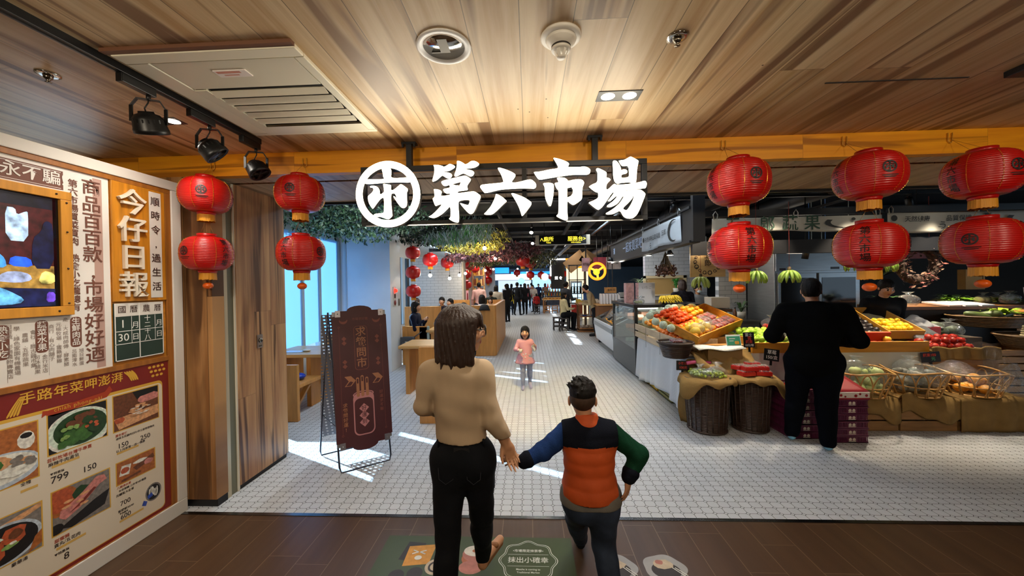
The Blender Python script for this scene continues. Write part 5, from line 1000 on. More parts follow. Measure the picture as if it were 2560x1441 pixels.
mb.build('side_slats', crate2_m, cr, bevel=.002); MB().box(1.812, 2.26, 4.52, 6.35, .709, .72).build('bottom', crate2_m, cr); mb = MB()
for y in (4.53, 5.12, 5.72, 6.32): mb.box(1.812, 1.83, y, y+.025, .72, .92); mb.box(2.242, 2.26, y, y+.025, .72, .92)
mb.build('corner_batten', crate2_m, cr); mb = MB()
for y in (5.12, 5.72): mb.box(1.797, 1.80, y, y+.006, .62, .93)
mb.build('strap', mat('strap_grey', '#7d7a72', .5), cr)
CF = FR((1.86, 4.60, .86), (1, 0, 0), (0, 1, .05)); pts = heap(CF, 6, 11, .066, .066, .036, 2, .1, .04)
fruit('mandarin', 'round orange mandarin heaped in the long slatted crate', 'mandarin', 'mandarins in the slatted crate', .036, orange_m, .85, mat('calyx', '#5c6a2a', .6), pts)
CF = FR((1.88, 5.36, .90), (1, 0, 0), (0, 1, .08)); fruit('mandarin', 'leafy yellow-orange mandarin at the back of the slatted crate', 'mandarin', 'leafy mandarins in the slatted crate', .034, mat('mandarin_yellow', '#e08e1c', .38, noise=.12, nscale=20), .85, leaf_m, heap(CF, 5, 9, .068, .07, .036, 2, .2, .1))
lf = MB()
for _ in range(46): c = Vector((R.uniform(1.88, 2.2), R.uniform(5.2, 5.95), R.uniform(.98, 1.05))); u = Vector((R.uniform(-1, 1), R.uniform(-1, 1), R.uniform(-.4, .6))).normalized()*.03; w = u.cross(Vector((0, 0, 1))).normalized()*.011; lf.add([c-u, c+w, c+u, c-w], [(0, 1, 2, 3)])
tag(lf.build('citrus_leaves', leaf_m), 'dark green leaves among the leafy mandarins', 'leaves', kind='stuff')
pomelo = [Vector((1.92, 6.05, .99)), Vector((2.08, 6.18, .99)), Vector((2.17, 6.02, .98))]
fruit('netted_melon', 'white foam netted fruit standing at the far end of the slatted crate', 'melon', 'foam netted fruit in the crate', .075, foam_m, 1.15, None, pomelo, .1)
FP, RP, LP = Vector((1.98, 4.35, .985)), Vector((2.75, 4.85, 1.13)), Vector((1.72, 4.74, 1.18))
TF = FR(FP, RP-FP, LP-FP); tw_, th_ = (RP-FP).length, (LP-FP).length
ty = thing('slanted_tray', 'big slanted wooden tray of oranges and wrapped fruit over the fruit table', 'tray', FP)
mb = MB(); mb.box(0, tw_, 0, th_, -.12, -.105, 0, TF); mb.build('bottom', traywood_m, ty); mb = MB(); mb.box(0, tw_, -.015, 0, -.13, .0, 0, TF); mb.build('front_board', traywood_m, ty, bevel=.003); mb = MB(); mb.box(-.015, 0, -.015, th_, -.12, -.01, 0, TF); mb.box(tw_, tw_+.015, -.015, th_, -.12, -.01, 0, TF); mb.box(0, tw_, th_, th_+.015, -.12, -.01, 0, TF); mb.build('side_board', traywood_m, ty, bevel=.003)
T0 = TF @ TR(.04, .05, -.105)
fruit('persimmon', 'bright orange persimmon in the back corner of the slanted tray', 'persimmon', 'persimmons in the slanted tray', .042, orange2_m, .72, leaf_m, heap(T0 @ TR(.0, .26, .02), 5, 5, .08, .078, .04, 2, .12), .35)
fruit('orange', 'yellow-orange citrus in the middle of the slanted tray', 'orange', 'oranges in the slanted tray', .037, mat('orange_peel', '#f2a01c', .36, bmp=.12, bscale=240), .95, None, heap(T0 @ TR(.02, .03, .015), 6, 4, .078, .072, .038, 1, .15)+heap(T0 @ TR(.40, .30, .015), 4, 4, .078, .075, .038, 1, .15)+heap(T0 @ TR(.44, .34, .06), 3, 3, .08, .075, .038, 1, .15))
fruit('mango', 'yellow mango wrapped at the front corner of the slanted tray', 'mango', 'mangoes in the slanted tray', .055, mat('mango_skin', '#f0c430', .35, noise=.12, nscale=12), 1.25, None, [T0 @ Vector((.06+.12*i, .06+.09*j, .075)) for i in range(3) for j in range(2)], 1.2)
for i, (x, y) in enumerate(((.10, .10), (.26, .08), (.36, .16))): bag('fruit_wrap', f'clear plastic wrap over mangoes, {("leftmost", "middle", "rightmost")[i]} at the front of the slanted tray', TF @ Vector((x, y, .02)), (.085, .075, .065), knot=False, cat='plastic wrap')
for i in range(5):
    c = TF @ Vector((.52+.14*(i % 3), .10+.17*(i//3), -.05)); Mx = TF.copy(); Mx.translation = c
    p = thing('fruit_pack', 'pink foam tray of dark red fruit under film at the right of the slanted tray', 'fruit pack', c, 0, 'film packs in the slanted tray'); MB().box(-.06, .06, -.075, .075, -.02, .01, 0, Mx).build('foam_tray', mat('pink_foam', '#e2a9a4', .6), p, bevel=.006); mb = MB()
    for q in range(4): mb.ell((-.028+.056*(q % 2), -.035+.07*(q//2), .022), (.03, .036, .024), 0, Mx, 10, 7)
    mb.build('fruit', mat('dragon_red', '#c9442e', .35, noise=.2, nscale=25), p); MB().box(-.058, .058, -.072, .072, .03, .046, 0, Mx).build('film', film_m, p, bevel=.01)
fruit('netted_pear', 'pale pear in white foam net along the back edge of the slanted tray', 'pear', 'foam netted pears behind the tray', .05, foam_m, 1.05, None, [T0 @ Vector((-.10+.085*i, .60+.03*(i % 2), .07)) for i in range(7)]+[T0 @ Vector((-.13+.02*i, .48-.10*i, .05)) for i in range(3)], .5)
fruit('durian', 'olive spiky-looking round fruit behind the slanted tray', 'fruit', 'round olive fruit behind the tray', .085, mat('durian_skin', '#7d7138', .7, bmp=.8, bscale=70), .9, stem_m, [Vector((2.15, 5.55, 1.215)), Vector((2.44, 5.6, 1.215)), Vector((2.30, 5.68, 1.215))])
tag(MB().box(2.05, 2.54, 5.42, 5.80, .708, 1.14).build('cardboard_box', card_m, bevel=.004), 'tall brown box behind the slanted tray carrying round olive fruit', 'box')
# support boxes, newspaper, signs
sp_ = tag(open_box(MB(), 2.30, 2.54, 4.62, 5.4, .708, .93, .012).build('cardboard_box', card_m), 'brown cardboard box propping up the slanted tray', 'box')
tag(MB().box(2.02, 2.54, 4.40, 4.50, .708, .87).build('cardboard_box', mat('brown_card2', '#b5813f', .65), bevel=.004), 'flat brown box under the front of the slanted tray', 'box')
tag(MB().grid(14, 6, lambda u, v: (1.90+u*.52, 4.18+v*.22, .865+.012*math.sin(u*8)-.05*max(0, .3-v))).build('newspaper', mat('newsprint', '#c9c6bd', .7, noise=.3, nscale=90), solid=.008), 'folded newspaper sheet on the burlap in front of the tray', 'newspaper')
tag(MB().box(2.02, 2.40, 4.22, 4.395, .62, .853).build('cardboard_box', mat('brown_card3', '#7c6136', .7), bevel=.004), 'dark brown box under the newspaper sheet', 'box')
card_sign('info_card', 'white and green information card standing on the newspaper', FR((2.29, 4.20, .955), (1, .1, 0), (0, .25, 1)), .17, .125, [], mat('card_white', '#e3ebe4', .5), cat='card', stick=False); 
s_ = [o for o in S.objects if o.name.startswith('info_card')][0]; mb = MB(); F_ = FR((2.29, 4.20, .955), (1, .1, 0), (0, .25, 1)); mb.poly([[(-.078, -.055), (.078, -.055), (.078, .045), (-.078, .045)]], 0, 0, F_, .001); mb.build('green_field', mat('card_green', '#3f9a78', .5), s_); mb = MB(); mb.box(-.05, .02, .015, .022, .0012, .0016, 0, F_); mb.box(-.05, .0, -.01, -.004, .0012, .0016, 0, F_); mb.build('print', signw_m, s_); mb = MB(); mb.poly([rrect(.01, .06, -.045, -.01, .008)], 0, 0, F_, .0016); mb.build('picture', mat('card_orange', '#d8a03c', .5), s_)
card_sign('price_sign', 'black price sign with red and white chalk writing by the green apples', FR((2.47, 4.22, .955), (1, .05, 0), (0, .12, 1)), .125, .17, [('富士', .0, .32, .042, signw_m), ('青', .05, .08, .05, signr_m), ('蘋果', 0, -.14, .04, signr_m), ('10元/個', 0, -.36, .03, signw_m)], signblk_m)
# burlap heap and curtain on the left corner
def bfold(u, v): return (1.72+.42*u, 4.30+.16*math.sin(PI*u)*0+.02*math.sin(u*16)+.05*(v), .0+v*.64)
tag(MB().grid(36, 14, lambda u, v: (1.74+.36*u-.03*math.sin(v*6), 4.30-.10*(1-v)*math.sin(u*3.0)+.022*math.sin(u*22+v*3)*(1.1-v), .005+v*.70)).build('burlap_sheet', burlap_m, solid=.006), 'burlap sheet hanging to the floor at the aisle corner of the stall', 'burlap')
tag(MB().grid(30, 16, lambda u, v: (1.86+.68*u, 4.36-.26*(1-v)-.03*math.sin(u*7), .60+.22*v**.6+.03*math.sin(u*9+v*4)+.02*math.sin(u*23))).build('burlap_cloth', burlap_m, solid=.006), 'burlap cloth heaped between the newspaper and the tall baskets', 'burlap')
# tall dark wicker baskets
def tall_basket(label, x, y, r0, r1, h):
    b = thing('tall_wicker_basket', label, 'basket', (x, y, 0), 0, 'tall dark wicker baskets'); prof = []; n = 34
    for i in range(n*2+1): t = i/(n*2); r = r0+(r1-r0)*t**.8; prof.append((r+(.004 if i % 2 else -.003), .01+h*t))
    MB().lathe(prof, 40, 0, TR(x, y, 0), smooth=False).build('woven_wall', wickerd_m, b); mb = MB()
    for k in range(22): a = 2*PI*k/22; mb.tube([(x+(r0+(r1-r0)*t**.8+.003)*math.cos(a), y+(r0+(r1-r0)*t**.8+.003)*math.sin(a), .01+h*t) for t in (0, .33, .66, 1)], .0065, 6)
    mb.build('stake', wickerd_m, b)
    for z, r in ((.018, r0+.004), (h+.01, r1+.004)): mb = MB(); mb.tube([(x+r*math.cos(2*PI*i/36), y+r*math.sin(2*PI*i/36), z) for i in range(36)], .014, 8, closed=True); mb.build('braided_rim', wickerd_m, b)
    MB().lathe([(0, h-.02), (r1, h-.02)], 24, 0, TR(x, y, 0)).build('liner', wickerd_m, b); return b
tall_basket('tall dark wicker basket of bagged green grapes, left one of the pair', 1.93, 4.08, .185, .225, .56); tall_basket('tall dark wicker basket of boxed strawberries, right one of the pair', 2.40, 4.10, .165, .20, .57)
def drape(name, label, cx, cy, zc, rin, corners, seed):
    rr = random.Random(seed)
    def fn(u, v):
        a = 2*PI*u; c = max(0, math.cos(2*(a-corners)))**3; rim = rin*(1.04+.0*c); d = .05+.15*c+.02*math.sin(7*a)
        if v < .5: t = v/.5; return (cx+rim*t*math.cos(a), cy+rim*t*math.sin(a), zc+.012*math.sin(5*a+seed)*t)
        t = (v-.5)/.5; r = rim+.06*math.sin(min(1, t*1.4)*PI/2)*(.6+c)+.012*math.sin(11*a+seed)*t; return (cx+r*math.cos(a), cy+r*math.sin(a), zc-d*t**1.5)
    return tag(MB().grid(72, 14, fn, wrap=True).build(name, burlap_m, solid=.005), label, 'burlap')
drape('burlap_cover', 'burlap cloth over the left tall basket, under the grapes', 1.93, 4.08, .585, .235, 3.6, 1); drape('burlap_cover', 'burlap cloth over the right tall basket, under the strawberries', 2.40, 4.10, .595, .215, 5.6, 2)
gp = [Vector((1.93+R.uniform(-.17, .17), 4.06+R.uniform(-.14, .14), 0)) for _ in range(130)]
for p in gp: p.z = .605+R.uniform(0, .055)*(1-((p.x-1.93)/.2)**2)
fruit('grape', 'green grape packed in clear bags on the left tall basket', 'grape', 'green grapes on the left basket', .0135, grape_m, 1.1, None, gp, 1.5, n=10)
for i, (x, y, lb) in enumerate(((1.83, 4.02, 'left'), (1.95, 4.0, 'front'), (2.04, 4.08, 'right'))): bag('grape_bag', f'clear bag of green grapes at the {lb} on the left tall basket', (x, y, .63), (.10, .09, .055), 'grape bags', knot=i != 1)
tag(MB().tube([(1.77, 4.2, .70), (1.85, 4.19, .715), (1.95, 4.2, .705), (2.03, 4.19, .70)], .022, 8).build('pink_bag_roll', mat('pink_plastic', '#c9527a', .25)), 'rolled pink plastic bag top behind the grapes', 'plastic bag')
for i, (x, y, z, a) in enumerate(((2.32, 4.02, .605, .2), (2.50, 4.03, .605, -.2), (2.36, 4.03, .655, .1), (2.49, 4.06, .655, -.3), (2.31, 4.12, .65, .4), (2.46, 4.16, .67, 0))):
    M = TR(x, y, z, rz=a); p = thing('strawberry_box', 'red plastic punnet of strawberries, ' + ('bottom left', 'bottom right', 'middle left', 'middle right', 'back left', 'back right')[i] + ' on the right tall basket', 'strawberry box', (x, y, z), 0, 'strawberry punnets'); mb = MB(); open_box(mb, -.075, .075, -.05, .05, 0, .04, .004, M); mb.build('punnet', mat('punnet_red', '#c22a24', .25), p, bevel=.004); mb = MB()
    for q in range(12): mb.ell((-.055+.037*(q % 4), -.03+.03*(q//4), .036), (.018, .016, .014), 0, M, 8, 6)
    mb.build('strawberries', berry_m, p); mb = MB()
    for q in range(6): mb.ell((-.04+.03*(q % 3), -.02+.035*(q//3), .048), (.01, .008, .004), 0, M, 6, 4)
    mb.build('leaf_cap', leaf_m, p); MB().box(-.074, .074, -.049, .049, .047, .053, 0, M).build('lid', film_m, p, bevel=.003)
card_sign('price_sign', 'black price sign reading 150 behind the strawberries', FR((2.66, 4.13, .80), (1, 0, -.14), (.1, .1, 1)), .165, .13, [('草莓', 0, .20, .05, signw_m), ('150/盒', 0, -.22, .047, signw_m)], signblk_m)
card_sign('price_sign', 'black price sign with red writing below the round dark basket', FR((1.75, 4.26, .66), (1, 0, -.06), (0, .1, 1)), .14, .11, [('小蕃茄', 0, .2, .034, signr_m), ('100元', .05, -.22, .038, signr_m)], signblk_m)
# round shallow dark basket with tomato packs
rb = thing('round_basket', 'round shallow dark wicker basket of red tomato packs on the table corner', 'basket', (1.70, 4.32, .77)); prof = []
for i in range(21): t = i/20; prof.append((.135+.055*t+(.004 if i % 2 else -.003), .74+.17*t))
MB().lathe(prof, 40, 0, TR(1.71, 4.36, 0), smooth=False).build('woven_wall', wickerd_m, rb); mb = MB(); mb.tube([(1.71+.195*math.cos(2*PI*i/36), 4.36+.195*math.sin(2*PI*i/36), .915) for i in range(36)], .014, 8, closed=True); mb.build('braided_rim', wickerd_m, rb); MB().lathe([(0, .80), (.16, .80)], 24, 0, TR(1.71, 4.36, 0)).build('bottom', wickerd_m, rb)
for i, (x, y, z) in enumerate(((1.64, 4.30, .85), (1.78, 4.30, .85), (1.66, 4.42, .88), (1.79, 4.42, .89), (1.72, 4.36, .92))):
    M = TR(x, y, z, rx=.2, rz=R.uniform(-.4, .4)); p = thing('tomato_pack', 'clear pack of dark red cherry tomatoes, ' + ('front left', 'front right', 'back left', 'back right', 'topmost')[i] + ' in the round basket', 'tomato pack', (x, y, z), 0, 'tomato packs in the round basket'); mb = MB()
    for q in range(15): mb.ell((-.05+.025*(q % 5), -.03+.03*(q//5), .01), .0135, 0, M, 8, 6)
    mb.build('tomatoes', mat('tomato_dark', '#8e1a1c', .25), p); MB().box(-.068, .068, -.048, .048, -.008, .03, 0, M).build('clear_box', film_m, p, bevel=.01)
# ------------------------------------------------------------------ green apple box and the counter run to the right
ct = thing('fruit_counter', 'long low fruit counter with yellow wooden front board', 'counter', (3.6, 4.6, 0)); MB().box(2.56, 4.50, 4.33, 5.55, .76, .78).build('counter_top', card_m, ct); MB().box(2.56, 4.50, 4.31, 4.33, .785, .905).build('front_board', traywood_m, ct, bevel=.003); MB().box(2.56, 4.50, 4.315, 4.335, .0, .785).build('white_apron', wcard_m, ct); MB().box(2.58, 4.48, 5.5, 5.53, 0, .76).build('back_panel', card_m, ct); MB().box(2.56, 2.575, 4.33, 5.5, .0, .95).build('side_panel', traywood_m, ct)
GF = FR((2.62, 4.40, .80), (1, 0, 0), (0, 1, .16))
tag(MB().box(2.60, 3.12, 4.36, 5.0, .78, .80).build('box_liner', wcard_m), 'white liner sheet under the green apples', 'liner')
fruit('green_apple', 'light green apple piled in the box left of the shopper', 'apple', 'green apples left of the shopper', .038, green_m, .92, stem_m, heap(GF, 6, 7, .08, .078, .055, 2, .12, .04))
bag('fruit_bag', 'clear bag of pale fruit beside the green apples', (3.04, 4.44, .93), (.08, .08, .075)); bag('fruit_bag', 'clear bag of red fruit behind the green apples', (3.12, 4.85, 1.06), (.10, .09, .07))
fruit('red_pepper', 'red fruit in the clear bag behind the green apples', 'fruit', 'red fruit in the bag', .035, berry_m, 1., None, [Vector((3.07+.06*(i % 3), 4.82+.06*(i//3), 1.03)) for i in range(6)])
def slant_box(name, label, F, w, l, h, m, parts=True, cat='box'):
    b = thing(name, label, cat, F.translation); mb = MB(); mb.box(0, w, 0, l, -.015, 0, 0, F); mb.build('bottom', m, b); mb = MB(); mb.box(0, w, -.012, 0, -.015, h, 0, F); mb.build('front_board', m, b, bevel=.002); mb = MB(); mb.box(-.012, 0, -.012, l, -.015, h, 0, F); mb.box(w, w+.012, -.012, l, -.015, h, 0, F); mb.box(0, w, l, l+.012, -.015, h, 0, F); mb.build('side_board', m, b, bevel=.002); return b
AFr = FR((3.93, 4.60, .90), (1, -.04, 0), (.26, 1, .46)); slant_box('avocado_box', 'slanted wooden box of dark avocados with a red front', AFr, .36, .62, .10, traywood_m)
tag(MB().box(0, .36, -.035, -.013, -.02, .105, 0, AFr).build('red_crate_front', mat('crate_red', '#b8391f', .4), bevel=.004), 'red plastic panel at the front of the avocado box', 'panel')
fruit('avocado', 'dark avocado in the slanted box behind the shopper', 'avocado', 'avocados in the slanted box', .036, dkplum_m, 1.25, None, heap(AFr @ TR(.05, .06, 0), 5, 7, .068, .08, .04, 1, .12), 1.3)
LFr = FR((4.33, 4.66, .90), (1, -.04, 0), (.26, 1, .42)); slant_box('lemon_box', 'slanted cardboard box of yellow lemons beside the avocados', LFr, .42, .62, .10, mat('box_yellowcard', '#b98a3c', .6)); MB().box(.03, .38, .32, .6, .005, .02, 0, LFr).build('paper_sheet', mat('sheet_pale', '#c9c2a2', .7), [o for o in S.objects if o.name == 'lemon_box'][0])
fruit('lemon', 'yellow lemon in the slanted cardboard box', 'lemon', 'lemons in the cardboard box', .032, lemon_m, 1.2, None, heap(LFr @ TR(.05, .05, 0), 6, 5, .062, .066, .034, 2, .15, .05), 1.4)
pk = 0
for i, (x, y, n) in enumerate(((3.88, 4.45, 3), (4.04, 4.43, 3), (4.20, 4.42, 2))):
    p = thing('fruit_pack', 'pink tray of coral red fruit, ' + ('left', 'middle', 'right')[i] + ' one on the counter right of the shopper', 'fruit pack', (x, y, .80), 0, 'pink fruit trays'); mb = MB(); mb.lathe([(0, .79), (.07, .79), (.085, .83), (.08, .83), (.066, .8)], 18, 0, TR(x, y, 0, s=(1, 1, 1))); mb.build('pink_tray', mat('tray_pink', '#d8467a', .35), p); mb = MB()
    for q in range(n): mb.ell((x-.04+.04*q, y+.02*(q % 2), .855), (.045, .045, .038), n=14, k=9)
    mb.build('fruit', tomato_m, p)
fruit('yellow_pear', 'yellow pear lying on the white trays of the counter', 'pear', 'yellow pears on the counter', .042, yellow_m, .95, stem_m, [Vector((4.20, 4.54, .84)), Vector((4.28, 4.55, .84)), Vector((4.24, 4.52, .90))])
for i, (x, y) in enumerate(((4.33, 4.44), (4.46, 4.40))):
    p = thing('foam_tray', ('white foam tray with a yellow slice' if i == 0 else 'white foam tray without cover') + ' on the counter right of the coral fruit', 'tray', (x, y, .80)); M = TR(x, y, .80, rz=.1*i); MB().box(-.085, .085, -.055, .055, 0, .06, 0, M).build('tray', mat('foam_white', '#dedcd4', .6), p, bevel=.02)
    if i == 0: mb = MB(); mb.poly([circ(0, 0, .055, 20, .03)], 0, 0, M, .062); mb.build('slice', lemon_m, p)
for i, (x, y, z) in enumerate(((3.36, 4.42, .80), (3.46, 4.52, .80))): tag(MB().box(-.12, .12, -.09, .09, 0, .045, 0, TR(x, y, z, rz=-.3)).build('berry_pack', film_m if 0 else mat('pack_paleblue', '#c7ced2', .4, noise=.3, nscale=35), bevel=.012), ('pale wrapped blueberry pack next to the shopper' if i == 0 else 'pale wrapped pack behind the blueberry pack'), 'fruit pack')
tag(MB().grid(24, 12, lambda u, v: (4.88+.44*u+.03*math.sin(v*8), 4.92+.22*v+.02*math.sin(u*9), 1.01+.10*math.sin(PI*u)*math.sin(PI*v)+.05*math.exp(-60*((u-.4)**2+(v-.5)**2))-.05*u+.012*math.sin(u*21+v*9))).build('white_bag', mat('white_plastic_bag', '#bfc1c6', .4), solid=.01), 'crumpled white plastic bag behind the lemons', 'plastic bag'); tag(MB().box(4.98, 5.26, 4.90, 5.06, .80, .99).build('red_box', mat('box_red', '#8e2320', .5), bevel=.004), 'flat red box under the white plastic bag', 'box')
bt_ = thing('burlap_tray', 'burlap lined tray of red apples at the right end of the counter', 'tray', (4.85, 4.6, .7)); MB().box(4.52, 5.22, 4.30, 5.15, .0, .70).build('crate', crate3_m, bt_); MB().grid(30, 10, lambda u, v: (4.50+.74*u, 4.285+.012*math.sin(u*26)-.01*(1-v), .70+.14*v+.012*math.sin(u*17)*v)).build('burlap_edge', burlap_m, bt_, solid=.006); MB().box(4.51, 5.23, 4.30, 5.16, .70, .80).build('burlap_bed', burlap_m, bt_, bevel=.01)
RF = FR((4.44, 4.36, .80), (1, 0, 0), (0, 1, .22)); fruit('red_apple', 'dark red apple in the burlap lined tray', 'apple', 'red apples in the burlap tray', .042, redap_m, .86, stem_m, [p + Vector((.16, 0, 0)) for p in heap(RF, 5, 3, .085, .085, .044, 2, .15)])
for i in range(4): F_ = FR((4.72+.13*(i % 2)+.05*(i//2), 4.55+.22*(i//2), .89+.075*(i//2)), (1, -.25, -.12), (.25, 1, .32)); p = thing('veg_pack', 'film wrapped dark packs stacked on the slope, ' + ('front left', 'front right', 'back left', 'back right')[i] + ' of the burlap tray', 'food pack', F_.translation, 0, 'film wrapped packs'); MB().box(-.09, .09, -.11, .11, -.025, .015, 0, F_).build('contents', mat('pack_darkgrape', '#23242c', .4, noise=.6, nscale=25), p, bevel=.015); MB().box(-.098, .098, -.118, .118, -.03, .022, 0, F_).build('film', pane('shiny_film', '#dfe4ea', .34, .10, .9, .12), p, bevel=.02)
card_sign('price_sign', 'black price sign with red and green chalk above the rattan baskets', FR((4.47, 4.27, .735), (1, 0, .06), (0, .1, 1)), .205, .115, [('蘋果100', -.05, .18, .04, signr_m), ('元', .12, -.18, .045, signg_m)], signblk_m)
# ------------------------------------------------------------------ purple crates
purple = mat('crate_purple', '#5b1c3c', .4); pw_ = mat('crate_mark', '#cfc4b4', .5)
def purple_crate(name='fruit_crate'):
    w, d_, h = .155, .19, .07; mb = MB(); t = .006; mb.box(-w, w, -d_, d_, 0, .006)
    for z0, z1 in ((0, .012), (h-.014, h)): mb.box(-w, w, -d_, -d_+t, z0, z1); mb.box(-w, w, d_-t, d_, z0, z1); mb.box(-w, -w+t, -d_, d_, z0, z1); mb.box(w-t, w, -d_, d_, z0, z1)
    mb.box(-w-.006, w+.006, -d_-.006, -d_+t, h-.006, h)
    for k in range(25):
        x = -w+.006+k*(2*w-.012)/24
        if abs(x) < .045: continue
        mb.box(x-.003, x+.003, -d_+.001, -d_+t, .01, h-.012); mb.box(x-.003, x+.003, d_-t, d_-.001, .01, h-.012)
    for k in range(28): y = -d_+.006+k*(2*d_-.012)/27; mb.box(-w+.001, -w+t, y-.003, y+.003, .01, h-.012); mb.box(w-t, w-.001, y-.003, y+.003, .01, h-.012)
    mb.box(-.045, .045, -d_, -d_+t, .0, h); mb.box(-w+.01, w-.01, -d_+.008, d_-.008, .006, .045); return mb
pcs = [[], []]; proto = purple_crate().build('fruit_crate', purple); tag(proto, 'x', 'crate', 'purple plastic crates')
mb = MB(); FPc = FR((0, -.1925, .035), (1, 0, 0), (0, 0, 1))
for sx in (-1, 1): mb.poly([smooth_loop([(sx*.018-.014, -.012), (sx*.018+.013, -.012), (sx*.018+.015, .006), (sx*.018, .018), (sx*.018-.015, .004)], 1)], 0, 0, FPc)
mb.box(-.034, .034, -.022, -.015, 0, .001, 0, FPc); mb.build('printed_mark', pw_, proto)
first = True; ordw = ['lowest', 'second', 'third', 'fourth', 'fifth', 'topmost', 'topmost']
for si, (x, y, n, where) in enumerate(((3.17, 3.93, 6, 'in the stack right of the shopper'), (2.80, 4.02, 7, 'in the stack left of the shopper, {} from the floor'))):
    for k in range(n):
        lab = f'{ordw[k] if k < n-1 else "topmost"} purple plastic crate {where.split(",")[0]}'
        M = TR(x, y, k*.072, rz=R.uniform(-.015, .015))
        if first: proto.matrix_basis = M; proto['label'] = lab; first = False
        else: dup(proto, M, lab)
cb2 = thing('cherry_box', 'white and red printed cherry box lid on top of the right purple crates', 'box', (3.17, 3.93, .432)); MB().box(3.005, 3.335, 3.73, 4.12, .434, .505).build('box_side', mat('cherry_white', '#ddd3cc', .5), cb2, bevel=.003); MB().box(3.005, 3.335, 3.727, 4.12, .434, .448).build('red_band', mat('cherry_red', '#8e1420', .45), cb2); MB().grid(8, 8, lambda u, v: (3.0+.34*u, 3.74+.40*v, .506+.14*v*(1-.15*u))).build('open_lid', mat('cherry_red', '#8e1420', .45), cb2, solid=.004); mb = MB()
for k, (x, z, r) in enumerate(((3.06, .475, .013), (3.10, .462, .01), (3.20, .470, .015), (3.24, .487, .011), (3.30, .473, .014))): mb.poly([circ(x, z, r, 14)], 0, 0, front(0, 3.7265, 0))
mb.build('printed_cherry', mat('cherry_red', '#8e1420', .45), cb2); fruit('cherry', 'red cherry in the topmost purple crate left of the shopper', 'cherry', 'cherries in the purple crate', .013, mat('cherry_skin', '#b0281c', .2), .95, None, [Vector((2.69+.03*(i % 8)+R.uniform(-.004, .004), 3.86+.03*(i//8), .512)) for i in range(48)], 1., n=10)
# ------------------------------------------------------------------ rattan baskets on burlap covered wooden crates
def rattan(label, x, y, z, r, h):
    b = thing('rattan_basket', label, 'basket', (x, y, z), 0, 'open rattan baskets'); r0 = r*.70
    for zz, rr_, rad in ((z+.012, r0, .009), (z+h, r, .010), (z+h*.42, r0+(r-r0)*.42, .006)): mb = MB(); mb.tube([(x+rr_*math.cos(2*PI*i/36), y+rr_*math.sin(2*PI*i/36), zz+(.018*math.sin(6*PI*i/36) if rr_ == r else 0)) for i in range(36)], rad, 7, closed=True); mb.build('hoop', rattan_m, b)
    n = 15
    for k in range(n):
        a0 = 2*PI*k/n; w = 2*PI/n*.62; pts = []
        for i in range(13): t = i/12; a = a0-w+2*w*t; q = math.sin(PI*t)**.6; zz = z+.01+(h-.02)*q; rr_ = r0+(r-r0)*q+.004; a = a0+(-w*(1-q*.35) if t < .5 else w*(1-q*.35))*abs(2*t-1)**.35 if 0 else a; pts.append((x+rr_*math.cos(a), y+rr_*math.sin(a), zz))
        mb = MB(); mb.tube(pts, .0058, 6); mb.build('loop', rattan_m, b)
    MB().lathe([(0, z+.006), (r0, z+.01)], 24, 0, TR(x, y, 0)).build('base', rattan_m, b); return b
BK = ((3.60, 4.13, .36, .262, .27), (4.16, 4.14, .36, .262, .27), (4.76, 4.16, .36, .28, .25)); bn = ('left one, holding bagged pale fruit', 'middle one, holding bagged grey mushrooms', 'right one, wrapped in a big clear bag')
for i, (x, y, z, r, h) in enumerate(BK): rattan('open loop rattan basket on a burlap crate, ' + bn[i], x, y, z, r, h)
fruit('pale_guava', 'pale green guava bagged in the left rattan basket', 'guava', 'guavas in the left rattan basket', .05, mat('guava', '#c3cf8a', .4, noise=.12, nscale=16), .95, stem_m, [Vector((3.60+R.uniform(-.14, .14), 4.10+R.uniform(-.12, .12), .45+.08*(i//7)+R.uniform(0, .03))) for i in range(20)])
fruit('mushroom', 'grey round mushroom bagged in the middle rattan basket', 'mushroom', 'mushrooms in the middle rattan basket', .048, mat('mushroom', '#8f8d80', .5, noise=.4, nscale=12), .7, None, [Vector((4.16+R.uniform(-.15, .15), 4.12+R.uniform(-.13, .13), .43+.075*(i//7)+R.uniform(0, .03))) for i in range(21)])
fruit('orange', 'yellow orange in the right rattan basket', 'orange', 'oranges in the right rattan basket', .048, mat('orange_dull', '#d9922a', .4, bmp=.1, bscale=200), .95, None, [Vector((4.76+R.uniform(-.15, .15), 4.13+R.uniform(-.12, .12), .43+.08*(i//7))) for i in range(14)])
for i, (x, y, z, r, lb, bi) in enumerate(((3.50, 4.05, .56, .10, 'left', 'left'), (3.66, 4.04, .55, .11, 'right', 'left'), (3.58, 4.18, .64, .12, 'back', 'left'), (4.05, 4.05, .55, .10, 'left', 'middle'), (4.24, 4.05, .56, .12, 'right', 'middle'), (4.14, 4.17, .64, .12, 'back', 'middle'))): bag('produce_bag', f'clear produce bag at the {lb} of the {bi} rattan basket', (x, y, z), (r, r*.9, r*.75), 'produce bags in rattan baskets')
tag(MB().grid(40, 12, lambda u, v: (4.76+(.30+.10*v-.05*v*v*math.sin(6*PI*u))*math.cos(2*PI*u)*(1+.05*math.sin(u*60)), 4.16+(.29+.06*v)*math.sin(2*PI*u)*(1+.05*math.sin(u*47)), .70-.22*v*(.7+.5*math.cos(2*PI*u-5.4))+.05*math.sin(8*PI*u)*(1-v)+.16*max(0, math.cos(2*PI*u-.7))*(1-v)), wrap=True).build('clear_liner', wrap_m), 'big clear plastic liner spilling over the right rattan basket', 'plastic bag')
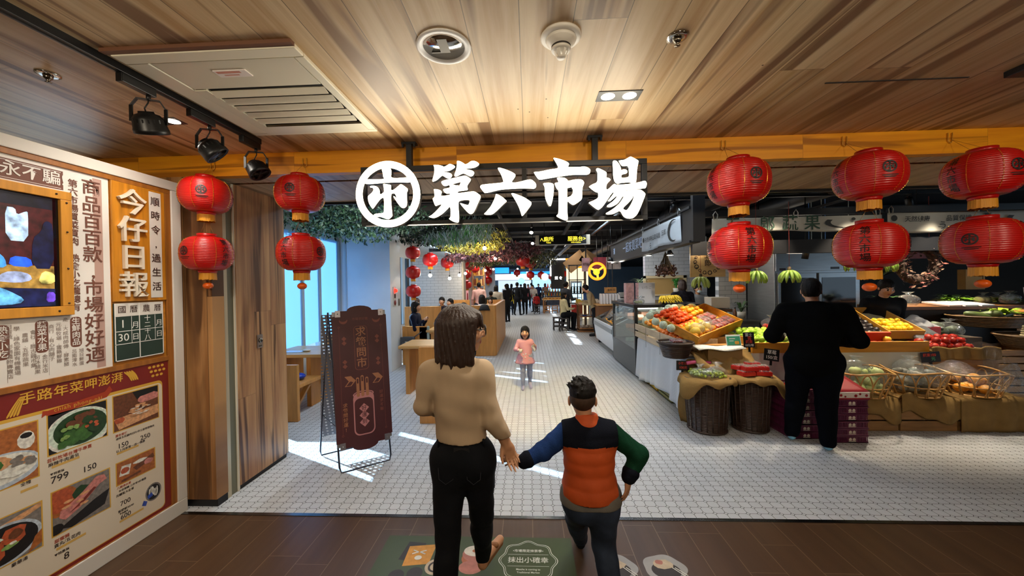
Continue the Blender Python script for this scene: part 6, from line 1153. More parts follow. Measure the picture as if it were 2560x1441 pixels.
for i, (x0, x1) in enumerate(((3.36, 3.88), (3.90, 4.47), (4.49, 5.16))):
    c = thing('wooden_crate', 'low wooden crate under burlap, ' + ('below the left rattan basket', 'below the middle rattan basket', 'below the right rattan basket')[i], 'crate', ((x0+x1)/2, 4.22, 0), 0, 'low wooden crates'); 
    for z0, z1 in ((.005, .11), (.125, .23), (.245, .34)): mb = MB(); mb.box(x0, x1, 4.02, 4.035, z0, z1); mb.box(x0, x1, 4.43, 4.445, z0, z1); mb.box(x0, x0+.015, 4.035, 4.43, z0, z1); mb.box(x1-.015, x1, 4.035, 4.43, z0, z1); mb.build('slat', crate3_m, c, bevel=.002)
    MB().box(x0+.015, x1-.015, 4.035, 4.43, .33, .342).build('lid', crate3_m, c)
    lo = .005 if i == 2 else .155
    fn = (lambda x0, x1, lo, s: (lambda u, v: (x0-.01+(x1-x0+.02)*u, (4.008-.018*abs(math.sin(u*9+s))-.05*(math.sin(PI*u) if lo > .1 else .4*math.sin(PI*u))*math.sin(PI*v/.6) if v < .6 else 4.008+(v-.6)/.4*.44), (lo+.06*(math.sin(u*5+s)+.3*math.sin(u*13))*(lo > .1)+(.356-lo)*v/.6 if v < .6 else .356+.012*math.sin(u*11+v*9)))))(x0, x1, lo, i)
    tag(MB().grid(36, 22, fn).build('burlap_cover', burlap_m, solid=.006), 'burlap cover draped over the crate ' + ('under the left rattan basket', 'under the middle rattan basket', 'under the right rattan basket')[i], 'burlap', 'burlap covers')
tag(MB().lathe([(0, 0), (.17, .01), (.22, .09), (.21, .22), (.15, .33), (.06, .37), (0, .37)], 26, 0, TR(5.12, 4.22, 0, s=(.8, .9, 1))).build('burlap_sack', burlap_m), 'full round burlap sack at the right end of the crates', 'sack')
# ------------------------------------------------------------------ far right: slatted crate stacks, melons, eggs, vegetables
vc = thing('vegetable_counter', 'dark wooden vegetable counter behind the lemons', 'counter', (6.3, 5.8, 0)); MB().box(5.35, 8.2, 5.5, 6.2, 1.16, 1.21).build('counter_top', dpine_m, vc, bevel=.003); MB().box(5.4, 8.2, 5.55, 6.2, 0, 1.16).build('counter_front', mat('counter_dark', '#1f1712', .6), vc)
for i in range(3): tag(MB().box(-.10, .10, -.17, .17, 0, .02, 0, FR((6.08+.22*i, 5.66, 1.225), (1, .1, 0), (-.3, 1, .12))).build('paper_stack', mat('paper_pink' if i == 0 else 'paper_white', '#d9b8ae' if i == 0 else '#d8d6d4', .6)), ('pinkish' if i == 0 else 'white')+' paper stack on the vegetable counter, '+('left', 'middle', 'right')[i]+' of three', 'paper')
def leafy(label, x, y, z, r, h, n, col, seed, w=.022): return plant('leafy_greens', label, x, y, z, r, h, n, col, False, seed, w)
leafy('bright green leafy vegetables heaped on the vegetable counter', 6.6, 5.95, 1.21, .22, .16, 60, '#7fae2c', 21); leafy('dark green leaves behind the vendor on the vegetable counter', 5.55, 5.95, 1.21, .2, .22, 50, '#2c4420', 22); leafy('dark green hanging foliage behind the wreath', 6.0, 6.5, 1.65, .3, .25, 60, '#223a1c', 23); leafy('green leaves among the bags at the right end of the counter', 7.15, 5.8, 1.21, .18, .14, 40, '#7c9a2e', 24); leafy('dark bunch of leaves above the counter right of the wreath', 6.7, 6.05, 1.21, .22, .22, 50, '#1f331a', 25)
for i, (x, y, z, r, lb) in enumerate(((5.75, 5.8, 1.28, .13, 'dark greens left of the bright leaves'), (7.0, 5.95, 1.27, .10, 'melons, left of three at the back'), (7.2, 5.95, 1.27, .10, 'onions, middle of three at the back'), (7.42, 5.95, 1.27, .11, 'cabbage, right of three at the back'), (7.0, 5.65, 1.30, .10, 'pale greens near the paper'))): bag('produce_bag', 'clear bag of '+lb+' on the vegetable counter', (x, y, z), (r, r*.8, r*.7), 'bags on the vegetable counter')
fruit('melon', 'pale melon bagged on the vegetable counter', 'melon', 'melons on the vegetable counter', .06, mat('melon_pale', '#b7ae7a', .45, noise=.3, nscale=9), .9, None, [Vector((6.95+.085*i, 5.95, 1.265)) for i in range(7)])
tag(MB().grid(20, 10, lambda u, v: (5.62+.9*u, 5.75+.1*v, .95+.0*v)).build('paper_apron', mat('apron_dark', '#17120f', .7), solid=.01), 'dark cloth on the vegetable counter front', 'cloth')
card_sign('notice_card', 'white notice card with orange heading at the far right of the vegetable counter', FR((7.15, 5.5, 1.36), (1, -.1, 0), (0, .1, 1)), .22, .21, [('現貨供應', 0, .30, .036, mat('orange_ink', '#d87a3c', .6)), ('新鮮蔬果', 0, .08, .022, ink2), ('限量', 0, -.14, .022, ink2)], mat('card_cream', '#e6dcd4', .5), cat='notice', stick=False, rim=mat('pink_rim', '#d8a0a0', .5)); card_sign('notice_card', 'green topped notice card at the right picture edge', FR((7.40, 5.5, 1.36), (1, -.1, 0), (0, .1, 1)), .2, .22, [('蔬', 0, .1, .06, ink2)], mat('card_grey', '#c9d2cc', .5), cat='notice', stick=False, rim=mat('card_green', '#3f9a78', .5))
fl_ = thing('fold_table', 'wooden folding stand with slanted legs below the notice cards', 'stand', (7.3, 5.3, .9)); MB().box(6.75, 7.7, 5.1, 5.45, 1.13, 1.16).build('board', crate_m, fl_, bevel=.003); mb = MB(); mb.beam((6.9, 5.2, 1.13), (7.25, 5.2, .75), .05, .03); mb.build('brace', crate_m, fl_); MB().box(6.8, 7.6, 5.15, 5.4, .0, 1.13).build('support', mat('support_dark', '#2a1c12', .7), fl_)
bskt_m = mat('basket_olive', '#5c4426', .55, noise=.3, nscale=30)
def wide_basket(label, x, y, z, r, h):
    b = thing('wide_basket', label, 'basket', (x, y, z), 0, 'wide brown baskets'); prof = [(r*(.78+.22*t)+(.004 if i % 2 else -.003), z+h*t) for i, t in enumerate([j/14 for j in range(15)])]; MB().lathe(prof, 36, 0, TR(x, y, 0), smooth=False).build('woven_wall', bskt_m, b); mb = MB(); mb.tube([(x+r*1.01*math.cos(2*PI*i/36), y+r*1.01*math.sin(2*PI*i/36), z+h) for i in range(36)], .013, 7, closed=True); mb.build('rim', bskt_m, b); MB().lathe([(0, z+h*.6), (r*.92, z+h*.6)], 24, 0, TR(x, y, 0)).build('lining', bskt_m, b); return b
wide_basket('wide brown basket of gourds and greens before the vegetable counter', 6.22, 5.25, .95, .36, .14); wide_basket('wide brown basket of egg boxes and yellow fruit at the right edge', 6.28, 4.75, .74, .38, .15)
fruit('gourd', 'long dark green gourd in the wide basket', 'gourd', 'gourds in the wide basket', .055, mat('gourd', '#46552a', .4, noise=.3, nscale=8), 2.6, None, [Vector((6.05+.11*i, 5.2, 1.10)) for i in range(4)], 1.4); leafy('green stalks with yellow leaves in the wide gourd basket', 6.35, 5.2, 1.08, .2, .18, 40, '#8fae30', 31)
for i in range(3):
    z = .865+.055*i; M = TR(6.12, 4.66, z, rz=.1*i-.1); p = thing('egg_carton', 'closed grey egg carton, ' + ('bottom', 'middle', 'top')[i] + ' of the stack in the wide basket', 'egg carton', (6.12, 4.66, z), 0, 'egg cartons'); MB().box(-.15, .15, -.055, .055, .0, .025, 0, M).build('base', mat('carton', '#b5a27a', .8), p, bevel=.012); MB().box(-.15, .15, -.055, .055, .026, .052, 0, M).build('lid', mat('carton2', '#c9ba92', .8), p, bevel=.012)
    if i == 2: mb = MB(); mb.poly([rrect(-.05, .05, -.035, .03, .01)], 0, 0, M, .0525); mb.build('sticker', lemon_m, p)
fruit('yellow_squash', 'yellow squash beside the egg cartons in the wide basket', 'squash', 'yellow squashes by the eggs', .06, yellow_m, .7, stem_m, [Vector((6.42+.10*(i % 2), 4.6+.10*(i//2), .89)) for i in range(4)])
for j, (x, y, n) in enumerate(((5.75, 4.75, 2), (6.46, 4.85, 2))):
    for k in range(n):
        z = .02+k*.36; c = thing('slatted_crate', 'slatted wooden crate at the right edge, ' + ('lower', 'upper')[k] + (' one under the egg basket' if j == 0 else ' one of the rearmost stack'), 'crate', (x+.33, y+.25, z), 0, 'slatted crates on the right')
        for q in range(4): mb = MB(); z0 = z+q*.088; mb.box(x, x+.68, y, y+.015, z0, z0+.07); mb.box(x, x+.015, y, y+.5, z0, z0+.07); mb.box(x+.665, x+.68, y, y+.5, z0, z0+.07); mb.box(x, x+.68, y+.485, y+.5, z0, z0+.07); mb.build('slat', crate3_m, c, bevel=.002)
        mb = MB()
        for xx in (x+.015, x+.635):
            for yy in (y+.015, y+.455): mb.box(xx, xx+.03, yy, yy+.03, z-.01, z+.35)
        mb.build('corner_post', crate3_m, c); MB().box(x+.015, x+.665, y+.02, y+.48, z, z+.01).build('bottom', crate3_m, c)
tag(bag('cabbage_bag', 'dark bag of cabbages on the floor side behind the apples', (5.45, 5.0, .95), (.14, .12, .09), cat='plastic bag'), 'clear bag of dark cabbages behind the apple tray', 'plastic bag'); fruit('cabbage', 'dull green cabbage in the bag behind the apple tray', 'cabbage', 'cabbages behind the apple tray', .075, mat('cabbage', '#566048', .5, noise=.3, nscale=9), .85, None, [Vector((5.36, 5.0, .93)), Vector((5.52, 5.02, .93)), Vector((5.45, 5.14, .97))])
tag(MB().box(5.2, 5.7, 4.85, 5.25, .0, .86).build('produce_stand', mat('stand_dark', '#33261a', .7), bevel=.004), 'dark produce stand carrying the cabbage bag', 'stand')
pb3 = thing('kraft_bag', 'brown kraft paper bag hanging at the far right of the stall', 'paper bag', (7.3, 6.3, 1.5)); MB().box(7.15, 7.45, 6.3, 6.42, 1.42, 1.75).build('bag_body', card_m, pb3, bevel=.004); mb = MB(); mb.tube([(7.2, 6.3, 1.75), (7.25, 6.3, 1.88), (7.35, 6.3, 1.88), (7.4, 6.3, 1.75)], .008, 6); mb.tube([(7.3, 6.3, 1.88), (7.3, 6.3, 3.2)], .004, 5); mb.build('handle', rattan_m, pb3)
for i, (x, z, w, h, c) in enumerate(((5.45, 2.05, .42, .22, '#5f8fce'), (5.5, 1.75, .3, .2, '#d8d6c4'), (6.2, 2.1, .4, .2, '#c9c6b4'), (7.3, 2.0, .5, .2, '#8e3a30'))): tag(MB().box(x, x+w, 7.4, 7.44, z, z+h).box(x+.05, x+.06, 7.41, 7.42, z+h, 3.2).box(x+w-.06, x+w-.05, 7.41, 7.42, z+h, 3.2).build('hanging_sign_board', mat('board_'+c, c, .5, noise=.3, nscale=9)), ('blue', 'pale', 'cream', 'dull red')[i]+' sign board hung deep in the right stall', 'sign board')
# ------------------------------------------------------------------ left side: tables, booths, fire alarm
booth_m = mat('booth_oak', '#c98d48', .45, noise=.16, nscale=2.5, stretch=(9, 9, 1), bmp=.04); btop_m = mat('table_oak', '#c99a5c', .4, noise=.14, nscale=2.5, stretch=(1, 9, 9))
def table(label, x0, x1, y0, y1, z=.74):
    t = thing('wooden_table', label, 'table', ((x0+x1)/2, (y0+y1)/2, 0), 0, 'oak canteen tables'); MB().box(x0, x1, y0, y1, z-.045, z).build('tabletop', btop_m, t, bevel=.006); xm = (x0+x1)/2; MB().box(x0+.08, x0+.14, y0+.08, y1-.08, 0, z-.045).build('leg', booth_m, t); MB().box(x1-.34, x1-.28, y0+.12, y1-.12, 0, z-.045).build('leg', booth_m, t); mb = MB(); mb.beam((x1-.30, (y0+y1)/2, .25), (x1-.03, (y0+y1)/2, z-.05), .05, .04); mb.build('brace', booth_m, t); return t
def bench(label, x0, x1, y0, y1, h=.84, back='y0', zs=.44):
    b = thing('booth_bench', label, 'bench', ((x0+x1)/2, (y0+y1)/2, 0), 0, 'oak booth benches'); yb = (y0, y0+.05) if back == 'y0' else (y1-.05, y1); MB().box(x0, x1, yb[0], yb[1], 0, h).build('back_panel', booth_m, b, bevel=.006); ys = (y0+.05, y1) if back == 'y0' else (y0, y1-.05); MB().box(x0, x1, ys[0], ys[1], zs-.045, zs).build('seat', booth_m, b, bevel=.004); MB().box(x0+.1, x0+.16, ys[0], ys[1], 0, zs-.045).build('leg', booth_m, b); mb = MB(); mb.beam((x1-.25, (ys[0]+ys[1])/2, 0.02), (x1-.04, (ys[0]+ys[1])/2, zs-.05), .05, .05); mb.build('brace', booth_m, b); return b
bench('oak booth bench at the left window, its end panel next to the portal wall', -3.58, -2.82, 4.27, 4.80, .69); table('oak table with a tissue under the blue window', -3.58, -2.72, 4.72, 5.45, .735); bench('oak bench beyond the window table', -3.58, -2.9, 5.75, 6.25, .8, 'y1')
tag(MB().ell((-3.12, 4.95, .752), (.06, .04, .018), n=12, k=8).build('tissue', wcard_m), 'crumpled white tissue on the window table', 'tissue'); tag(MB().ell((-3.0, 4.55, .485), (.10, .09, .045), n=14, k=9).build('blue_bag', mat('bag_blue', '#1a3fb0', .35)), 'shiny blue bag lying on the window bench', 'bag'); tag(MB().box(-3.4, -3.15, 4.85, 5.0, .736, .742).build('paper_sheet', mat('paper_blue', '#b9cbe0', .5)), 'sheet of paper on the window table', 'paper')
bench('pale oak booth partition right behind the foreground woman', -1.31, -.78, 4.22, 4.75, .905); table('oak table behind the foreground woman', -1.95, -.98, 5.3, 5.95, .74); bench('oak bench between the two middle left tables', -1.75, -1.1, 6.15, 6.6, .78, 'y1')
b = bench('oak bench of the woman in navy, against the white pier', -2.62, -2.1, 7.38, 7.85, .80); table('oak table with drinks before the woman in navy', -2.12, -1.42, 7.35, 7.95, .72); bench('oak bench behind the woman in navy', -2.9, -2.05, 8.35, 8.85, 1.15, 'y0'); bench('tall oak bench back before the tiled wall', -2.35, -1.75, 10.2, 10.7, 1.2, 'y1'); table('oak table by the bay window', -3.1, -2.1, 9.0, 9.35, .72)
for i, (x, y, c) in enumerate(((-1.95, 7.5, '#c9c4b8'), (-1.78, 7.6, '#d8d4cc'), (-1.72, 7.45, '#b9c0c4'))):
    p = thing('drink_cup', 'takeaway cup with a straw, ' + ('left', 'right', 'front')[i] + ' one before the woman in navy', 'cup', (x, y, .72), 0, 'takeaway cups'); MB().lathe([(0, 0), (.032, 0), (.042, .13), (.044, .135), (.02, .15), (0, .15)], 16, 0, TR(x, y, .72)).build('cup_body', mat('cup_'+c, c, .2), p); mb = MB(); mb.tube([(x, y, .80), (x+.015, y, .93)], .004, 6); mb.build('straw', wcard_m, p)
tag(MB().box(-1.92, -1.66, 7.64, 7.82, .722, .735).build('food_tray', mat('tray_black', '#16161a', .4), bevel=.004), 'black tray on the table of the woman in navy', 'tray')
gb = thing('shoulder_bag', 'grey shoulder bag hung at the end of the bench of the woman in navy', 'bag', (-2.5, 7.25, .4)); gbm = mat('bag_grey', '#4b5058', .7, noise=.1, nscale=12); MB().box(-2.60, -2.34, 7.20, 7.36, .36, .60).build('bag_body', gbm, gb, bevel=.035, seg=4); MB().box(-2.60, -2.34, 7.192, 7.22, .50, .605).build('flap', mat('bag_grey2', '#3e434b', .7), gb, bevel=.012); MB().box(-2.50, -2.44, 7.188, 7.192, .50, .515).build('tab', wcard_m, gb); mb = MB(); mb.tube([(-2.36, 7.3, .58), (-2.2, 7.4, .70), (-2.25, 7.5, .9)], .012, 6); mb.build('strap', gbm, gb)
bp = thing('patterned_bag', 'pale teal patterned bag on the lap of the woman in navy', 'bag', (-2.2, 7.4, .55)); MB().box(-2.28, -2.06, 7.38, 7.44, .52, .80).build('bag_body', mat('bag_teal', '#9fb3ae', .7, noise=.4, nscale=9), bp, bevel=.02)
fa = thing('fire_alarm', 'fire alarm panel with red lamp on the side of the white pier', 'fire alarm', (-2.625, 7.0, 1.45)); MB().box(-2.63, -2.618, 6.93, 7.07, 1.24, 1.62).build('plate', mat('alarm_plate', '#c9c2b8', .5), fa, bevel=.003); MB().lathe([(0, .05), (.03, .045), (.04, 0)], 18, 0, FR((-2.618, 7.0, 1.545), (0, 1, 0), (0, 0, 1))).build('red_lamp', mat('alarm_lamp', '#ff1a10', .3, emit=6.), fa); MB().lathe([(0, .012), (.045, .01), (.05, 0)], 20, 0, FR((-2.618, 7.0, 1.31), (0, 1, 0), (0, 0, 1))).build('push_button', mat('alarm_red', '#7c2226', .4), fa); MB().box(-2.618, -2.61, 6.975, 7.025, 1.40, 1.48).build('indicator', blackm, fa)
for i, z in enumerate((1.28,)): tag(MB().box(-2.63, -2.615, 7.20, 7.26, 1.24, 1.38).build('wall_switch', steel_m, bevel=.003), 'grey switch on the white pier beside the fire alarm', 'switch')
bo = thing('booth_box', 'large closed oak booth with tall front panel left of the aisle', 'booth', (-1.05, 9.6, 0)); MB().box(-1.33, -.78, 8.28, 8.36, 0, 1.16).build('front_panel', booth_m, bo, bevel=.01); MB().box(-.84, -.76, 8.36, 11.5, 0, 1.16).build('side_panel', booth_m, bo, bevel=.01); MB().box(-1.33, -.84, 8.36, 8.8, .46, .50).build('seat', booth_m, bo); MB().box(-1.33, -.84, 11.0, 11.5, .46, .50).build('seat', booth_m, bo); MB().box(-1.33, -.84, 11.46, 11.5, 0, 1.16).build('back_panel', booth_m, bo); MB().box(-1.3, -.86, 9.3, 10.2, .70, .74).build('inner_table', btop_m, bo)
cp = thing('black_hat', 'black cap hanging over the front of the oak booth', 'hat', (-1.02, 8.26, 1.1)); MB().grid(16, 8, lambda u, v: (-1.02+.13*math.cos(PI*u)*(1-.2*v), 8.27-.09*math.sin(PI*u)*(1-v**2)**.5, 1.06+.13*v*math.sin(PI*u)**.5)).build('crown', mat('cap_black', '#14151a', .8), cp, solid=.004); MB().box(-1.15, -.89, 8.20, 8.28, 1.05, 1.062).build('brim', mat('cap_black', '#14151a', .8), cp, bevel=.004)
# ------------------------------------------------------------------ hanging greenery under the ceiling
def greenery(name, label, blobs, n, sz, mats, seed, asp=.42, droop=.5):
    rr = random.Random(seed); mb = MB()
    for (cx, cy, cz, rx, ry, rz) in blobs:
        for _ in range(int(n*rx*ry/(.6*.6))):
            while True:
                a = Vector((rr.uniform(-1, 1), rr.uniform(-1, 1), rr.uniform(-1, .6)))
                if .35 < a.length < 1: break
            c = Vector((cx+a.x*rx, cy+a.y*ry, cz+a.z*rz)); u = Vector((rr.uniform(-1, 1), rr.uniform(-1, 1), rr.uniform(-1, 1)-droop)).normalized(); w = u.orthogonal().normalized(); w = (w*math.cos(rr.uniform(0, 6.28))+u.cross(w)*math.sin(rr.uniform(0, 6.28))).normalized(); s = sz*rr.uniform(.6, 1.3); mid = c+u*s*.5
            mb.add([c, mid+w*s*asp*.5+u.cross(w)*s*.06, c+u*s, mid-w*s*asp*.5+u.cross(w)*s*.06], [(0, 1, 2, 3)], rr.randrange(len(mats)))
    o = mb.build(name, mats); return tag(o, label, 'greenery', kind='stuff')
L1 = [mat('leaf_a', '#7fa276', .4), mat('leaf_b', '#52784f', .4), mat('leaf_c', '#adc4a4', .4), mat('leaf_d', '#243c2a', .45)]; L2 = [mat('leaf_e', '#2c3d2e', .5), mat('leaf_f', '#44583f', .5), mat('leaf_g', '#1b2820', .5)]; L3 = [mat('leaf_h', '#c2d0c4', .5), mat('leaf_i', '#a3b8aa', .5), mat('leaf_j', '#6fae5c', .5), mat('leaf_k', '#d5ddd2', .5)]; L4 = [mat('leaf_l', '#b3a02c', .5), mat('leaf_m', '#8c8a2a', .5), mat('leaf_n', '#c9b84a', .5)]; L5 = [mat('leaf_o', '#7d4247', .55), mat('leaf_p', '#59333a', .55), mat('leaf_q', '#a06a66', .55), mat('leaf_r', '#4a3f34', .6)]; L6 = [mat('leaf_s', '#56633a', .5), mat('leaf_t', '#7c8a4c', .5), mat('leaf_u', '#3d3a2a', .6), mat('leaf_v', '#8d8458', .5)]
greenery('hanging_foliage', 'dense green broad leaved foliage hanging from the ceiling left of the round sign emblem', [(-3.3, 5.6, 2.74, .75, .75, .30), (-2.62, 5.7, 2.66, .62, .7, .32), (-2.15, 6.0, 2.80, .5, .6, .28)], 1250, .075, L1, 41)
greenery('hanging_foliage', 'dark foliage hanging behind the round sign emblem', [(-2.15, 7.2, 2.72, .6, .7, .28), (-1.75, 7.2, 2.84, .4, .5, .2)], 900, .08, L2, 42)
greenery('hanging_foliage', 'pale grey green spiky foliage hanging below the second sign character', [(-1.15, 7.2, 2.80, .50, .55, .30), (-1.6, 7.1, 2.62, .5, .4, .14)], 900, .15, L3, 43, .16, 1.6)
greenery('hanging_foliage', 'mustard yellow foliage hanging beyond the pale spiky foliage', [(-1.35, 8.4, 2.55, .75, .55, .18), (-.78, 8.3, 2.72, .36, .5, .30)], 900, .08, L4, 44, .3)
greenery('hanging_foliage', 'dusky red foliage hanging over the aisle behind the yellow foliage', [(-1.1, 10.2, 2.52, 1.0, .7, .20), (-.25, 10.3, 2.66, .7, .7, .26), (-1.7, 9.8, 2.42, .6, .5, .12)], 700, .12, L5, 45, .4)
greenery('hanging_foliage', 'olive green mixed foliage hanging around the middle aisle lantern', [(-.55, 11.9, 2.50, .9, .6, .18), (.45, 11.8, 2.50, .5, .6, .34), (-1.6, 12.0, 2.38, .7, .5, .10)], 700, .11, L6, 46, .35)
# ------------------------------------------------------------------ lanterns, bulbs and signs along the aisle
GL = 'small red lanterns along the aisle'
def fl(x, y, z, r, lb, cord=None, tas=False): return lantern('paper_lantern', lb, x, y, z, r, r*.80, 0, False, cord or (x, y, 3.2), GL, False, tas)
for i, (z, tz) in enumerate(((2.34, 0), (1.92, 0), (1.52, 1))): fl(-2.46, 7.66, z, .155, 'red lantern in the column at the white pier, ' + ('top', 'middle', 'bottom one with long tassel')[i], (-2.46, 7.66, 3.1 if i == 0 else z+.30), bool(tz))
for i, (x, y, z) in enumerate(((-2.45, 9.0, 2.28), (-2.36, 10.5, 2.30), (-2.08, 11.6, 2.36), (-2.05, 12.7, 2.33), (-2.05, 13.8, 2.28))): fl(x, y, z, .19, 'red lantern in the row under the red foliage, ' + ('nearest the pier', 'second from the pier', 'third from the pier', 'fourth from the pier', 'farthest from the pier')[i])
for i, z in enumerate((2.02, 1.64)): fl(-2.19, 12.9, z, .155, 'red lantern beside the tiled wall end, ' + ('upper', 'lower one with tassel')[i], (-2.19, 12.9, z+.4), i == 1)
for i, z in enumerate((2.60, 2.25, 1.86)): fl(-1.93, 17.2, z, .20, 'red lantern before the far blue white panel, ' + ('top', 'middle', 'bottom')[i], (-1.93, 17.2, z+.5))
fl(-.17, 11.0, 2.36, .215, 'large red lantern hanging in the middle of the aisle'); fl(.08, 12.6, 2.36, .2, 'red lantern just behind the large aisle lantern')
for i, (x, y, z) in enumerate(((.1, 20., 2.15), (.75, 22., 2.2), (1.5, 24., 2.1), (-.75, 23.5, 2.4), (2.0, 21., 2.2))): fl(x, y, z, .22, 'tiny far red lantern deep in the aisle, ' + ('below the large lantern', 'left of the round white lamp', 'right of the round white lamp', 'left of the large lantern', 'by the lit kiosk')[i])
bulb_m = mat('bulb_lit', '#fff3d8', .3, emit=22., ecol='#ffeccb')
BW = ('nearest the dark window', 'beside the first aisle lantern', 'lowest before the tiled wall', 'above the lowest one', 'highest before the tiled wall', 'in the yellow foliage', 'at the red foliage edge', 'left of the far panel', 'right of the middle lantern', 'over the far counters', 'deep over the aisle', 'above the grey far pier')
for i, (x, y, z) in enumerate(((-2.72, 8.4, 1.95), (-2.35, 8.6, 1.88), (-2.10, 9.6, 1.82), (-1.95, 10.2, 1.92), (-1.85, 10.6, 1.98), (-.95, 7.9, 2.43), (-.9, 9.9, 2.35), (-1.55, 13.0, 2.15), (.28, 13.5, 2.45), (-.6, 20., 2.5), (-.1, 23., 2.4), (-1.5, 15.5, 2.3))):
    p = thing('hanging_bulb', 'glowing round bulb on a thin cable, ' + BW[i], 'bulb', (x, y, z), 0, 'glowing bulbs'); mb = MB(); mb.ell((x, y, z), .042, n=12, k=8); mb.build('glass', bulb_m, p); MB().lathe([(0, 0), (.018, 0), (.018, .05), (0, .05)], 10, 0, TR(x, y, z+.035)).build('socket', blackm, p); mb = MB(); mb.tube([(x, y, z+.08), (x, y, 3.15)], .004, 5); mb.build('cable', blackm, p)
    if i in (1, 3, 5, 6, 8): lamp('bulb_light', 'POINT', (x, y, z-.07), 14, WARM, shadow_soft_size=.06)
for i, (x, y, z, r, c, lb) in enumerate(((.93, 21., 2.05, .20, '#fff2d0', 'round white globe lamp over the low table'), (-.45, 22., 1.85, .20, '#62d0ff', 'round pale blue globe lamp above the tall man in black'))): p = thing('globe_lamp', lb, 'lamp', (x, y, z)); mb = MB(); mb.ell((x, y, z), r, n=18, k=12); mb.build('globe', mat('globe_'+c, c, .4, emit=3.5), p); mb = MB(); mb.tube([(x, y, z+r), (x, y, 3.15)], .01, 5); mb.build('cable', blackm, p)
ds = thing('direction_sign', 'black hanging direction sign with yellow writing over the aisle', 'sign', (.84, 9.0, 2.7)); MB().box(.27, 1.42, 8.98, 9.04, 2.60, 2.82).build('panel', blackm, ds); 
for a, b in ((.18, .27), (1.42, 1.51)): MB().box(a, b, 8.97, 9.05, 2.595, 2.825).build('end_cap', mat('cap_beige', '#a59a86', .5), ds)
MB().box(.18, 1.51, 8.97, 9.05, 2.585, 2.597).build('bottom_rail', mat('rail_pale', '#bdb9b0', .4), ds); yl_m = mat('sign_yellow', '#f0d93c', .5, emit=1.6)
for s, x, z, sz in (('∧廁所', .46, 2.72, .125), ('Toilet', .50, 2.64, .05), ('服務台>', 1.19, 2.72, .125), ('Information', 1.17, 2.64, .05)): text('lettering', s, sz, yl_m, front(x, 8.975, z), ds, .02, .001)
mb = MB(); mb.tube([(.4, 9.01, 2.82), (.4, 9.01, 3.2)], .01, 6); mb.tube([(1.3, 9.01, 2.82), (1.3, 9.01, 3.2)], .01, 6); mb.build('hanger', blackm, ds)
for i, (x, y, z) in enumerate(((.08, 8.3, 2.95), (.12, 9.6, 2.85))): stall_spot(x, y, z, x-.25, y-2.6, 'bright spotlight over the aisle, ' + ('left of the direction sign', 'just behind the bright one')[i], 40 if i == 0 else 0, True, NEUT, 'aisle spotlights')
stall_spot(-.1, 4.3, 3.0, -.05, 4.95, 'ceiling spotlight over the aisle making the warm pool on the tiles', 230, True, (1, .72, .28), 'aisle spotlights')
stall_spot(-1.25, 6.6, 2.86, -1.3, 7.6, 'small black spotlight among the spiky foliage', 0, False, WARM, 'aisle spotlights')
# ------------------------------------------------------------------ right side of the aisle: slatted rack, shelves, posters, lit wheel
rk = thing('slatted_rack', 'round fronted slatted wooden display rack with boxed goods on top', 'display rack', (2.0, 12.6, 0)); sl_m = mat('rack_oak', '#9c6a3a', .5, noise=.15, nscale=4)
MB().box(1.62, 2.5, 12.2, 13.2, .90, .95).build('rack_top', sl_m, rk, bevel=.01); MB().box(1.7, 2.45, 12.2, 13.1, .50, .53).build('shelf', sl_m, rk); MB().box(1.66, 2.45, 12.2, 13.1, .10, .14).build('shelf', sl_m, rk); MB().box(1.62, 2.5, 12.25, 13.2, 0, .05).build('base', sl_m, rk)
for k in range(14): a = PI*.5*k/13; mb = MB(); mb.beam((2.4-.72*math.cos(a), 12.9-.66*math.sin(a), .55 if k > 3 else .05), (2.4-.72*math.cos(a), 12.9-.66*math.sin(a), .90), .03, .03); mb.build('slat', sl_m, rk)
for i in range(12): x, y = 1.72+.2*(i % 4), 12.35+.25*(i//4); c = ('#d8b84a', '#c9b694', '#b8a27c', '#e0d8c8')[i % 4]; tag(MB().box(x-.08, x+.08, y-.09, y+.09, .951, .951+.07+.03*(i % 3)).build('goods_box', mat('goods_'+c, c, .6), bevel=.006), 'small boxed goods on top of the slatted rack', 'box', 'boxed goods on the slatted rack')
for i in range(4): tag(MB().box(1.80+.14*i, 1.92+.14*i, 12.3, 12.6, .531, .56+.02*(i % 2)).build('book', mat('book_'+str(i % 2), ('#2a4c9a', '#c9ccd2')[i % 2], .5)), ('blue' if i % 2 == 0 else 'white')+' book lying on the rack shelf, '+('first', 'second', 'third', 'fourth')[i]+' from the aisle', 'book', 'books on the rack shelf'); o = MB().ell((1.8+.15*i, 12.35, .19), (.06, .06, .05), n=12, k=8).build('pottery_bowl', mat('pottery', '#b5ab9c', .4)); tag(o, 'pale pottery on the lowest rack shelf', 'pottery', 'pottery on the rack')
def stool(x, y, lb, h=.46, m=None):
    s = thing('square_stool', lb, 'stool', (x, y, 0), 0, 'square wooden stools'); m = m or mat('stool_dark', '#2a2220', .5); MB().box(x-.17, x+.17, y-.17, y+.17, h-.04, h).build('seat', m, s, bevel=.005)
    for sx in (-1, 1):
        for sy in (-1, 1): MB().box(x+sx*.145-.018, x+sx*.145+.018, y+sy*.145-.018, y+sy*.145+.018, 0, h-.04).build('leg', m, s)
    mb = MB()
    for z in (.12, .26):
        for sg in (-1, 1): mb.box(x-.145, x+.145, y+sg*.145-.01, y+sg*.145+.01, z, z+.03); mb.box(x+sg*.145-.01, x+sg*.145+.01, y-.145, y+.145, z, z+.03)
    mb.build('rail', m, s); return s
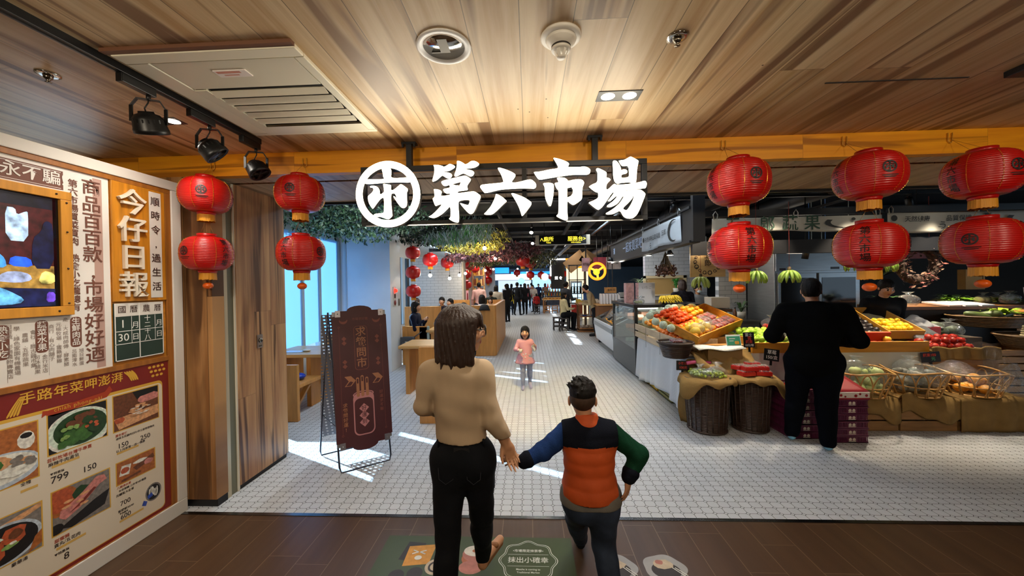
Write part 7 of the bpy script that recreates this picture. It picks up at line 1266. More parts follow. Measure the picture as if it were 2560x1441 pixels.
stool(1.18, 12.6, 'dark stool under the woman in the cream jumper'); stool(1.0, 12.9, 'dark stool behind the seated woman'); stool(.42, 20.0, 'dark stool beside the child in red'); stool(1.0, 20.6, 'pale stool under the low table, left', .42, sl_m); stool(1.45, 20.6, 'pale stool under the low table, right', .42, sl_m)
lt = thing('low_table', 'low wooden table of bread and boxes far down the aisle', 'table', (1.25, 20.8, 0)); MB().box(.75, 1.85, 20.4, 21.4, .74, .79).build('tabletop', btop_m, lt)
for x in (.8, 1.76): MB().box(x, x+.05, 20.45, 20.5, 0, .74).build('leg', sl_m, lt); MB().box(x, x+.05, 21.3, 21.35, 0, .74).build('leg', sl_m, lt)
for i in range(14): tag(MB().ell((.85+.07*i, 20.6+.15*(i % 3), .83), (.08, .09, .045), n=10, k=7).build('bread_loaf', mat('bread', '#b98a4c', .6, noise=.3, nscale=10)), 'bread loaf on the low table', 'bread', 'bread on the low table')
sh = thing('display_shelf', 'tiered display shelf behind the low table', 'shelf', (1.4, 21.8, 0)); 
for z in (.9, 1.15, 1.42): MB().box(.95, 1.95, 21.6, 22.2, z, z+.03).build('shelf_board', mat('shelf_red' if z > 1.4 else 'shelf_dark', '#c9452c' if z > 1.4 else '#3a2c22', .5), sh)
for x in (.95, 1.9): MB().box(x, x+.05, 21.6, 22.2, 0, 1.42).build('upright', dpine_m, sh)
for i in range(16): z = (.93, 1.18, 1.45)[i % 3]; c = ('#d89a3c', '#b8a88c', '#e04a20', '#e0c23c')[i % 4]; tag(MB().lathe([(0, 0), (.05, 0), (.02, .2), (0, .22)], 10, 0, TR(1.02+.055*i, 21.75, z)).build('ornament_cone', mat('orn_'+c, c, .5)), 'bright conical ornament on the tiered shelf', 'ornament', 'ornaments on the tiered shelf')
bs = thing('black_rack', 'tall black metal rack before the lit shop', 'rack', (1.75, 13.3, 0)); mb = MB()
for x in (1.45, 1.75, 2.05): mb.box(x, x+.03, 13.3, 13.33, 0, 2.3)
mb.build('upright', blackm, bs)
for z in (.9, 1.25, 1.75, 2.28): MB().box(1.45, 2.08, 13.3, 13.6, z, z+.03).build('shelf', blackm, bs)
for i in range(5): x = 1.55+.11*i; o = thing('bottle', 'dark bottle on the black rack, ' + ('first', 'second', 'third', 'fourth', 'fifth')[i] + ' from the left', 'bottle', (x, 13.4, 1.28), 0, 'bottles on the black rack'); MB().lathe([(0, 0), (.035, 0), (.035, .2), (.013, .27), (.013, .36), (0, .36)], 12, 0, TR(x, 13.4, 1.28)).build('glass', mat('bottle_dark', '#1f2a20', .15), o)
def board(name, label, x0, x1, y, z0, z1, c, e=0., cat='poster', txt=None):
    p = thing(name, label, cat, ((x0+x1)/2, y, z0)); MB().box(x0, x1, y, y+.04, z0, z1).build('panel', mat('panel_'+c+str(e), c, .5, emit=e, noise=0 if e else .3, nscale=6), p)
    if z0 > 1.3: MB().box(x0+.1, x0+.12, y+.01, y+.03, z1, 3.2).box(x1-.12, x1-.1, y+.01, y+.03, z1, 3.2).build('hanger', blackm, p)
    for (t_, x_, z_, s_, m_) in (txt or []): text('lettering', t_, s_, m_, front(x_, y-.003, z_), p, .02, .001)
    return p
board('hanging_poster', 'red flowered poster hanging beyond the black fascia', 1.98, 2.36, 11.2, 2.02, 2.42, '#b0485a'); board('hanging_poster', 'grey shop poster with round mark beside the red flowered poster', 2.36, 2.8, 11.2, 2.05, 2.42, '#bdb7b0', 0, 'poster', [('大', 2.5, 2.24, .12, ink2), ('樂', 2.68, 2.24, .12, ink2)])
p = board('hanging_poster', 'tilted white and pink poster seen edge on, left of the red flowered poster', 1.66, 1.90, 11.4, 2.0, 2.42, '#d8b8c4', 0, 'poster', [('好', 1.74, 2.22, .1, ink2), ('物', 1.84, 2.2, .1, ink2)])
wl = thing('wheel_lamp', 'glowing orange wheel shaped lamp on the shop front', 'lamp', (1.76, 10.2, 1.98)); orm = mat('orange_glow', '#ff7a12', .4, emit=2.6); mb = MB(); mb.tube([(1.90+.22*math.cos(2*PI*i/28), 10.2, 1.96+.22*math.sin(2*PI*i/28)) for i in range(28)], .035, 8, closed=True); mb.build('ring', orm, wl); mb = MB()
for i in range(3): a = .6+i*2.1; mb.beam((1.90, 10.2, 1.96), (1.90+.2*math.cos(a), 10.2, 1.96+.2*math.sin(a)), .05, .04, up=(0, 1, 0))
mb.ell((1.88, 10.2, 1.94), (.09, .04, .09), n=12, k=8); mb.build('spoke', mat('yellow_glow', '#ffb020', .4, emit=2.2), wl); mb = MB(); mb.tube([(1.9, 10.2, 2.2), (1.9, 10.2, 3.2)], .006, 6); mb.build('hanger', blackm, wl)
board('shop_wall', 'cream shop wall with its own added glow behind the man in the grey jacket', 1.75, 2.75, 17.0, .0, 2.35, '#f5e2bd', 1.1, 'shop front'); board('neon_frame', 'yellow neon frame of the lit shop', 1.72, 2.8, 16.9, 2.35, 2.80, '#f5a81c', 1.0, 'sign', [('鮮', 2.1, 2.55, .25, ink2), ('味', 2.5, 2.55, .25, ink2)]); board('white_kiosk', 'black kiosk with white lit frame and menu writing', 1.05, 1.68, 17.2, 1.4, 2.75, '#15161a', 0, 'kiosk', [('招', 1.3, 1.9, .16, mat('lit_white', '#ffffff', .4, emit=3.)), ('食', 1.5, 1.9, .16, mat('lit_white', '#ffffff', .4, emit=3.))])  # shop wall emits: its lamplit brightness is put into the material
tag(MB().box(1.0, 1.72, 17.1, 17.16, 2.75, 2.82).box(1.0, 1.06, 17.1, 17.16, 2.0, 2.75).build('tube_light', mat('lit_white', '#ffffff', .4, emit=3.)), 'white light tube frame of the black kiosk', 'lamp')
df = thing('drinks_fridge', 'lit glass drinks fridge before the cream shop wall', 'fridge', (2.0, 16.2, 0)); MB().box(1.85, 2.35, 16.2, 16.7, 0, 1.75).build('cabinet', fzm, df, bevel=.01); MB().box(1.9, 2.3, 16.18, 16.2, .75, 1.65).build('glass_door', mat('fridge_lit', '#bfe2f5', .2, emit=1.2), df); MB().box(1.86, 2.34, 16.18, 16.2, .3, .7).build('red_panel', mat('box_red2', '#c03026', .5), df)
for z in (1.0, 1.25, 1.48): MB().box(1.9, 2.3, 16.17, 16.18, z, z+.025).build('shelf_edge', steel_m, df)
rf = thing('wooden_gable', 'small wooden gable roof with hanging plank above the shops', 'roof', (1.9, 13.8, 2.3)); mb = MB(); mb.beam((1.45, 13.9, 2.22), (2.1, 13.9, 2.72), .5, .04, up=(0, 1, 0)); mb.beam((2.05, 13.9, 2.72), (2.75, 13.9, 2.22), .5, .04, up=(0, 1, 0)); mb.build('roof_board', mat('gable_wood', '#8a6a46', .6), rf); mb = MB(); mb.beam((2.02, 13.6, 2.78), (2.28, 13.6, 2.42), .18, .03, up=(0, 1, 0)); mb.build('hanging_plank', mat('gable_wood2', '#b08c5e', .6), rf); MB().box(2.06, 2.12, 13.7, 13.76, .0, 2.72).build('post', mat('gable_wood', '#8a6a46', .6), rf)
wcx = thing('white_counter', 'counter of white cup stacks beyond the display case', 'counter', (2.3, 10.9, 0)); MB().box(2.0, 3.2, 10.6, 11.2, .0, .98).build('cabinet', dpine_m, wcx); MB().box(1.95, 3.2, 10.55, 11.2, .98, 1.02).build('counter_top', btop_m, wcx)
for i in range(14): x, y = 2.1+.085*(i % 7), 10.66+.16*(i//7); tag(MB().lathe([(0, 0), (.034, 0), (.036, .02), (.030, .28), (.026, .30), (0, .30)], 12, 0, TR(x, y, 1.02)).build('cup_stack', mat('cup_white', '#dfe3e4', .4)), 'stack of white cups on the counter beyond the display case', 'cup stack', 'stacks of white cups')
board('wooden_sign', 'pale wooden name sign standing behind the cup stacks', 2.25, 2.60, 10.95, 1.33, 1.50, '#c99a58', 0, 'sign', [('金和豆', 2.45, 1.415, .08, ink2)]); board('blue_box', 'blue printed box beside the bending shop worker', 1.72, 1.98, 11.6, 1.1, 1.32, '#3f6bb0', 0, 'box')
# ------------------------------------------------------------------ far end of the hall
board('book_wall', 'pink lit display panel left of the salmon jacket man', -2.65, -2.25, 13.4, .75, 2.1, '#e8a0a4', .5, 'display'); sh2 = thing('goods_shelf', 'oak goods shelf behind the salmon jacket man', 'shelf', (-2.0, 14.4, 0))
for z in (.4, .8, 1.2, 1.6, 2.0, 2.35): MB().box(-2.2, -1.75, 14.3, 14.6, z, z+.03).build('shelf_board', btop_m, sh2)
for x in (-2.22, -1.78): MB().box(x, x+.04, 14.3, 14.6, 0, 2.38).build('upright', btop_m, sh2)
for i in range(20): x, z = -2.13+.085*(i % 5), (.83, 1.23, 1.63, 2.03)[i//5]; c = ('#a8622c', '#d8b070', '#8e4a30', '#c9a04a')[i % 4]; tag(MB().box(x-.035, x+.035, 14.33, 14.5, z, z+.2+.04*(i % 3)).build('goods_pack', mat('goods_'+c, c, .6)), 'tan packed goods on the oak goods shelf', 'pack', 'packs on the oak goods shelf')
CT = [('far_counter', 'long white lit food counter at the far left', -2.6, -.6, 27.5, 0, 1.05, '#b9c2cc', 0), ('lit_menu', 'long white lit menu board over the far counters', -2.8, .3, 28.0, 2.0, 2.45, '#f5eef0', 2.2), ('blue_sign', 'bright blue lit sign over the far counters', -2.6, -1.5, 27.8, 2.52, 2.95, '#1a78ff', 2.4), ('blue_sign', 'long thin blue lit strip at the far end', -1.4, 2.2, 29.0, 2.45, 2.65, '#2a8cff', 1.8), ('light_box', 'pale blue lit panel at the end of the aisle', .3, 2.6, 30.0, 0., 2.4, '#a8d4f0', 1.1), ('light_box', 'cool white lit panel at the far left end', -2.6, .2, 31.0, 0., 2.0, '#c9dcf0', .9), ('far_counter', 'dark counter at the far right end', .4, 2.8, 28.5, 0, 1.0, '#3c3a40', 0)]
for (n, lb, x0, x1, y, z0, z1, c, e) in CT: board(n, lb, x0, x1, y, z0, z1, c, e, 'counter' if 'counter' in n else 'lit sign')
# ------------------------------------------------------------------ floor stickers
fs = thing('floor_sticker', 'green floor sticker with white scalloped badge and printed snacks on the brown planks', 'floor sticker', (-.2, 2.0, 0)); FLR = lambda x, y, z=.0: FR((x, y, z), (1, 0, 0), (0, 1, 0))
def fg(mb, loops, z, mi=0): mb.poly(loops, 0, mi, FLR(0, 0, z)); return mb
gsm = mat('sticker_green', '#39451f', .45, noise=.06, nscale=5); wtk = mat('sticker_white', '#d8d6cc', .5)
MB().box(-.90, .27, 1.40, 2.185, .0005, .002).build('sheet', gsm, fs)
def scal(cx, cy, rx, ry, s=1.): return [(cx+rx*s*(1+.06*math.cos(8*a))*math.cos(a), cy+ry*s*(1+.06*math.cos(8*a))*math.sin(a)) for a in [2*PI*i/64 for i in range(64)]]
mb = MB(); fg(mb, [scal(.0, 1.99, .165, .155), scal(0, 1.99, .165, .155, .975)], .0030); fg(mb, [scal(0, 1.99, .165, .155, .93), scal(0, 1.99, .165, .155, .915)], .0030); mb.box(-.12, .12, 2.035, 2.037, .0028, .003); mb.box(-.12, .12, 1.945, 1.947, .0028, .003); mb.build('badge_outline', wtk, fs)
for s, y, sz in (('•市場限定抹茶季•', 2.065, .024), ('抹出小確幸', 1.99, .048), ('Matcha is coming to', 1.922, .017), ('Traditional Market', 1.900, .017)): text('lettering', s, sz, wtk, FLR(0, y, .003), fs, .01, .0003)
SN = {k: mat('snack_'+k, v, .5, noise=.15, nscale=30) for k, v in dict(y='#c98a2c', w='#cfc7b8', p='#a86a5c', b='#2c211c', o='#a05a34', c='#b9a78c').items()}
mb = MB(); ms = list(SN.values()); K = list(SN)
for (k, l) in (('b', [(-.77, 1.98), (-.64, 1.96), (-.64, 2.12), (-.75, 2.13)]), ('y', [(-.73, 1.93), (-.58, 1.95), (-.57, 2.11), (-.735, 2.09)]), ('c', circ(-.535, 1.93, .06, 24)), ('b', circ(-.535, 1.93, .042, 20)), ('c', circ(-.535, 1.93, .03, 18)), ('b', circ(-.74, 1.86, .045, 16)), ('b', circ(-.64, 1.88, .045, 16)), ('w', circ(-.50, 2.13, .05, 20, .07)), ('o', circ(-.31, 2.0, .085, 26, .07)), ('p', circ(-.31, 2.035, .085, 26, .065)), ('w', circ(-.32, 2.06, .07, 26, .045)), ('o', circ(-.32, 2.06, .02, 14, .014)), ('p', circ(-.33, 1.93, .07, 20, .05))): fg(mb, [l], .0024+.0002*len(mb.v)/200, K.index(k))
mb.build('printed_snacks', ms, fs); mb = MB()
for (x0, x1, dy) in ((-.70, -.665, -1), (-.62, -.655, -1)): mb.beam((x0, 2.055, .0042), (x1, 2.04, .0042), .008, .0005); mb.beam((x0, 2.025, .0042), (x1, 2.04, .0042), .008, .0005)
fg(mb, [circ(-.655, 1.995, .022, 16, .018)], .0042); mb.build('printed_face', wtk, fs)
fs.location.x -= .03; fs.location.y += .13
for i, (x, y) in enumerate(((.47, 2.08), (.745, 2.085))):
    p = thing('round_sticker', 'white cloud shaped floor sticker with a printed food bowl, ' + ('left one beside the boy', 'right one of the pair')[i], 'floor sticker', (x, y, 0)); mb = MB(); mb.poly([[(.118*math.cos(a)*(1+.05*math.cos(5*a)), .10*math.sin(a)*(1+.05*math.cos(5*a))) for a in [2*PI*k/48 for k in range(48)]]], .002, 0, FLR(x, y, .0)); mb.build('sheet', mat('sticker_greywhite', '#9c9a98', .5, noise=.08, nscale=9), p); mb = MB(); fg(mb, [circ(x, y-.02, .08, 24, .06)], .0028, 0); fg(mb, [blob(x, y+.025, .055, .035)], .0031, 1); fg(mb, [blob(x-.02, y+.04, .025, .018)], .0034, 2); mb.beam((x+.04, y, .004), (x+.09, y-.06, .004), .005, .001, 3); mb.beam((x+.055, y, .004), (x+.105, y-.055, .004), .005, .001, 3); mb.build('printed_bowl', [SN['b'], SN['c'], SN['p'], wtk], p)
# ------------------------------------------------------------------ people: one continuous body each, clothes and hair as parts
import openvdb as vdb
def V3(*a): return np.array(a, float)
def unit(v): n = np.linalg.norm(v); return v/n if n > 1e-9 else v
def sdf_mesh(name, prims, res, mats, parent, disp=None, cut=(), matfn=None, smooth=2):
    """skin drawn over a set of rounded limbs that melt into one another"""
    lo = np.full(3, 1e9); hi = np.full(3, -1e9); bb = []
    for p in prims:
        if p[0] == 'c': a, b, ra, rb = p[1:5]; m = max(ra, rb); l, h = np.minimum(a, b)-m, np.maximum(a, b)+m
        else: c, Rm, r = p[1:4]; m = max(r); l, h = c-m, c+m
        bb.append((l, h)); lo = np.minimum(lo, l); hi = np.maximum(hi, h)
    lo -= 4*res; hi += 4*res; n = np.ceil((hi-lo)/res).astype(int)+1; D = np.full(n, .08, np.float32)
    ax = [lo[i]+res*np.arange(n[i]) for i in range(3)]
    for p, (l, h) in zip(prims, bb):
        k = p[-1]; pad = k+.03; i0 = np.maximum(0, np.floor((l-pad-lo)/res).astype(int)); i1 = np.minimum(n, np.ceil((h+pad-lo)/res).astype(int)+1)
        X, Y, Z = np.meshgrid(*(ax[i][i0[i]:i1[i]] for i in range(3)), indexing='ij'); P = np.stack((X, Y, Z), -1)
        if p[0] == 'c':
            a, b, ra, rb = p[1:5]; ba = b-a; t = np.clip(((P-a)@ba)/max(ba@ba, 1e-9), 0, 1); d = np.linalg.norm(P-a-t[..., None]*ba, axis=-1)-(ra+(rb-ra)*t)
        else:
            c, Rm, r = p[1:4]; q = (P-c)@Rm; r = np.array(r); k0 = np.linalg.norm(q/r, axis=-1); k1 = np.linalg.norm(q/(r*r), axis=-1); d = k0*(k0-1)/np.maximum(k1, 1e-6)
        sl = tuple(slice(i0[i], i1[i]) for i in range(3)); o = D[sl]; hh = np.clip(.5+.5*(o-d)/k, 0, 1); D[sl] = np.minimum(o, d*hh+o*(1-hh)-k*hh*(1-hh))
    if cut or disp is not None:
        X, Y, Z = np.meshgrid(*ax, indexing='ij'); P = np.stack((X, Y, Z), -1)
        if disp is not None: D = D+disp(P).astype(np.float32)
        for c in cut:
            if c[0] == 'p': D = np.maximum(D, ((P-c[1])@c[2]))                      # keep the side the normal points away from
            elif c[0] == 'e':
                q = (P-c[1])@c[2]; r = np.array(c[3]); k0 = np.linalg.norm(q/r, axis=-1); k1 = np.linalg.norm(q/(r*r), axis=-1); D = np.maximum(D, -(k0*(k0-1)/np.maximum(k1, 1e-6)))
    g = vdb.FloatGrid(.08); g.copyFromArray(np.ascontiguousarray(D, dtype=np.float32)); pts, quads = g.convertToQuads(isovalue=0.0)
    pts = np.asarray(pts)*res+lo; quads = np.asarray(quads)[:, ::-1]
    if len(quads) == 0: return None
    for _ in range(smooth):  # even out the steps of the grid
        acc = np.zeros_like(pts); cnt = np.zeros(len(pts))
        for i in range(4):
            for j in (i-1, (i+1) % 4): np.add.at(acc, quads[:, i], pts[quads[:, j]]); np.add.at(cnt, quads[:, i], 1)
        pts = pts*.5+.5*acc/np.maximum(cnt, 1)[:, None]
    me = bpy.data.meshes.new(name); me.from_pydata(pts.tolist(), [], quads.tolist()); me.polygons.foreach_set('use_smooth', [True]*len(quads))
    for m in mats: me.materials.append(m)
    if matfn is not None: me.polygons.foreach_set('material_index', matfn(pts[quads].mean(1)).astype(int).tolist())
    me.update(); return place(name, me, parent)
skin_m = mat('skin', '#bd8b69', .5, sss=.0, noise=.06, nscale=30); lip_m = mat('lips', '#9c4f42', .45); eye_m = mat('eye_dark', '#1b1411', .25); white_eye = mat('eye_white', '#d8d2ca', .3)
hair_m = mat('hair_black', '#0e0a09', .6, spec=.25, bmp=.5, bscale=14, stretch=(14, 14, .6)); hairb_m = mat('hair_brown', '#2e1c14', .45, bmp=.5, bscale=14, stretch=(14, 14, .6))
def cloth(c, **k): k.setdefault('noise', .10); k.setdefault('nscale', 14); k.setdefault('bmp', .12); k.setdefault('bscale', 220); return mat('fabric_'+c, c, k.pop('rough', .85), spec=.2, **k)
def frame3(f, u=(0, 0, 1)):
    f = unit(np.array(f, float)); u = np.array(u, float); r = unit(np.cross(f, u)); u = np.cross(r, f); return r, f, u
def skeleton(x, y, rz, h, sit=None, walk=0., la=None, ra=None, lean=0., z0=0., wide=1.):
    c, s = math.cos(rz), math.sin(rz); J = {}
    def W_(p): return V3(x+h*(p[0]*c-p[1]*s), y+h*(p[0]*s+p[1]*c), z0+h*p[2])
    hz = .50 if sit is None else (sit/h+.055); dz = hz-.50; ly = lambda z: lean*(z-.5)
    for sd, sg, arm in (('L', -1, la), ('R', 1, ra)):
        w = walk*sg; J['hip'+sd] = W_((sg*.052*wide, 0, hz))
        if sit is None: J['knee'+sd] = W_((sg*.055, .06*w+.015, .275)); J['ank'+sd] = W_((sg*.055, .13*w-.012, .045+(.03 if w < 0 else 0))); J['toe'+sd] = W_((sg*.065, .13*w+.10, .018))
        else: J['knee'+sd] = W_((sg*.07, .24, hz+.005)); J['ank'+sd] = W_((sg*.06, .22, .045)); J['toe'+sd] = W_((sg*.065, .33, .018))
        J['sh'+sd] = W_((sg*.112*wide, ly(.8), .80+dz)); e, wr = arm or ((.145, -.02-.05*w, .635), (.14, .03-.10*w, .48))
        J['el'+sd] = W_((sg*e[0], e[1]+ly(e[2]), e[2]+dz)); J['wr'+sd] = W_((sg*wr[0], wr[1]+ly(wr[2]), wr[2]+dz))
    J['pel'] = W_((0, 0, hz+.02)); J['neck'] = W_((0, -.005+ly(.84), .845+dz)); J['head'] = W_((0, .012+ly(.92)*1.15, .925+dz)); J['f'] = V3(-s, c, 0); J['hf'] = J['f'].copy(); J['h'] = h; J['hs'] = 1.; return J
def head_prims(J, k=1.):
    h, hs = J['h'], J['hs']; q = .1333*h*hs/.225; r, f, u = frame3(J['hf']); Rm = np.column_stack((r, f, u)); c = J['head']; E = lambda a, rad, kk=.012: ('e', c+(r*a[0]+f*a[1]+u*a[2])*q, Rm, tuple(v*q*k for v in rad), kk*q)
    return [E((0, -.006, .030), (.074, .094, .084)), E((0, .030, -.045), (.056, .060, .064), .03), E((0, .058, -.090), (.026, .024, .020), .03), E((0, .088, -.012), (.040, .014, .034), .02), ('c', c+(f*.094+u*.012)*q, c+(f*.112-u*.026)*q, .009*q, .013*q, .012*q), E((.014, .100, -.028), (.009, .010, .008), .01), E((-.014, .100, -.028), (.009, .010, .008), .01),
            E((0, .090, -.058), (.022, .010, .007), .008), E((0, .088, -.068), (.019, .010, .007), .008), E((.046, .066, -.028), (.024, .022, .024), .03), E((-.046, .066, -.028), (.024, .022, .024), .03), E((.078, -.006, -.012), (.010, .020, .032), .006), E((-.078, -.006, -.012), (.010, .020, .032), .006), E((.032, .084, .022), (.024, .010, .007), .012), E((-.032, .084, .022), (.024, .010, .007), .012)]
def hand_prims(w, d, n, sg, s, curl=.6, spread=.0, thumb=.6):
    """palm, four fingers of different lengths with three joints each, and a thumb from the side of the palm"""
    d = unit(np.array(d, float)); n = np.array(n, float); n = unit(n-d*(n@d)); l = np.cross(d, n)*sg; Rm = np.column_stack((l, d, n)); P = [('e', w+d*.045*s, Rm, (.040*s, .050*s, .016*s), .012*s), ('c', w-d*.01*s, w+d*.02*s, .024*s, .026*s, .015*s)]
    for i, (L, off) in enumerate(((.92, .080), (1.05, .086), (1., .083), (.78, .074))):
        x = (1.5-i)*.0195; p = w+(l*x+d*off)*s; a = curl*(.45+.08*i); dd = d+l*(x*spread*14)
        for j, (sl, r0, r1) in enumerate(((.042, .0088, .0080), (.027, .0080, .0072), (.021, .0072, .0056))):
            v = unit(dd)*math.cos(a)+n*math.sin(a); q = p+v*sl*L*s; P.append(('c', p, q, r0*s, r1*s, .004*s)); p = q; a += curl*(.75 if j == 0 else .5)
    p = w+(d*.022+l*.030)*s; v = unit(d*.75+l*.75*thumb+n*.35); q = p+v*.042*s; P.append(('c', p, q, .013*s, .0105*s, .010*s)); v2 = unit(d*.9+l*.2+n*.45); P.append(('c', q, q+v2*.034*s, .0105*s, .008*s, .004*s)); return P
def limbs(J, fat=1.):
    h = J['h']; f = J['f']; up = unit(J['neck']-J['pel']); r = unit(np.cross(f, up)); ff = np.cross(up, r); Rm = np.column_stack((r, ff, up)); L = lambda t: J['pel']*(1-t)+J['neck']*t; sw = np.linalg.norm(J['shR']-J['shL'])/h
    tor = [('e', L(.66), Rm, (sw*.44*h*fat**.5, .066*h*fat, .115*h), .04*h/1.6), ('e', L(.34), Rm, (.078*h*fat, .058*h*fat, .115*h), .05), ('e', L(.02)-up*.01*h, Rm, (.094*h*fat, .070*h*fat, .085*h), .05), ('c', J['shL']*.88+J['neck']*.12-up*.012*h, J['shR']*.88+J['neck']*.12-up*.012*h, .040*h, .040*h, .03), ('c', L(.9), J['neck'], .04*h, .030*h, .03)]
    arm = {s: [('c', J['sh'+s], J['el'+s], .031*h*fat**.5, .0235*h, .015), ('c', J['el'+s], J['wr'+s], .0235*h, .0160*h, .012)] for s in 'LR'}
    leg = {s: [('c', J['hip'+s], J['knee'+s], .054*h*fat, .034*h, .03), ('c', J['knee'+s], J['ank'+s], .034*h, .0215*h, .015), ('c', J['knee'+s]*.72+J['ank'+s]*.28-f*.008*h, J['knee'+s]*.5+J['ank'+s]*.5-f*.005*h, .030*h, .026*h, .02)] for s in 'LR'}
    foot = {s: [('c', J['ank'+s]-V3(0, 0, .012*h), J['toe'+s], .020*h, .015*h, .012), ('c', J['ank'+s]-V3(0, 0, .022*h)-f*.012*h, J['ank'+s], .017*h, .018*h, .012)] for s in 'LR'}
    return tor, arm, leg, foot, (r, ff, up)
def inf(ps, t, s=1.): return [(p[0], p[1], p[2], p[3]*s+t, p[4]*s+t, p[5]+t*.3) if p[0] == 'c' else (p[0], p[1], p[2], tuple(v*s+t for v in p[3]), p[4]+t*.3) for p in ps]
def person(label, J, top, bottom, res, hair='short', hairm=None, shoes='#22242a', fat=1., sleeve=1., hem=None, skirt=None, tt=.010, bt=.008, mask=None, hands=True, group=None, parts=(), hcurl=.7, topname='jacket', handdir=None, cuff=True, fa=.0016):
    h = J['h']; t = thing('person', label, 'person', tuple((J['ankL']+J['ankR'])/2*V3(1, 1, 0)), 0, group); tor, arm, leg, foot, (r, f, up) = limbs(J, fat); q = .1333*h*J['hs']/.225; hr, hfw, hu = frame3(J['hf']); HR = np.column_stack((hr, hfw, hu)); c = J['head']
    body = inf(tor, -.004)+arm['L']+arm['R']+leg['L']+leg['R']+foot['L']+foot['R']+head_prims(J)+[('c', J['neck']-up*.03*h, c-hu*.05*q-hfw*.01*q, .031*h, .030*h*J['hs']**.5, .015)]
    if hands:
        for s, sg in (('L', -1), ('R', 1)):
            d = unit(J['wr'+s]-J['el'+s]); n = r*(-sg)*.8+f*.3
            if handdir and s in handdir: d, n, cu = handdir[s]
            else: cu = hcurl
            body += hand_prims(J['wr'+s]+unit(d)*.01*h/1.6, d, n, sg, h/1.65*(.92 if h > 1.3 else 1.0), cu)
    def mf(C):
        m = np.zeros(len(C)); P = ((C-c)@HR)/q
        for sx in (-1, 1): e = ((P-np.array((sx*.031, .094, .004)))/np.array((.0175, .03, .0085))); m[(e*e).sum(1) < 1] = 3; e = ((P-np.array((sx*.031, .094, .004)))/np.array((.0095, .03, .0095))); m[(e*e).sum(1) < 1] = 1; e = ((P-np.array((sx*.032, .094, .026)))/np.array((.021, .03, .005))); m[(e*e).sum(1) < 1] = 1
        e = ((P-np.array((0, .098, -.063)))/np.array((.023, .025, .0125))); m[(e*e).sum(1) < 1] = 2; return m
    sdf_mesh('body', body, res, [skin_m, eye_m, lip_m, white_eye], t, matfn=mf)
    hz = hem if hem is not None else (J['pel'][2]-.05*h if skirt is None else J['pel'][2]-.02)
    fold = lambda a: (lambda P: a*(np.sin(P[..., 0]*31+P[..., 2]*23)+np.sin(P[..., 1]*37-P[..., 2]*29+1.3)+.7*np.sin(P[..., 2]*61+P[..., 0]*17+P[..., 1]*11)))
    def sl(s): A = inf(arm[s], tt*.9); e = A[1]; return [A[0], ('c', e[1], e[1]+(e[2]-e[1])*.97, e[3], e[4]+.004, e[5])] if sleeve >= 1 else ([A[0]] if sleeve > .4 else [])
    tops = inf(tor, tt)+sl('L')+sl('R')+[('c', J['neck']-up*.02*h, J['neck']+up*.012*h, .036*h, .034*h, .02)]
    if hem is not None and hem < J['pel'][2]-.06*h: tops += [('c', (J['hipL']+J['hipR'])/2-r*.03*h, (J['hipL']+J['hipR'])/2+r*.03*h, .062*h*fat+tt, .060*h*fat+tt, .06)]
    if top: sdf_mesh(topname, tops, res, [cloth(top) if isinstance(top, str) else top], t, fold(fa), [('p', V3(0, 0, hz), V3(0, 0, -1.)), ('p', J['neck']+up*.012*h, up*.9+f*.35)])
    if bottom:
        bots = inf(leg['L']+leg['R'], bt)+inf(tor[2:3], bt); cz = .045*h if cuff else .08*h
        sdf_mesh('trousers', bots, res, [cloth(bottom) if isinstance(bottom, str) else bottom], t, fold(.0014), [('p', J['pel']+up*.065*h, up), ('p', V3(0, 0, cz*.55), V3(0, 0, -1.))])
    if shoes: 
        for s in 'LR': sdf_mesh('shoe', inf(foot[s], .007), res, [cloth(shoes) if isinstance(shoes, str) else shoes], t, None, [('p', J['ank'+s]+V3(0, 0, .01*h), V3(0, 0, 1.))])
    if hair:
        hm = hairm or hair_m; E = lambda a, rad, kk=.02: ('e', c+(hr*a[0]+hfw*a[1]+hu*a[2])*q, HR, tuple(v*q for v in rad), kk*q); Hp = [E((0, -.012, .038), (.084, .100, .088))]; cuts = [('e', c+(hfw*.112-hu*.048)*q, HR, (.066*q, .070*q, .078*q))]
        if hair == 'short': Hp += [E((0, -.030, .0), (.080, .080, .085))]; cuts += [('p', c-hu*.075*q-hfw*.03*q, -hu+hfw*.25), ('e', c+(hr*.085+hfw*.05-hu*.05)*q, HR, (.03*q, .05*q, .04*q)), ('e', c+(-hr*.085+hfw*.05-hu*.05)*q, HR, (.03*q, .05*q, .04*q))]
        if hair == 'crop': Hp = [E((0, -.014, .040), (.079, .094, .083)), E((0, -.045, -.005), (.066, .058, .065))]; cuts = [('e', c+(hfw*.120-hu*.03)*q, HR, (.085*q, .085*q, .085*q)), ('p', c-hu*.05*q, -hu)]
        if hair in ('bob', 'long'):
            z = -.07 if hair == 'bob' else -.13; Hp += [E((0, -.028, z+.02), (.090, .082, .105 if hair == 'bob' else .16), .03)]; cuts = [('e', c+(hfw*.125-hu*.060)*q, HR, (.064*q, .080*q, .088*q)), ('p', c-hu*(.150 if hair == 'bob' else .25)*q, -hu)]
        if hair == 'bun': Hp += [E((0, -.085, .06), (.04, .04, .04))]; cuts += [('p', c-hu*.06*q, -hu+hfw*.2)]
        fr = 95/q*.12
        def hd(P): Q = (P-c)@HR; a = np.arctan2(Q[..., 0], -Q[..., 1]); return .0022*q*(np.sin(a*34+Q[..., 2]*9/q)+.7*np.sin(a*61+2+Q[..., 2]*14/q)+.8*np.sin(a*17))
        sdf_mesh('hair', Hp, min(res, .008), [hm], t, hd, cuts)
    if mask: sdf_mesh('face_mask', [('e', c+(hfw*.076-hu*.055)*q, HR, (.054*q, .040*q, .046*q), .01)], res, [cloth(mask)], t)
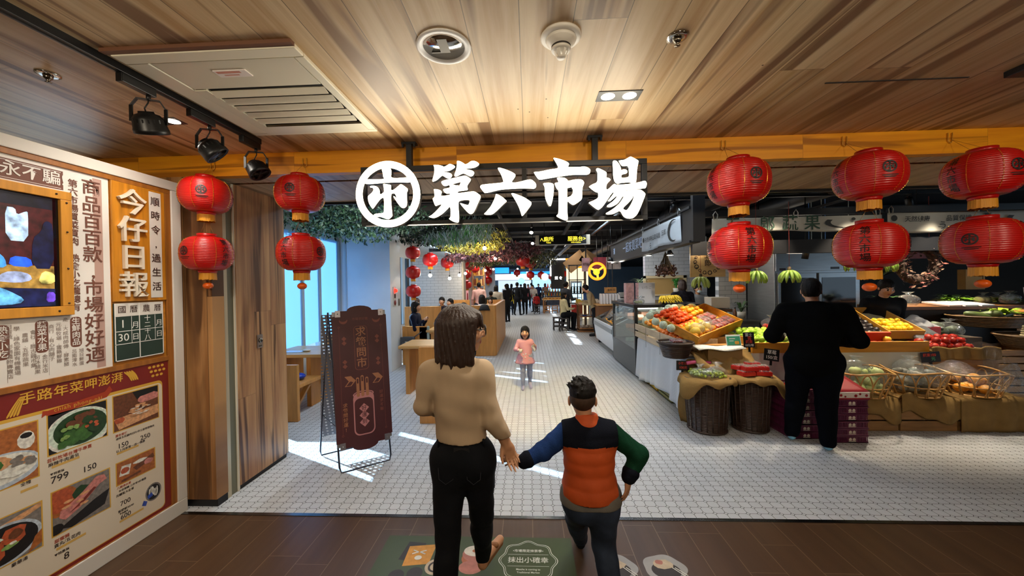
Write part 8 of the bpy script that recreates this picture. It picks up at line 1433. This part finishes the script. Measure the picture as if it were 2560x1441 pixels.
    return t, (r, f, up), (hr, hfw, hu, q, c)
# --- woman in the foreground, head turned to the right
J = dict(h=1.53, hs=1.04, f=unit(V3(.05, 1, 0)), hf=unit(V3(.985, .17, -.03)), pel=V3(-.330, 1.735, .815), neck=V3(-.345, 1.70, 1.285), head=V3(-.322, 1.722, 1.412), shL=V3(-.468, 1.70, 1.215), shR=V3(-.232, 1.70, 1.208), elL=V3(-.512, 1.71, 1.05), wrL=V3(-.478, 1.84, .985), elR=V3(-.182, 1.69, 1.000), wrR=V3(-.127, 1.745, .868),
         hipL=V3(-.402, 1.735, .775), hipR=V3(-.258, 1.735, .775), kneeL=V3(-.402, 1.70, .44), ankL=V3(-.405, 1.58, .085), toeL=V3(-.41, 1.72, .025), kneeR=V3(-.262, 1.86, .435), ankR=V3(-.272, 1.955, .150), toeR=V3(-.190, 2.085, .150))
jeans = mat('black_denim', '#0b0e15', .8, noise=.35, nscale=7, bmp=.15, bscale=260, spec=.2); swm = mat('beige_knit', '#b39d82', .9, noise=.05, nscale=12, bmp=.12, bscale=800, stretch=(1, 1, .25), spec=.15)
t, (r, f, up), (hr, hfw, hu, q, c) = person('woman in beige sweater and black jeans, hand in hand with the boy, head turned right', J, swm, jeans, .0058, None, None, None, .93, 1., .895, None, .012, .008, topname='sweater', handdir={'R': (V3(.30, .10, -.85), V3(.2, -.85, .1), .75), 'L': (V3(.25, .8, -.2), V3(.9, 0, .3), .5)}, cuff=False, fa=.0028)
E = lambda a, rad, kk=.02: ('e', c+(hr*a[0]+hfw*a[1]+hu*a[2])*q, np.column_stack((hr, hfw, hu)), tuple(v*q for v in rad), kk*q)
Hp = [E((0, -.015, .040), (.090, .108, .092)), E((0, -.035, -.045), (.090, .092, .125), .05), E((0, .068, .050), (.066, .036, .046), .02)]
for i in range(26):
    a = -2.35+4.7*i/25; b0 = c+(hr*.074*math.sin(a)+hfw*(-.026-.078*math.cos(a))+hu*.03)*q; e0 = c+(hr*.103*math.sin(a)+hfw*(-.030-.098*math.cos(a))-hu*(.162+.022*math.sin(i*2.3)))*q; Hp.append(('c', b0, e0, .026*q, .006*q, .018*q))
for sx in (-1, 1):
    for yy in (-.04, -.015, .01, .03, .048): Hp.append(('c', c+(hr*sx*.070+hfw*yy+hu*.05)*q, c+(hr*sx*.088+hfw*(yy+.004)-hu*(.150+.01*math.sin(yy*300)))*q, .026*q, .010*q, .02*q))
for i in range(9): a = -.05+.012*i*9/8; x = -.052+.013*i; Hp.append(('c', c+(hr*x+hfw*.082+hu*.075)*q, c+(hr*x*1.05+hfw*.104+hu*(.022-.004*(i % 3)))*q, .013*q, .005*q, .008*q))
def hd(P): Q = (P-c)@np.column_stack((hr, hfw, hu)); a = np.arctan2(Q[..., 0], -Q[..., 1]); return .0017*(np.sin(a*30+Q[..., 2]*60)+.7*np.sin(a*53+2+Q[..., 2]*90)+.6*np.sin(a*83-Q[..., 2]*40))
sdf_mesh('hair', Hp, .0048, [hairb_m], t, hd, [('e', c+(hfw*.125-hu*.075)*q, np.column_stack((hr, hfw, hu)), (.075*q, .078*q, .095*q)), ('e', c+(hr*.09+hfw*.108-hu*.045)*q, np.column_stack((hr, hfw, hu)), (.045*q, .042*q, .075*q)), ('e', c+(-hr*.09+hfw*.085-hu*.05)*q, np.column_stack((hr, hfw, hu)), (.045*q, .05*q, .075*q))])
gf = mat('glasses_black', '#0a0a0c', .3); mb = MB(); G_ = lambda x, y, z: Vector(c+(hr*x+hfw*y+hu*z)*q)
for sx in (-1, 1): mb.tube([G_(sx*.036+.027*math.cos(k*PI/8), .118, -.002+.022*math.sin(k*PI/8)) for k in range(16)], .0021, 6, closed=True); mb.tube([G_(sx*.062, .116, .006), G_(sx*.078, .07, .008), G_(sx*.080, .0, .004)], .0020, 6)
mb.tube([G_(-.010, .118, .004), G_(0, .122, .007), G_(.010, .118, .004)], .002, 6); mb.build('glasses', gf, t)
for sd in 'LR': sdf_mesh('sandal', [('c', J['ank'+sd]-V3(0, 0, .052), J['toe'+sd]-V3(0, 0, .018), .022, .020, .01), ('c', J['ank'+sd]*.45+J['toe'+sd]*.55+V3(-.02, 0, .008), J['ank'+sd]*.45+J['toe'+sd]*.55+V3(.02, 0, .008), .016, .016, .01)], .006, [mat('sandal_tan', '#8a5a34', .6)], t)
mb = MB(); pf = FR((-.318, 1.640, .862), (1, 0, 0), (0, -.1, 1)); mb.poly([rrect(-.036, .036, -.020, .020, .004)], .003, 0, pf); mb.build('waist_patch', mat('patch_black', '#1c1c1f', .6), t)
mb = MB()
for x in (-.435, -.385, -.275, -.222): mb.tube([(x, 1.655+.25*abs(x+.33), .865), (x, 1.648+.25*abs(x+.33), .905)], .006, 6)
mb.build('belt_loop', jeans, t); mb = MB()
for x0, x1 in ((-.43, -.355), (-.30, -.23)): mb.tube([(x0, 1.648, .80), (x0+.005, 1.640, .735), ((x0+x1)/2, 1.634, .715), (x1-.005, 1.640, .735), (x1, 1.648, .80)], .0016, 5)
mb.build('pocket_seam', mat('seam', '#23262f', .8), t)
# --- boy
J = dict(h=1.16, hs=1.22, f=unit(V3(-.03, 1, .02)), hf=unit(V3(.10, 1, -.05)), pel=V3(.297, 1.86, .535), neck=V3(.283, 1.84, .925), head=V3(.262, 1.855, 1.035), shL=V3(.180, 1.85, .870), shR=V3(.400, 1.85, .868), elL=V3(.062, 1.83, .782), wrL=V3(-.040, 1.80, .742), elR=V3(.532, 1.83, .765), wrR=V3(.474, 1.80, .668),
         hipL=V3(.240, 1.86, .50), hipR=V3(.358, 1.855, .50), kneeL=V3(.246, 2.06, .30), ankL=V3(.288, 2.22, .07), toeL=V3(.30, 2.36, .025), kneeR=V3(.362, 1.87, .275), ankR=V3(.385, 1.76, .065), toeR=V3(.395, 1.88, .02))
bj = mat('blue_grey_denim', '#2a3446', .85, noise=.45, nscale=9, bmp=.12, bscale=260, spec=.2); nvy = mat('fleece_navy', '#12151f', .95, bmp=.5, bscale=300, spec=.1); blu = mat('fleece_blue', '#1d3566', .95, bmp=.5, bscale=300, noise=.2, nscale=20, spec=.1); grn = mat('fleece_green', '#123a28', .95, bmp=.5, bscale=300, noise=.2, nscale=20, spec=.1); org = mat('vest_orange', '#c04e18', .7, noise=.08, nscale=10, bmp=.12, bscale=40)
t, (r, f, up), (hr, hfw, hu, q, c) = person('boy in an orange and navy vest with blue and green sleeves, striding forward', J, None, bj, .0052, None, None, '#15171c', 1.02, 1., None, None, .01, .018, handdir={'L': (V3(-.75, -.10, .15), V3(.1, .6, -.6), .8), 'R': (V3(-.12, -.05, -.95), V3(-.6, .5, .1), .35)})
tor, arm, leg, foot, _ = limbs(J, 1.02)
for nm, s, m in (('blue_sleeve', 'L', blu), ('green_sleeve', 'R', grn)):
    A = inf(arm[s], .017); sdf_mesh('sleeve', [A[0], ('c', A[1][1], A[1][1]+(A[1][2]-A[1][1])*.86, A[1][3], A[1][4], .02)], .0055, [m], t, lambda P: .0016*np.sin(P[..., 0]*70+P[..., 2]*50)+.001*np.sin(P[..., 0]*190+P[..., 1]*170))
    w0, w1 = A[1][1]+(A[1][2]-A[1][1])*.82, A[1][1]+(A[1][2]-A[1][1])*.98; sdf_mesh('cuff', [('c', w0, w1, A[1][4]+.007, A[1][4]+.001, .01)], .005, [nvy], t)
vz = .83; ve = inf(tor[:4], .024, 1.02)+[('c', V3(.292, 1.86, .60), V3(.292, 1.86, .56), .118, .12, .04), ('c', V3(.235, 1.86, .57), V3(.352, 1.86, .57), .085, .085, .03)]
quilt = lambda P: .0035*np.abs(np.sin(P[..., 2]*PI/.062))*-1+.001*np.sin(P[..., 0]*60+P[..., 2]*30)
sdf_mesh('vest', ve, .0055, [org, nvy], t, quilt, [('p', V3(0, 0, .552), V3(0, 0, -1.)), ('p', V3(.155, 1.86, .80), V3(-1., 0, 0)), ('p', V3(.425, 1.86, .80), V3(1., 0, 0)), ('p', V3(.28, 1.84, .945), V3(0, 0, 1.))], lambda C: (C[:, 2] > vz+.02*np.cos((C[:, 0]-.29)*9)-.018))
sdf_mesh('collar', [('c', V3(.282, 1.84, .915), V3(.281, 1.845, .938), .064, .058, .01)], .005, [org], t, None, [('p', V3(.28, 1.845, .966), V3(0, .15, 1.))])
sdf_mesh('shirt', [('c', V3(.245, 1.86, .55), V3(.345, 1.86, .55), .098, .102, .03), ('c', V3(.245, 1.86, .525), V3(.345, 1.86, .525), .098, .102, .03)], .0055, [cloth('#6d6a64')], t, None, [('p', V3(0, 0, .515), V3(0, 0, -1.))])
E = lambda a, rad, kk=.02: ('e', c+(hr*a[0]+hfw*a[1]+hu*a[2])*q, np.column_stack((hr, hfw, hu)), tuple(v*q for v in rad), kk*q)
Hp = [E((0, -.012, .046), (.079, .096, .082))]; rr = random.Random(5)
for i in range(110):
    a, b = rr.uniform(0, 6.28), rr.uniform(.0, 1.)**.6; dv = hr*math.cos(a)*b*.080+hfw*(math.sin(a)*b*.092-.012)+hu*(.050+.078*(1-b*b)**.5); p0 = c+dv*q; e = unit(dv)*.006+hu*.003-hr*.012*rr.uniform(0, 1.3)+hfw*.010*rr.uniform(-1, 1); Hp.append(('c', p0-unit(dv)*.004, p0+e*q*1.3, .0085, .0030, .006))
sdf_mesh('hair', Hp, .0042, [hair_m], t, None, [('p', c-hu*.000*q, -hu*1.+hfw*.12), ('e', c+(hfw*.125-hu*.02)*q, np.column_stack((hr, hfw, hu)), (.07*q, .06*q, .075*q))])
sdf_mesh('hair_fade', [E((0, -.020, .012), (.0775, .0865, .075))], .0045, [mat('hair_fade', '#3a2618', .7, noise=.3, nscale=60)], t, None, [('p', c-hu*.050*q, -hu+hfw*.2), ('p', c+hfw*.02*q, hfw)])
# --- man shopping at the stall, seen from behind
J = skeleton(2.735, 3.64, -.55, 1.64, None, wide=1.18); J.update(head=V3(2.755, 3.69, 1.515), neck=V3(2.738, 3.64, 1.375), elL=V3(2.455, 3.80, 1.06), elR=V3(2.985, 3.44, 1.06), wrL=V3(2.64, 4.0, 1.02), wrR=V3(3.03, 3.72, 1.02), ankL=V3(2.635, 3.80, .085), toeL=V3(2.71, 3.94, .03), ankR=V3(2.80, 3.56, .085), toeR=V3(2.88, 3.70, .03), kneeL=V3(2.655, 3.76, .45), kneeR=V3(2.80, 3.58, .45))
J['hf'] = unit(V3(.55, .83, -.28))
t, B, Hd = person('shopper in all black clothes with pale blue shoes, standing at the fruit counter', J, mat('black_sweat', '#060708', .9, bmp=.15, bscale=240, spec=.05), mat('pants_black', '#07090f', .9, spec=.05), .0075, 'short', None, mat('shoe_blue', '#6fa6c4', .5), 1.18, 1., .70, None, .034, .028, topname='sweatshirt', hcurl=.9)
# --- little girl in a pink dress walking towards the camera
J = skeleton(-.06, 5.70, PI+.05, 1.0, None, walk=.35); J['hs'] = 1.38; J.update(head=V3(-.072, 5.68, .875), neck=V3(-.075, 5.70, .765), shL=V3(.018, 5.70, .725), shR=V3(-.168, 5.70, .725), elL=V3(.070, 5.68, .625), wrL=V3(.075, 5.585, .675), elR=V3(-.222, 5.67, .615), wrR=V3(-.172, 5.575, .615))
J['hf'] = unit(V3(-.03, -1, -.02)); pinkm = mat('dress_pink', '#d79aa0', .8, noise=.05, nscale=10)
t, (r, f, up), (hr, hfw, hu, q, c) = person('little girl with black bobbed hair and pink spotted dress walking on the tiles', J, pinkm, cloth('#9aa0b4'), .0056, 'bob', None, '#b9b2c4', 1.0, 1., .5, None, .010, .006, topname='dress_top', hcurl=1.0)
mb = MB(); mb.grid(48, 10, lambda u, v: (-.078+(.085+.068*v+.008*v*math.sin(u*2*PI*9))*math.cos(2*PI*u), 5.70+(.070+.05*v+.008*v*math.cos(u*2*PI*9))*math.sin(2*PI*u), .60-.205*v), wrap=True); sk = mb.build('skirt', pinkm, t, solid=.004); mb = MB()
for i in range(26): a = PI+PI*R.random(); v = R.uniform(.1, .9); mb.ell((-.078+(.089+.072*v)*math.cos(a), 5.70+(.074+.055*v)*math.sin(a), .60-.205*v), (.009, .006, .009), n=8, k=6)
mb.build('white_spot', mat('spot_white', '#e8dfe0', .7), sk)
for nm, w in (('cup', J['wrR']),): tag(MB().lathe([(0, 0), (.022, 0), (.030, .055), (.027, .055), (.020, .004)], 14, 0, TR(w[0]+.03, w[1]-.055, w[2]-.03)).build('paper_cup', wcard_m), 'small white paper cup held by the little girl', 'cup')
w = J['wrL']; tag(MB().grid(8, 8, lambda u, v: (w[0]-.045+.05*u+.01*math.sin(v*7), w[1]-.05+.02*math.sin(u*6+v*4), w[2]-.07+.10*v)).build('tissue', wcard_m, solid=.002), 'white tissue in the raised hand of the little girl', 'tissue')
# --- vendor and shop assistant
J = skeleton(4.83, 5.25, PI*.95, 1.62, wide=1.1, lean=.12); J['hf'] = unit(V3(-.25, -1, -.45)); person('vendor in black clothes and visor leaning over the stall behind the avocados', J, '#0c0d12', '#0c0d12', .011, 'short', topname='jacket', fat=1.15)
J = skeleton(3.34, 8.1, .1, 1.68); person('shop assistant with brown bobbed hair and dark floral blouse, back turned, behind the citrus tray', J, mat('floral_black', '#15131c', .8, noise=.7, nscale=26, spec=.2), '#1a1a20', .011, 'bob', hairb_m, topname='blouse', fat=1.05)
J = skeleton(3.8, 8.4, PI, 1.58); person('masked shop worker half hidden behind the shop assistant', J, '#8f949a', '#22252c', .014, 'short', mask='#c9dde6')
# --- seated guests and the crowd in the aisle
BL = ((.13, .03, .64), (.07, .14, .66)); EAT = ((.135, .04, .635), (.06, .13, .74)); PUSH = ((.14, .05, .62), (.10, .19, .63))
for a in (
 (-2.42, 7.62, -PI/2, 1.58, .43, 0, 'woman in a navy jacket sitting at the near left table, hand at her mouth', '#10162c', '#14151c', 'bob', EAT),
 (-3.0, 9.6, PI*.9, 1.6, .43, 0, 'woman with light brown hair behind the navy jacket woman', '#3d4550', '#23262c', 'long', BL),
 (-2.38, 9.85, PI, 1.62, .43, 0, 'person in a dark plum top with short hair by the bay window', '#1c1620', '#1a1a20', 'short', BL),
 (-1.95, 9.9, PI*.8, 1.55, .43, 0, 'person in black bending over the table before the tiled wall', '#17171c', '#1c1c22', 'short', PUSH),
 (-1.15, 8.85, .1, 1.62, .50, 0, 'person in a white shirt sitting inside the wooden booth with back turned', '#d5dae2', '#2a2c34', 'bob', BL),
 (-1.02, 9.6, PI, 1.12, .68, 0, 'child with a fringe sitting inside the wooden booth', '#c9a07a', '#2a2c34', 'bob', BL),
 (-1.45, 8.0, -.3, 1.5, .42, 0, 'person with dark hair sitting low behind the foreground woman', '#2a2c30', '#22242a', 'short', BL),
 (-1.90, 13.8, .2, 1.74, None, .2, 'man in a salmon pink hooded jacket seen from behind in the aisle', '#d6aea6', '#3a3c44', 'crop', None),
 (-1.22, 13.5, .1, 1.62, None, 0, 'woman in a beige cardigan with a round dark bun cut', '#b4ac9c', '#4a443c', 'bob', None),
 (-1.35, 12.9, .2, 1.42, None, 0, 'teenager in a dark green hooded top', '#2b322c', '#22242a', 'short', None),
 (-.95, 15.8, .9, 1.68, None, 0, 'woman in a black coat with a mustard bag', '#121316', '#15161a', 'bob', None),
 (-.98, 19.5, PI*.95, 1.35, None, .5, 'girl in a yellow top and jeans walking', '#c9b42a', '#1c2436', 'long', None),
 (-.62, 19.2, -.3, 1.76, None, .8, 'tall man all in black walking away in the middle of the aisle', '#0e0f13', '#0c0d12', 'short', None),
 (-.22, 19.6, .2, 1.7, None, .5, 'person in a long dark coat beside the tall man in black', '#121217', '#101116', 'long', None),
 (.35, 21.5, 2.6, 1.62, None, .4, 'woman in a pale grey coat leaning to a child', '#b2aba6', '#2c2c34', 'short', PUSH),
 (.42, 20.6, .2, 1.12, None, .2, 'child in a red coat holding a dark toy', '#8e1c1c', '#1d1d22', 'bob', None),
 (.98, 21.8, 1.9, 1.2, None, .2, 'child in a pale blue top at the low table', '#a9bcc8', '#32343c', 'short', None),
 (-.05, 24.5, PI, 1.66, None, .4, 'person in a pink and black jacket far down the aisle', '#a04a50', '#17181d', 'short', None),
 (.18, 26.0, 0, 1.75, None, .4, 'person in a grey jumper far down the aisle', '#7d8794', '#1b1d24', 'short', None),
 (-.6, 27.5, 0, 1.7, None, .4, 'dark clothed person standing far away behind the tall man', '#1a1c26', '#14151a', 'short', None),
 (.75, 28.5, PI, 1.68, None, .4, 'person in a navy top near the end of the aisle', '#1c2440', '#14151a', 'short', None),
 (1.2, 27.0, .5, 1.7, None, .3, 'person in brown at the far end on the right', '#5a4636', '#1b1c22', 'long', None),
 (-1.6, 25.0, .3, 1.66, None, .3, 'person in white at the far counters on the left', '#c4c8cc', '#24262e', 'short', None),
 (-1.15, 24.0, -.5, 1.7, None, .3, 'person in charcoal queuing at the far counters', '#2a2d36', '#17181d', 'bob', None),
 (1.30, 13.0, -.9, 1.72, None, .2, 'man in a grey jacket and cap beside the slatted display rack', '#3c4048', '#1c1d24', 'short', PUSH),
 (1.18, 12.6, -PI*.42, 1.58, .48, 0, 'woman in a cream jumper sitting on a dark stool with her back half turned', '#cfc49a', '#101116', 'long', PUSH),
 (2.02, 11.3, PI*.45, 1.6, None, 0, 'shop worker in a beige top and black apron bending over the counter', '#a89a78', '#1a1a1e', 'short', PUSH),
):
    x, y, rz, h, sit, wk, lb, tc, bc, hr_, arm_ = a; J = skeleton(x, y, rz, h, sit, wk, arm_, arm_, .35 if 'bending' in lb or 'leaning' in lb else 0.); person(lb, J, tc, bc, .014 if y < 11 else .019, hr_, hairb_m if 'brown' in lb else None, hem=(J['pel'][2]-.22 if 'coat' in lb else None), group=None, hands=True)
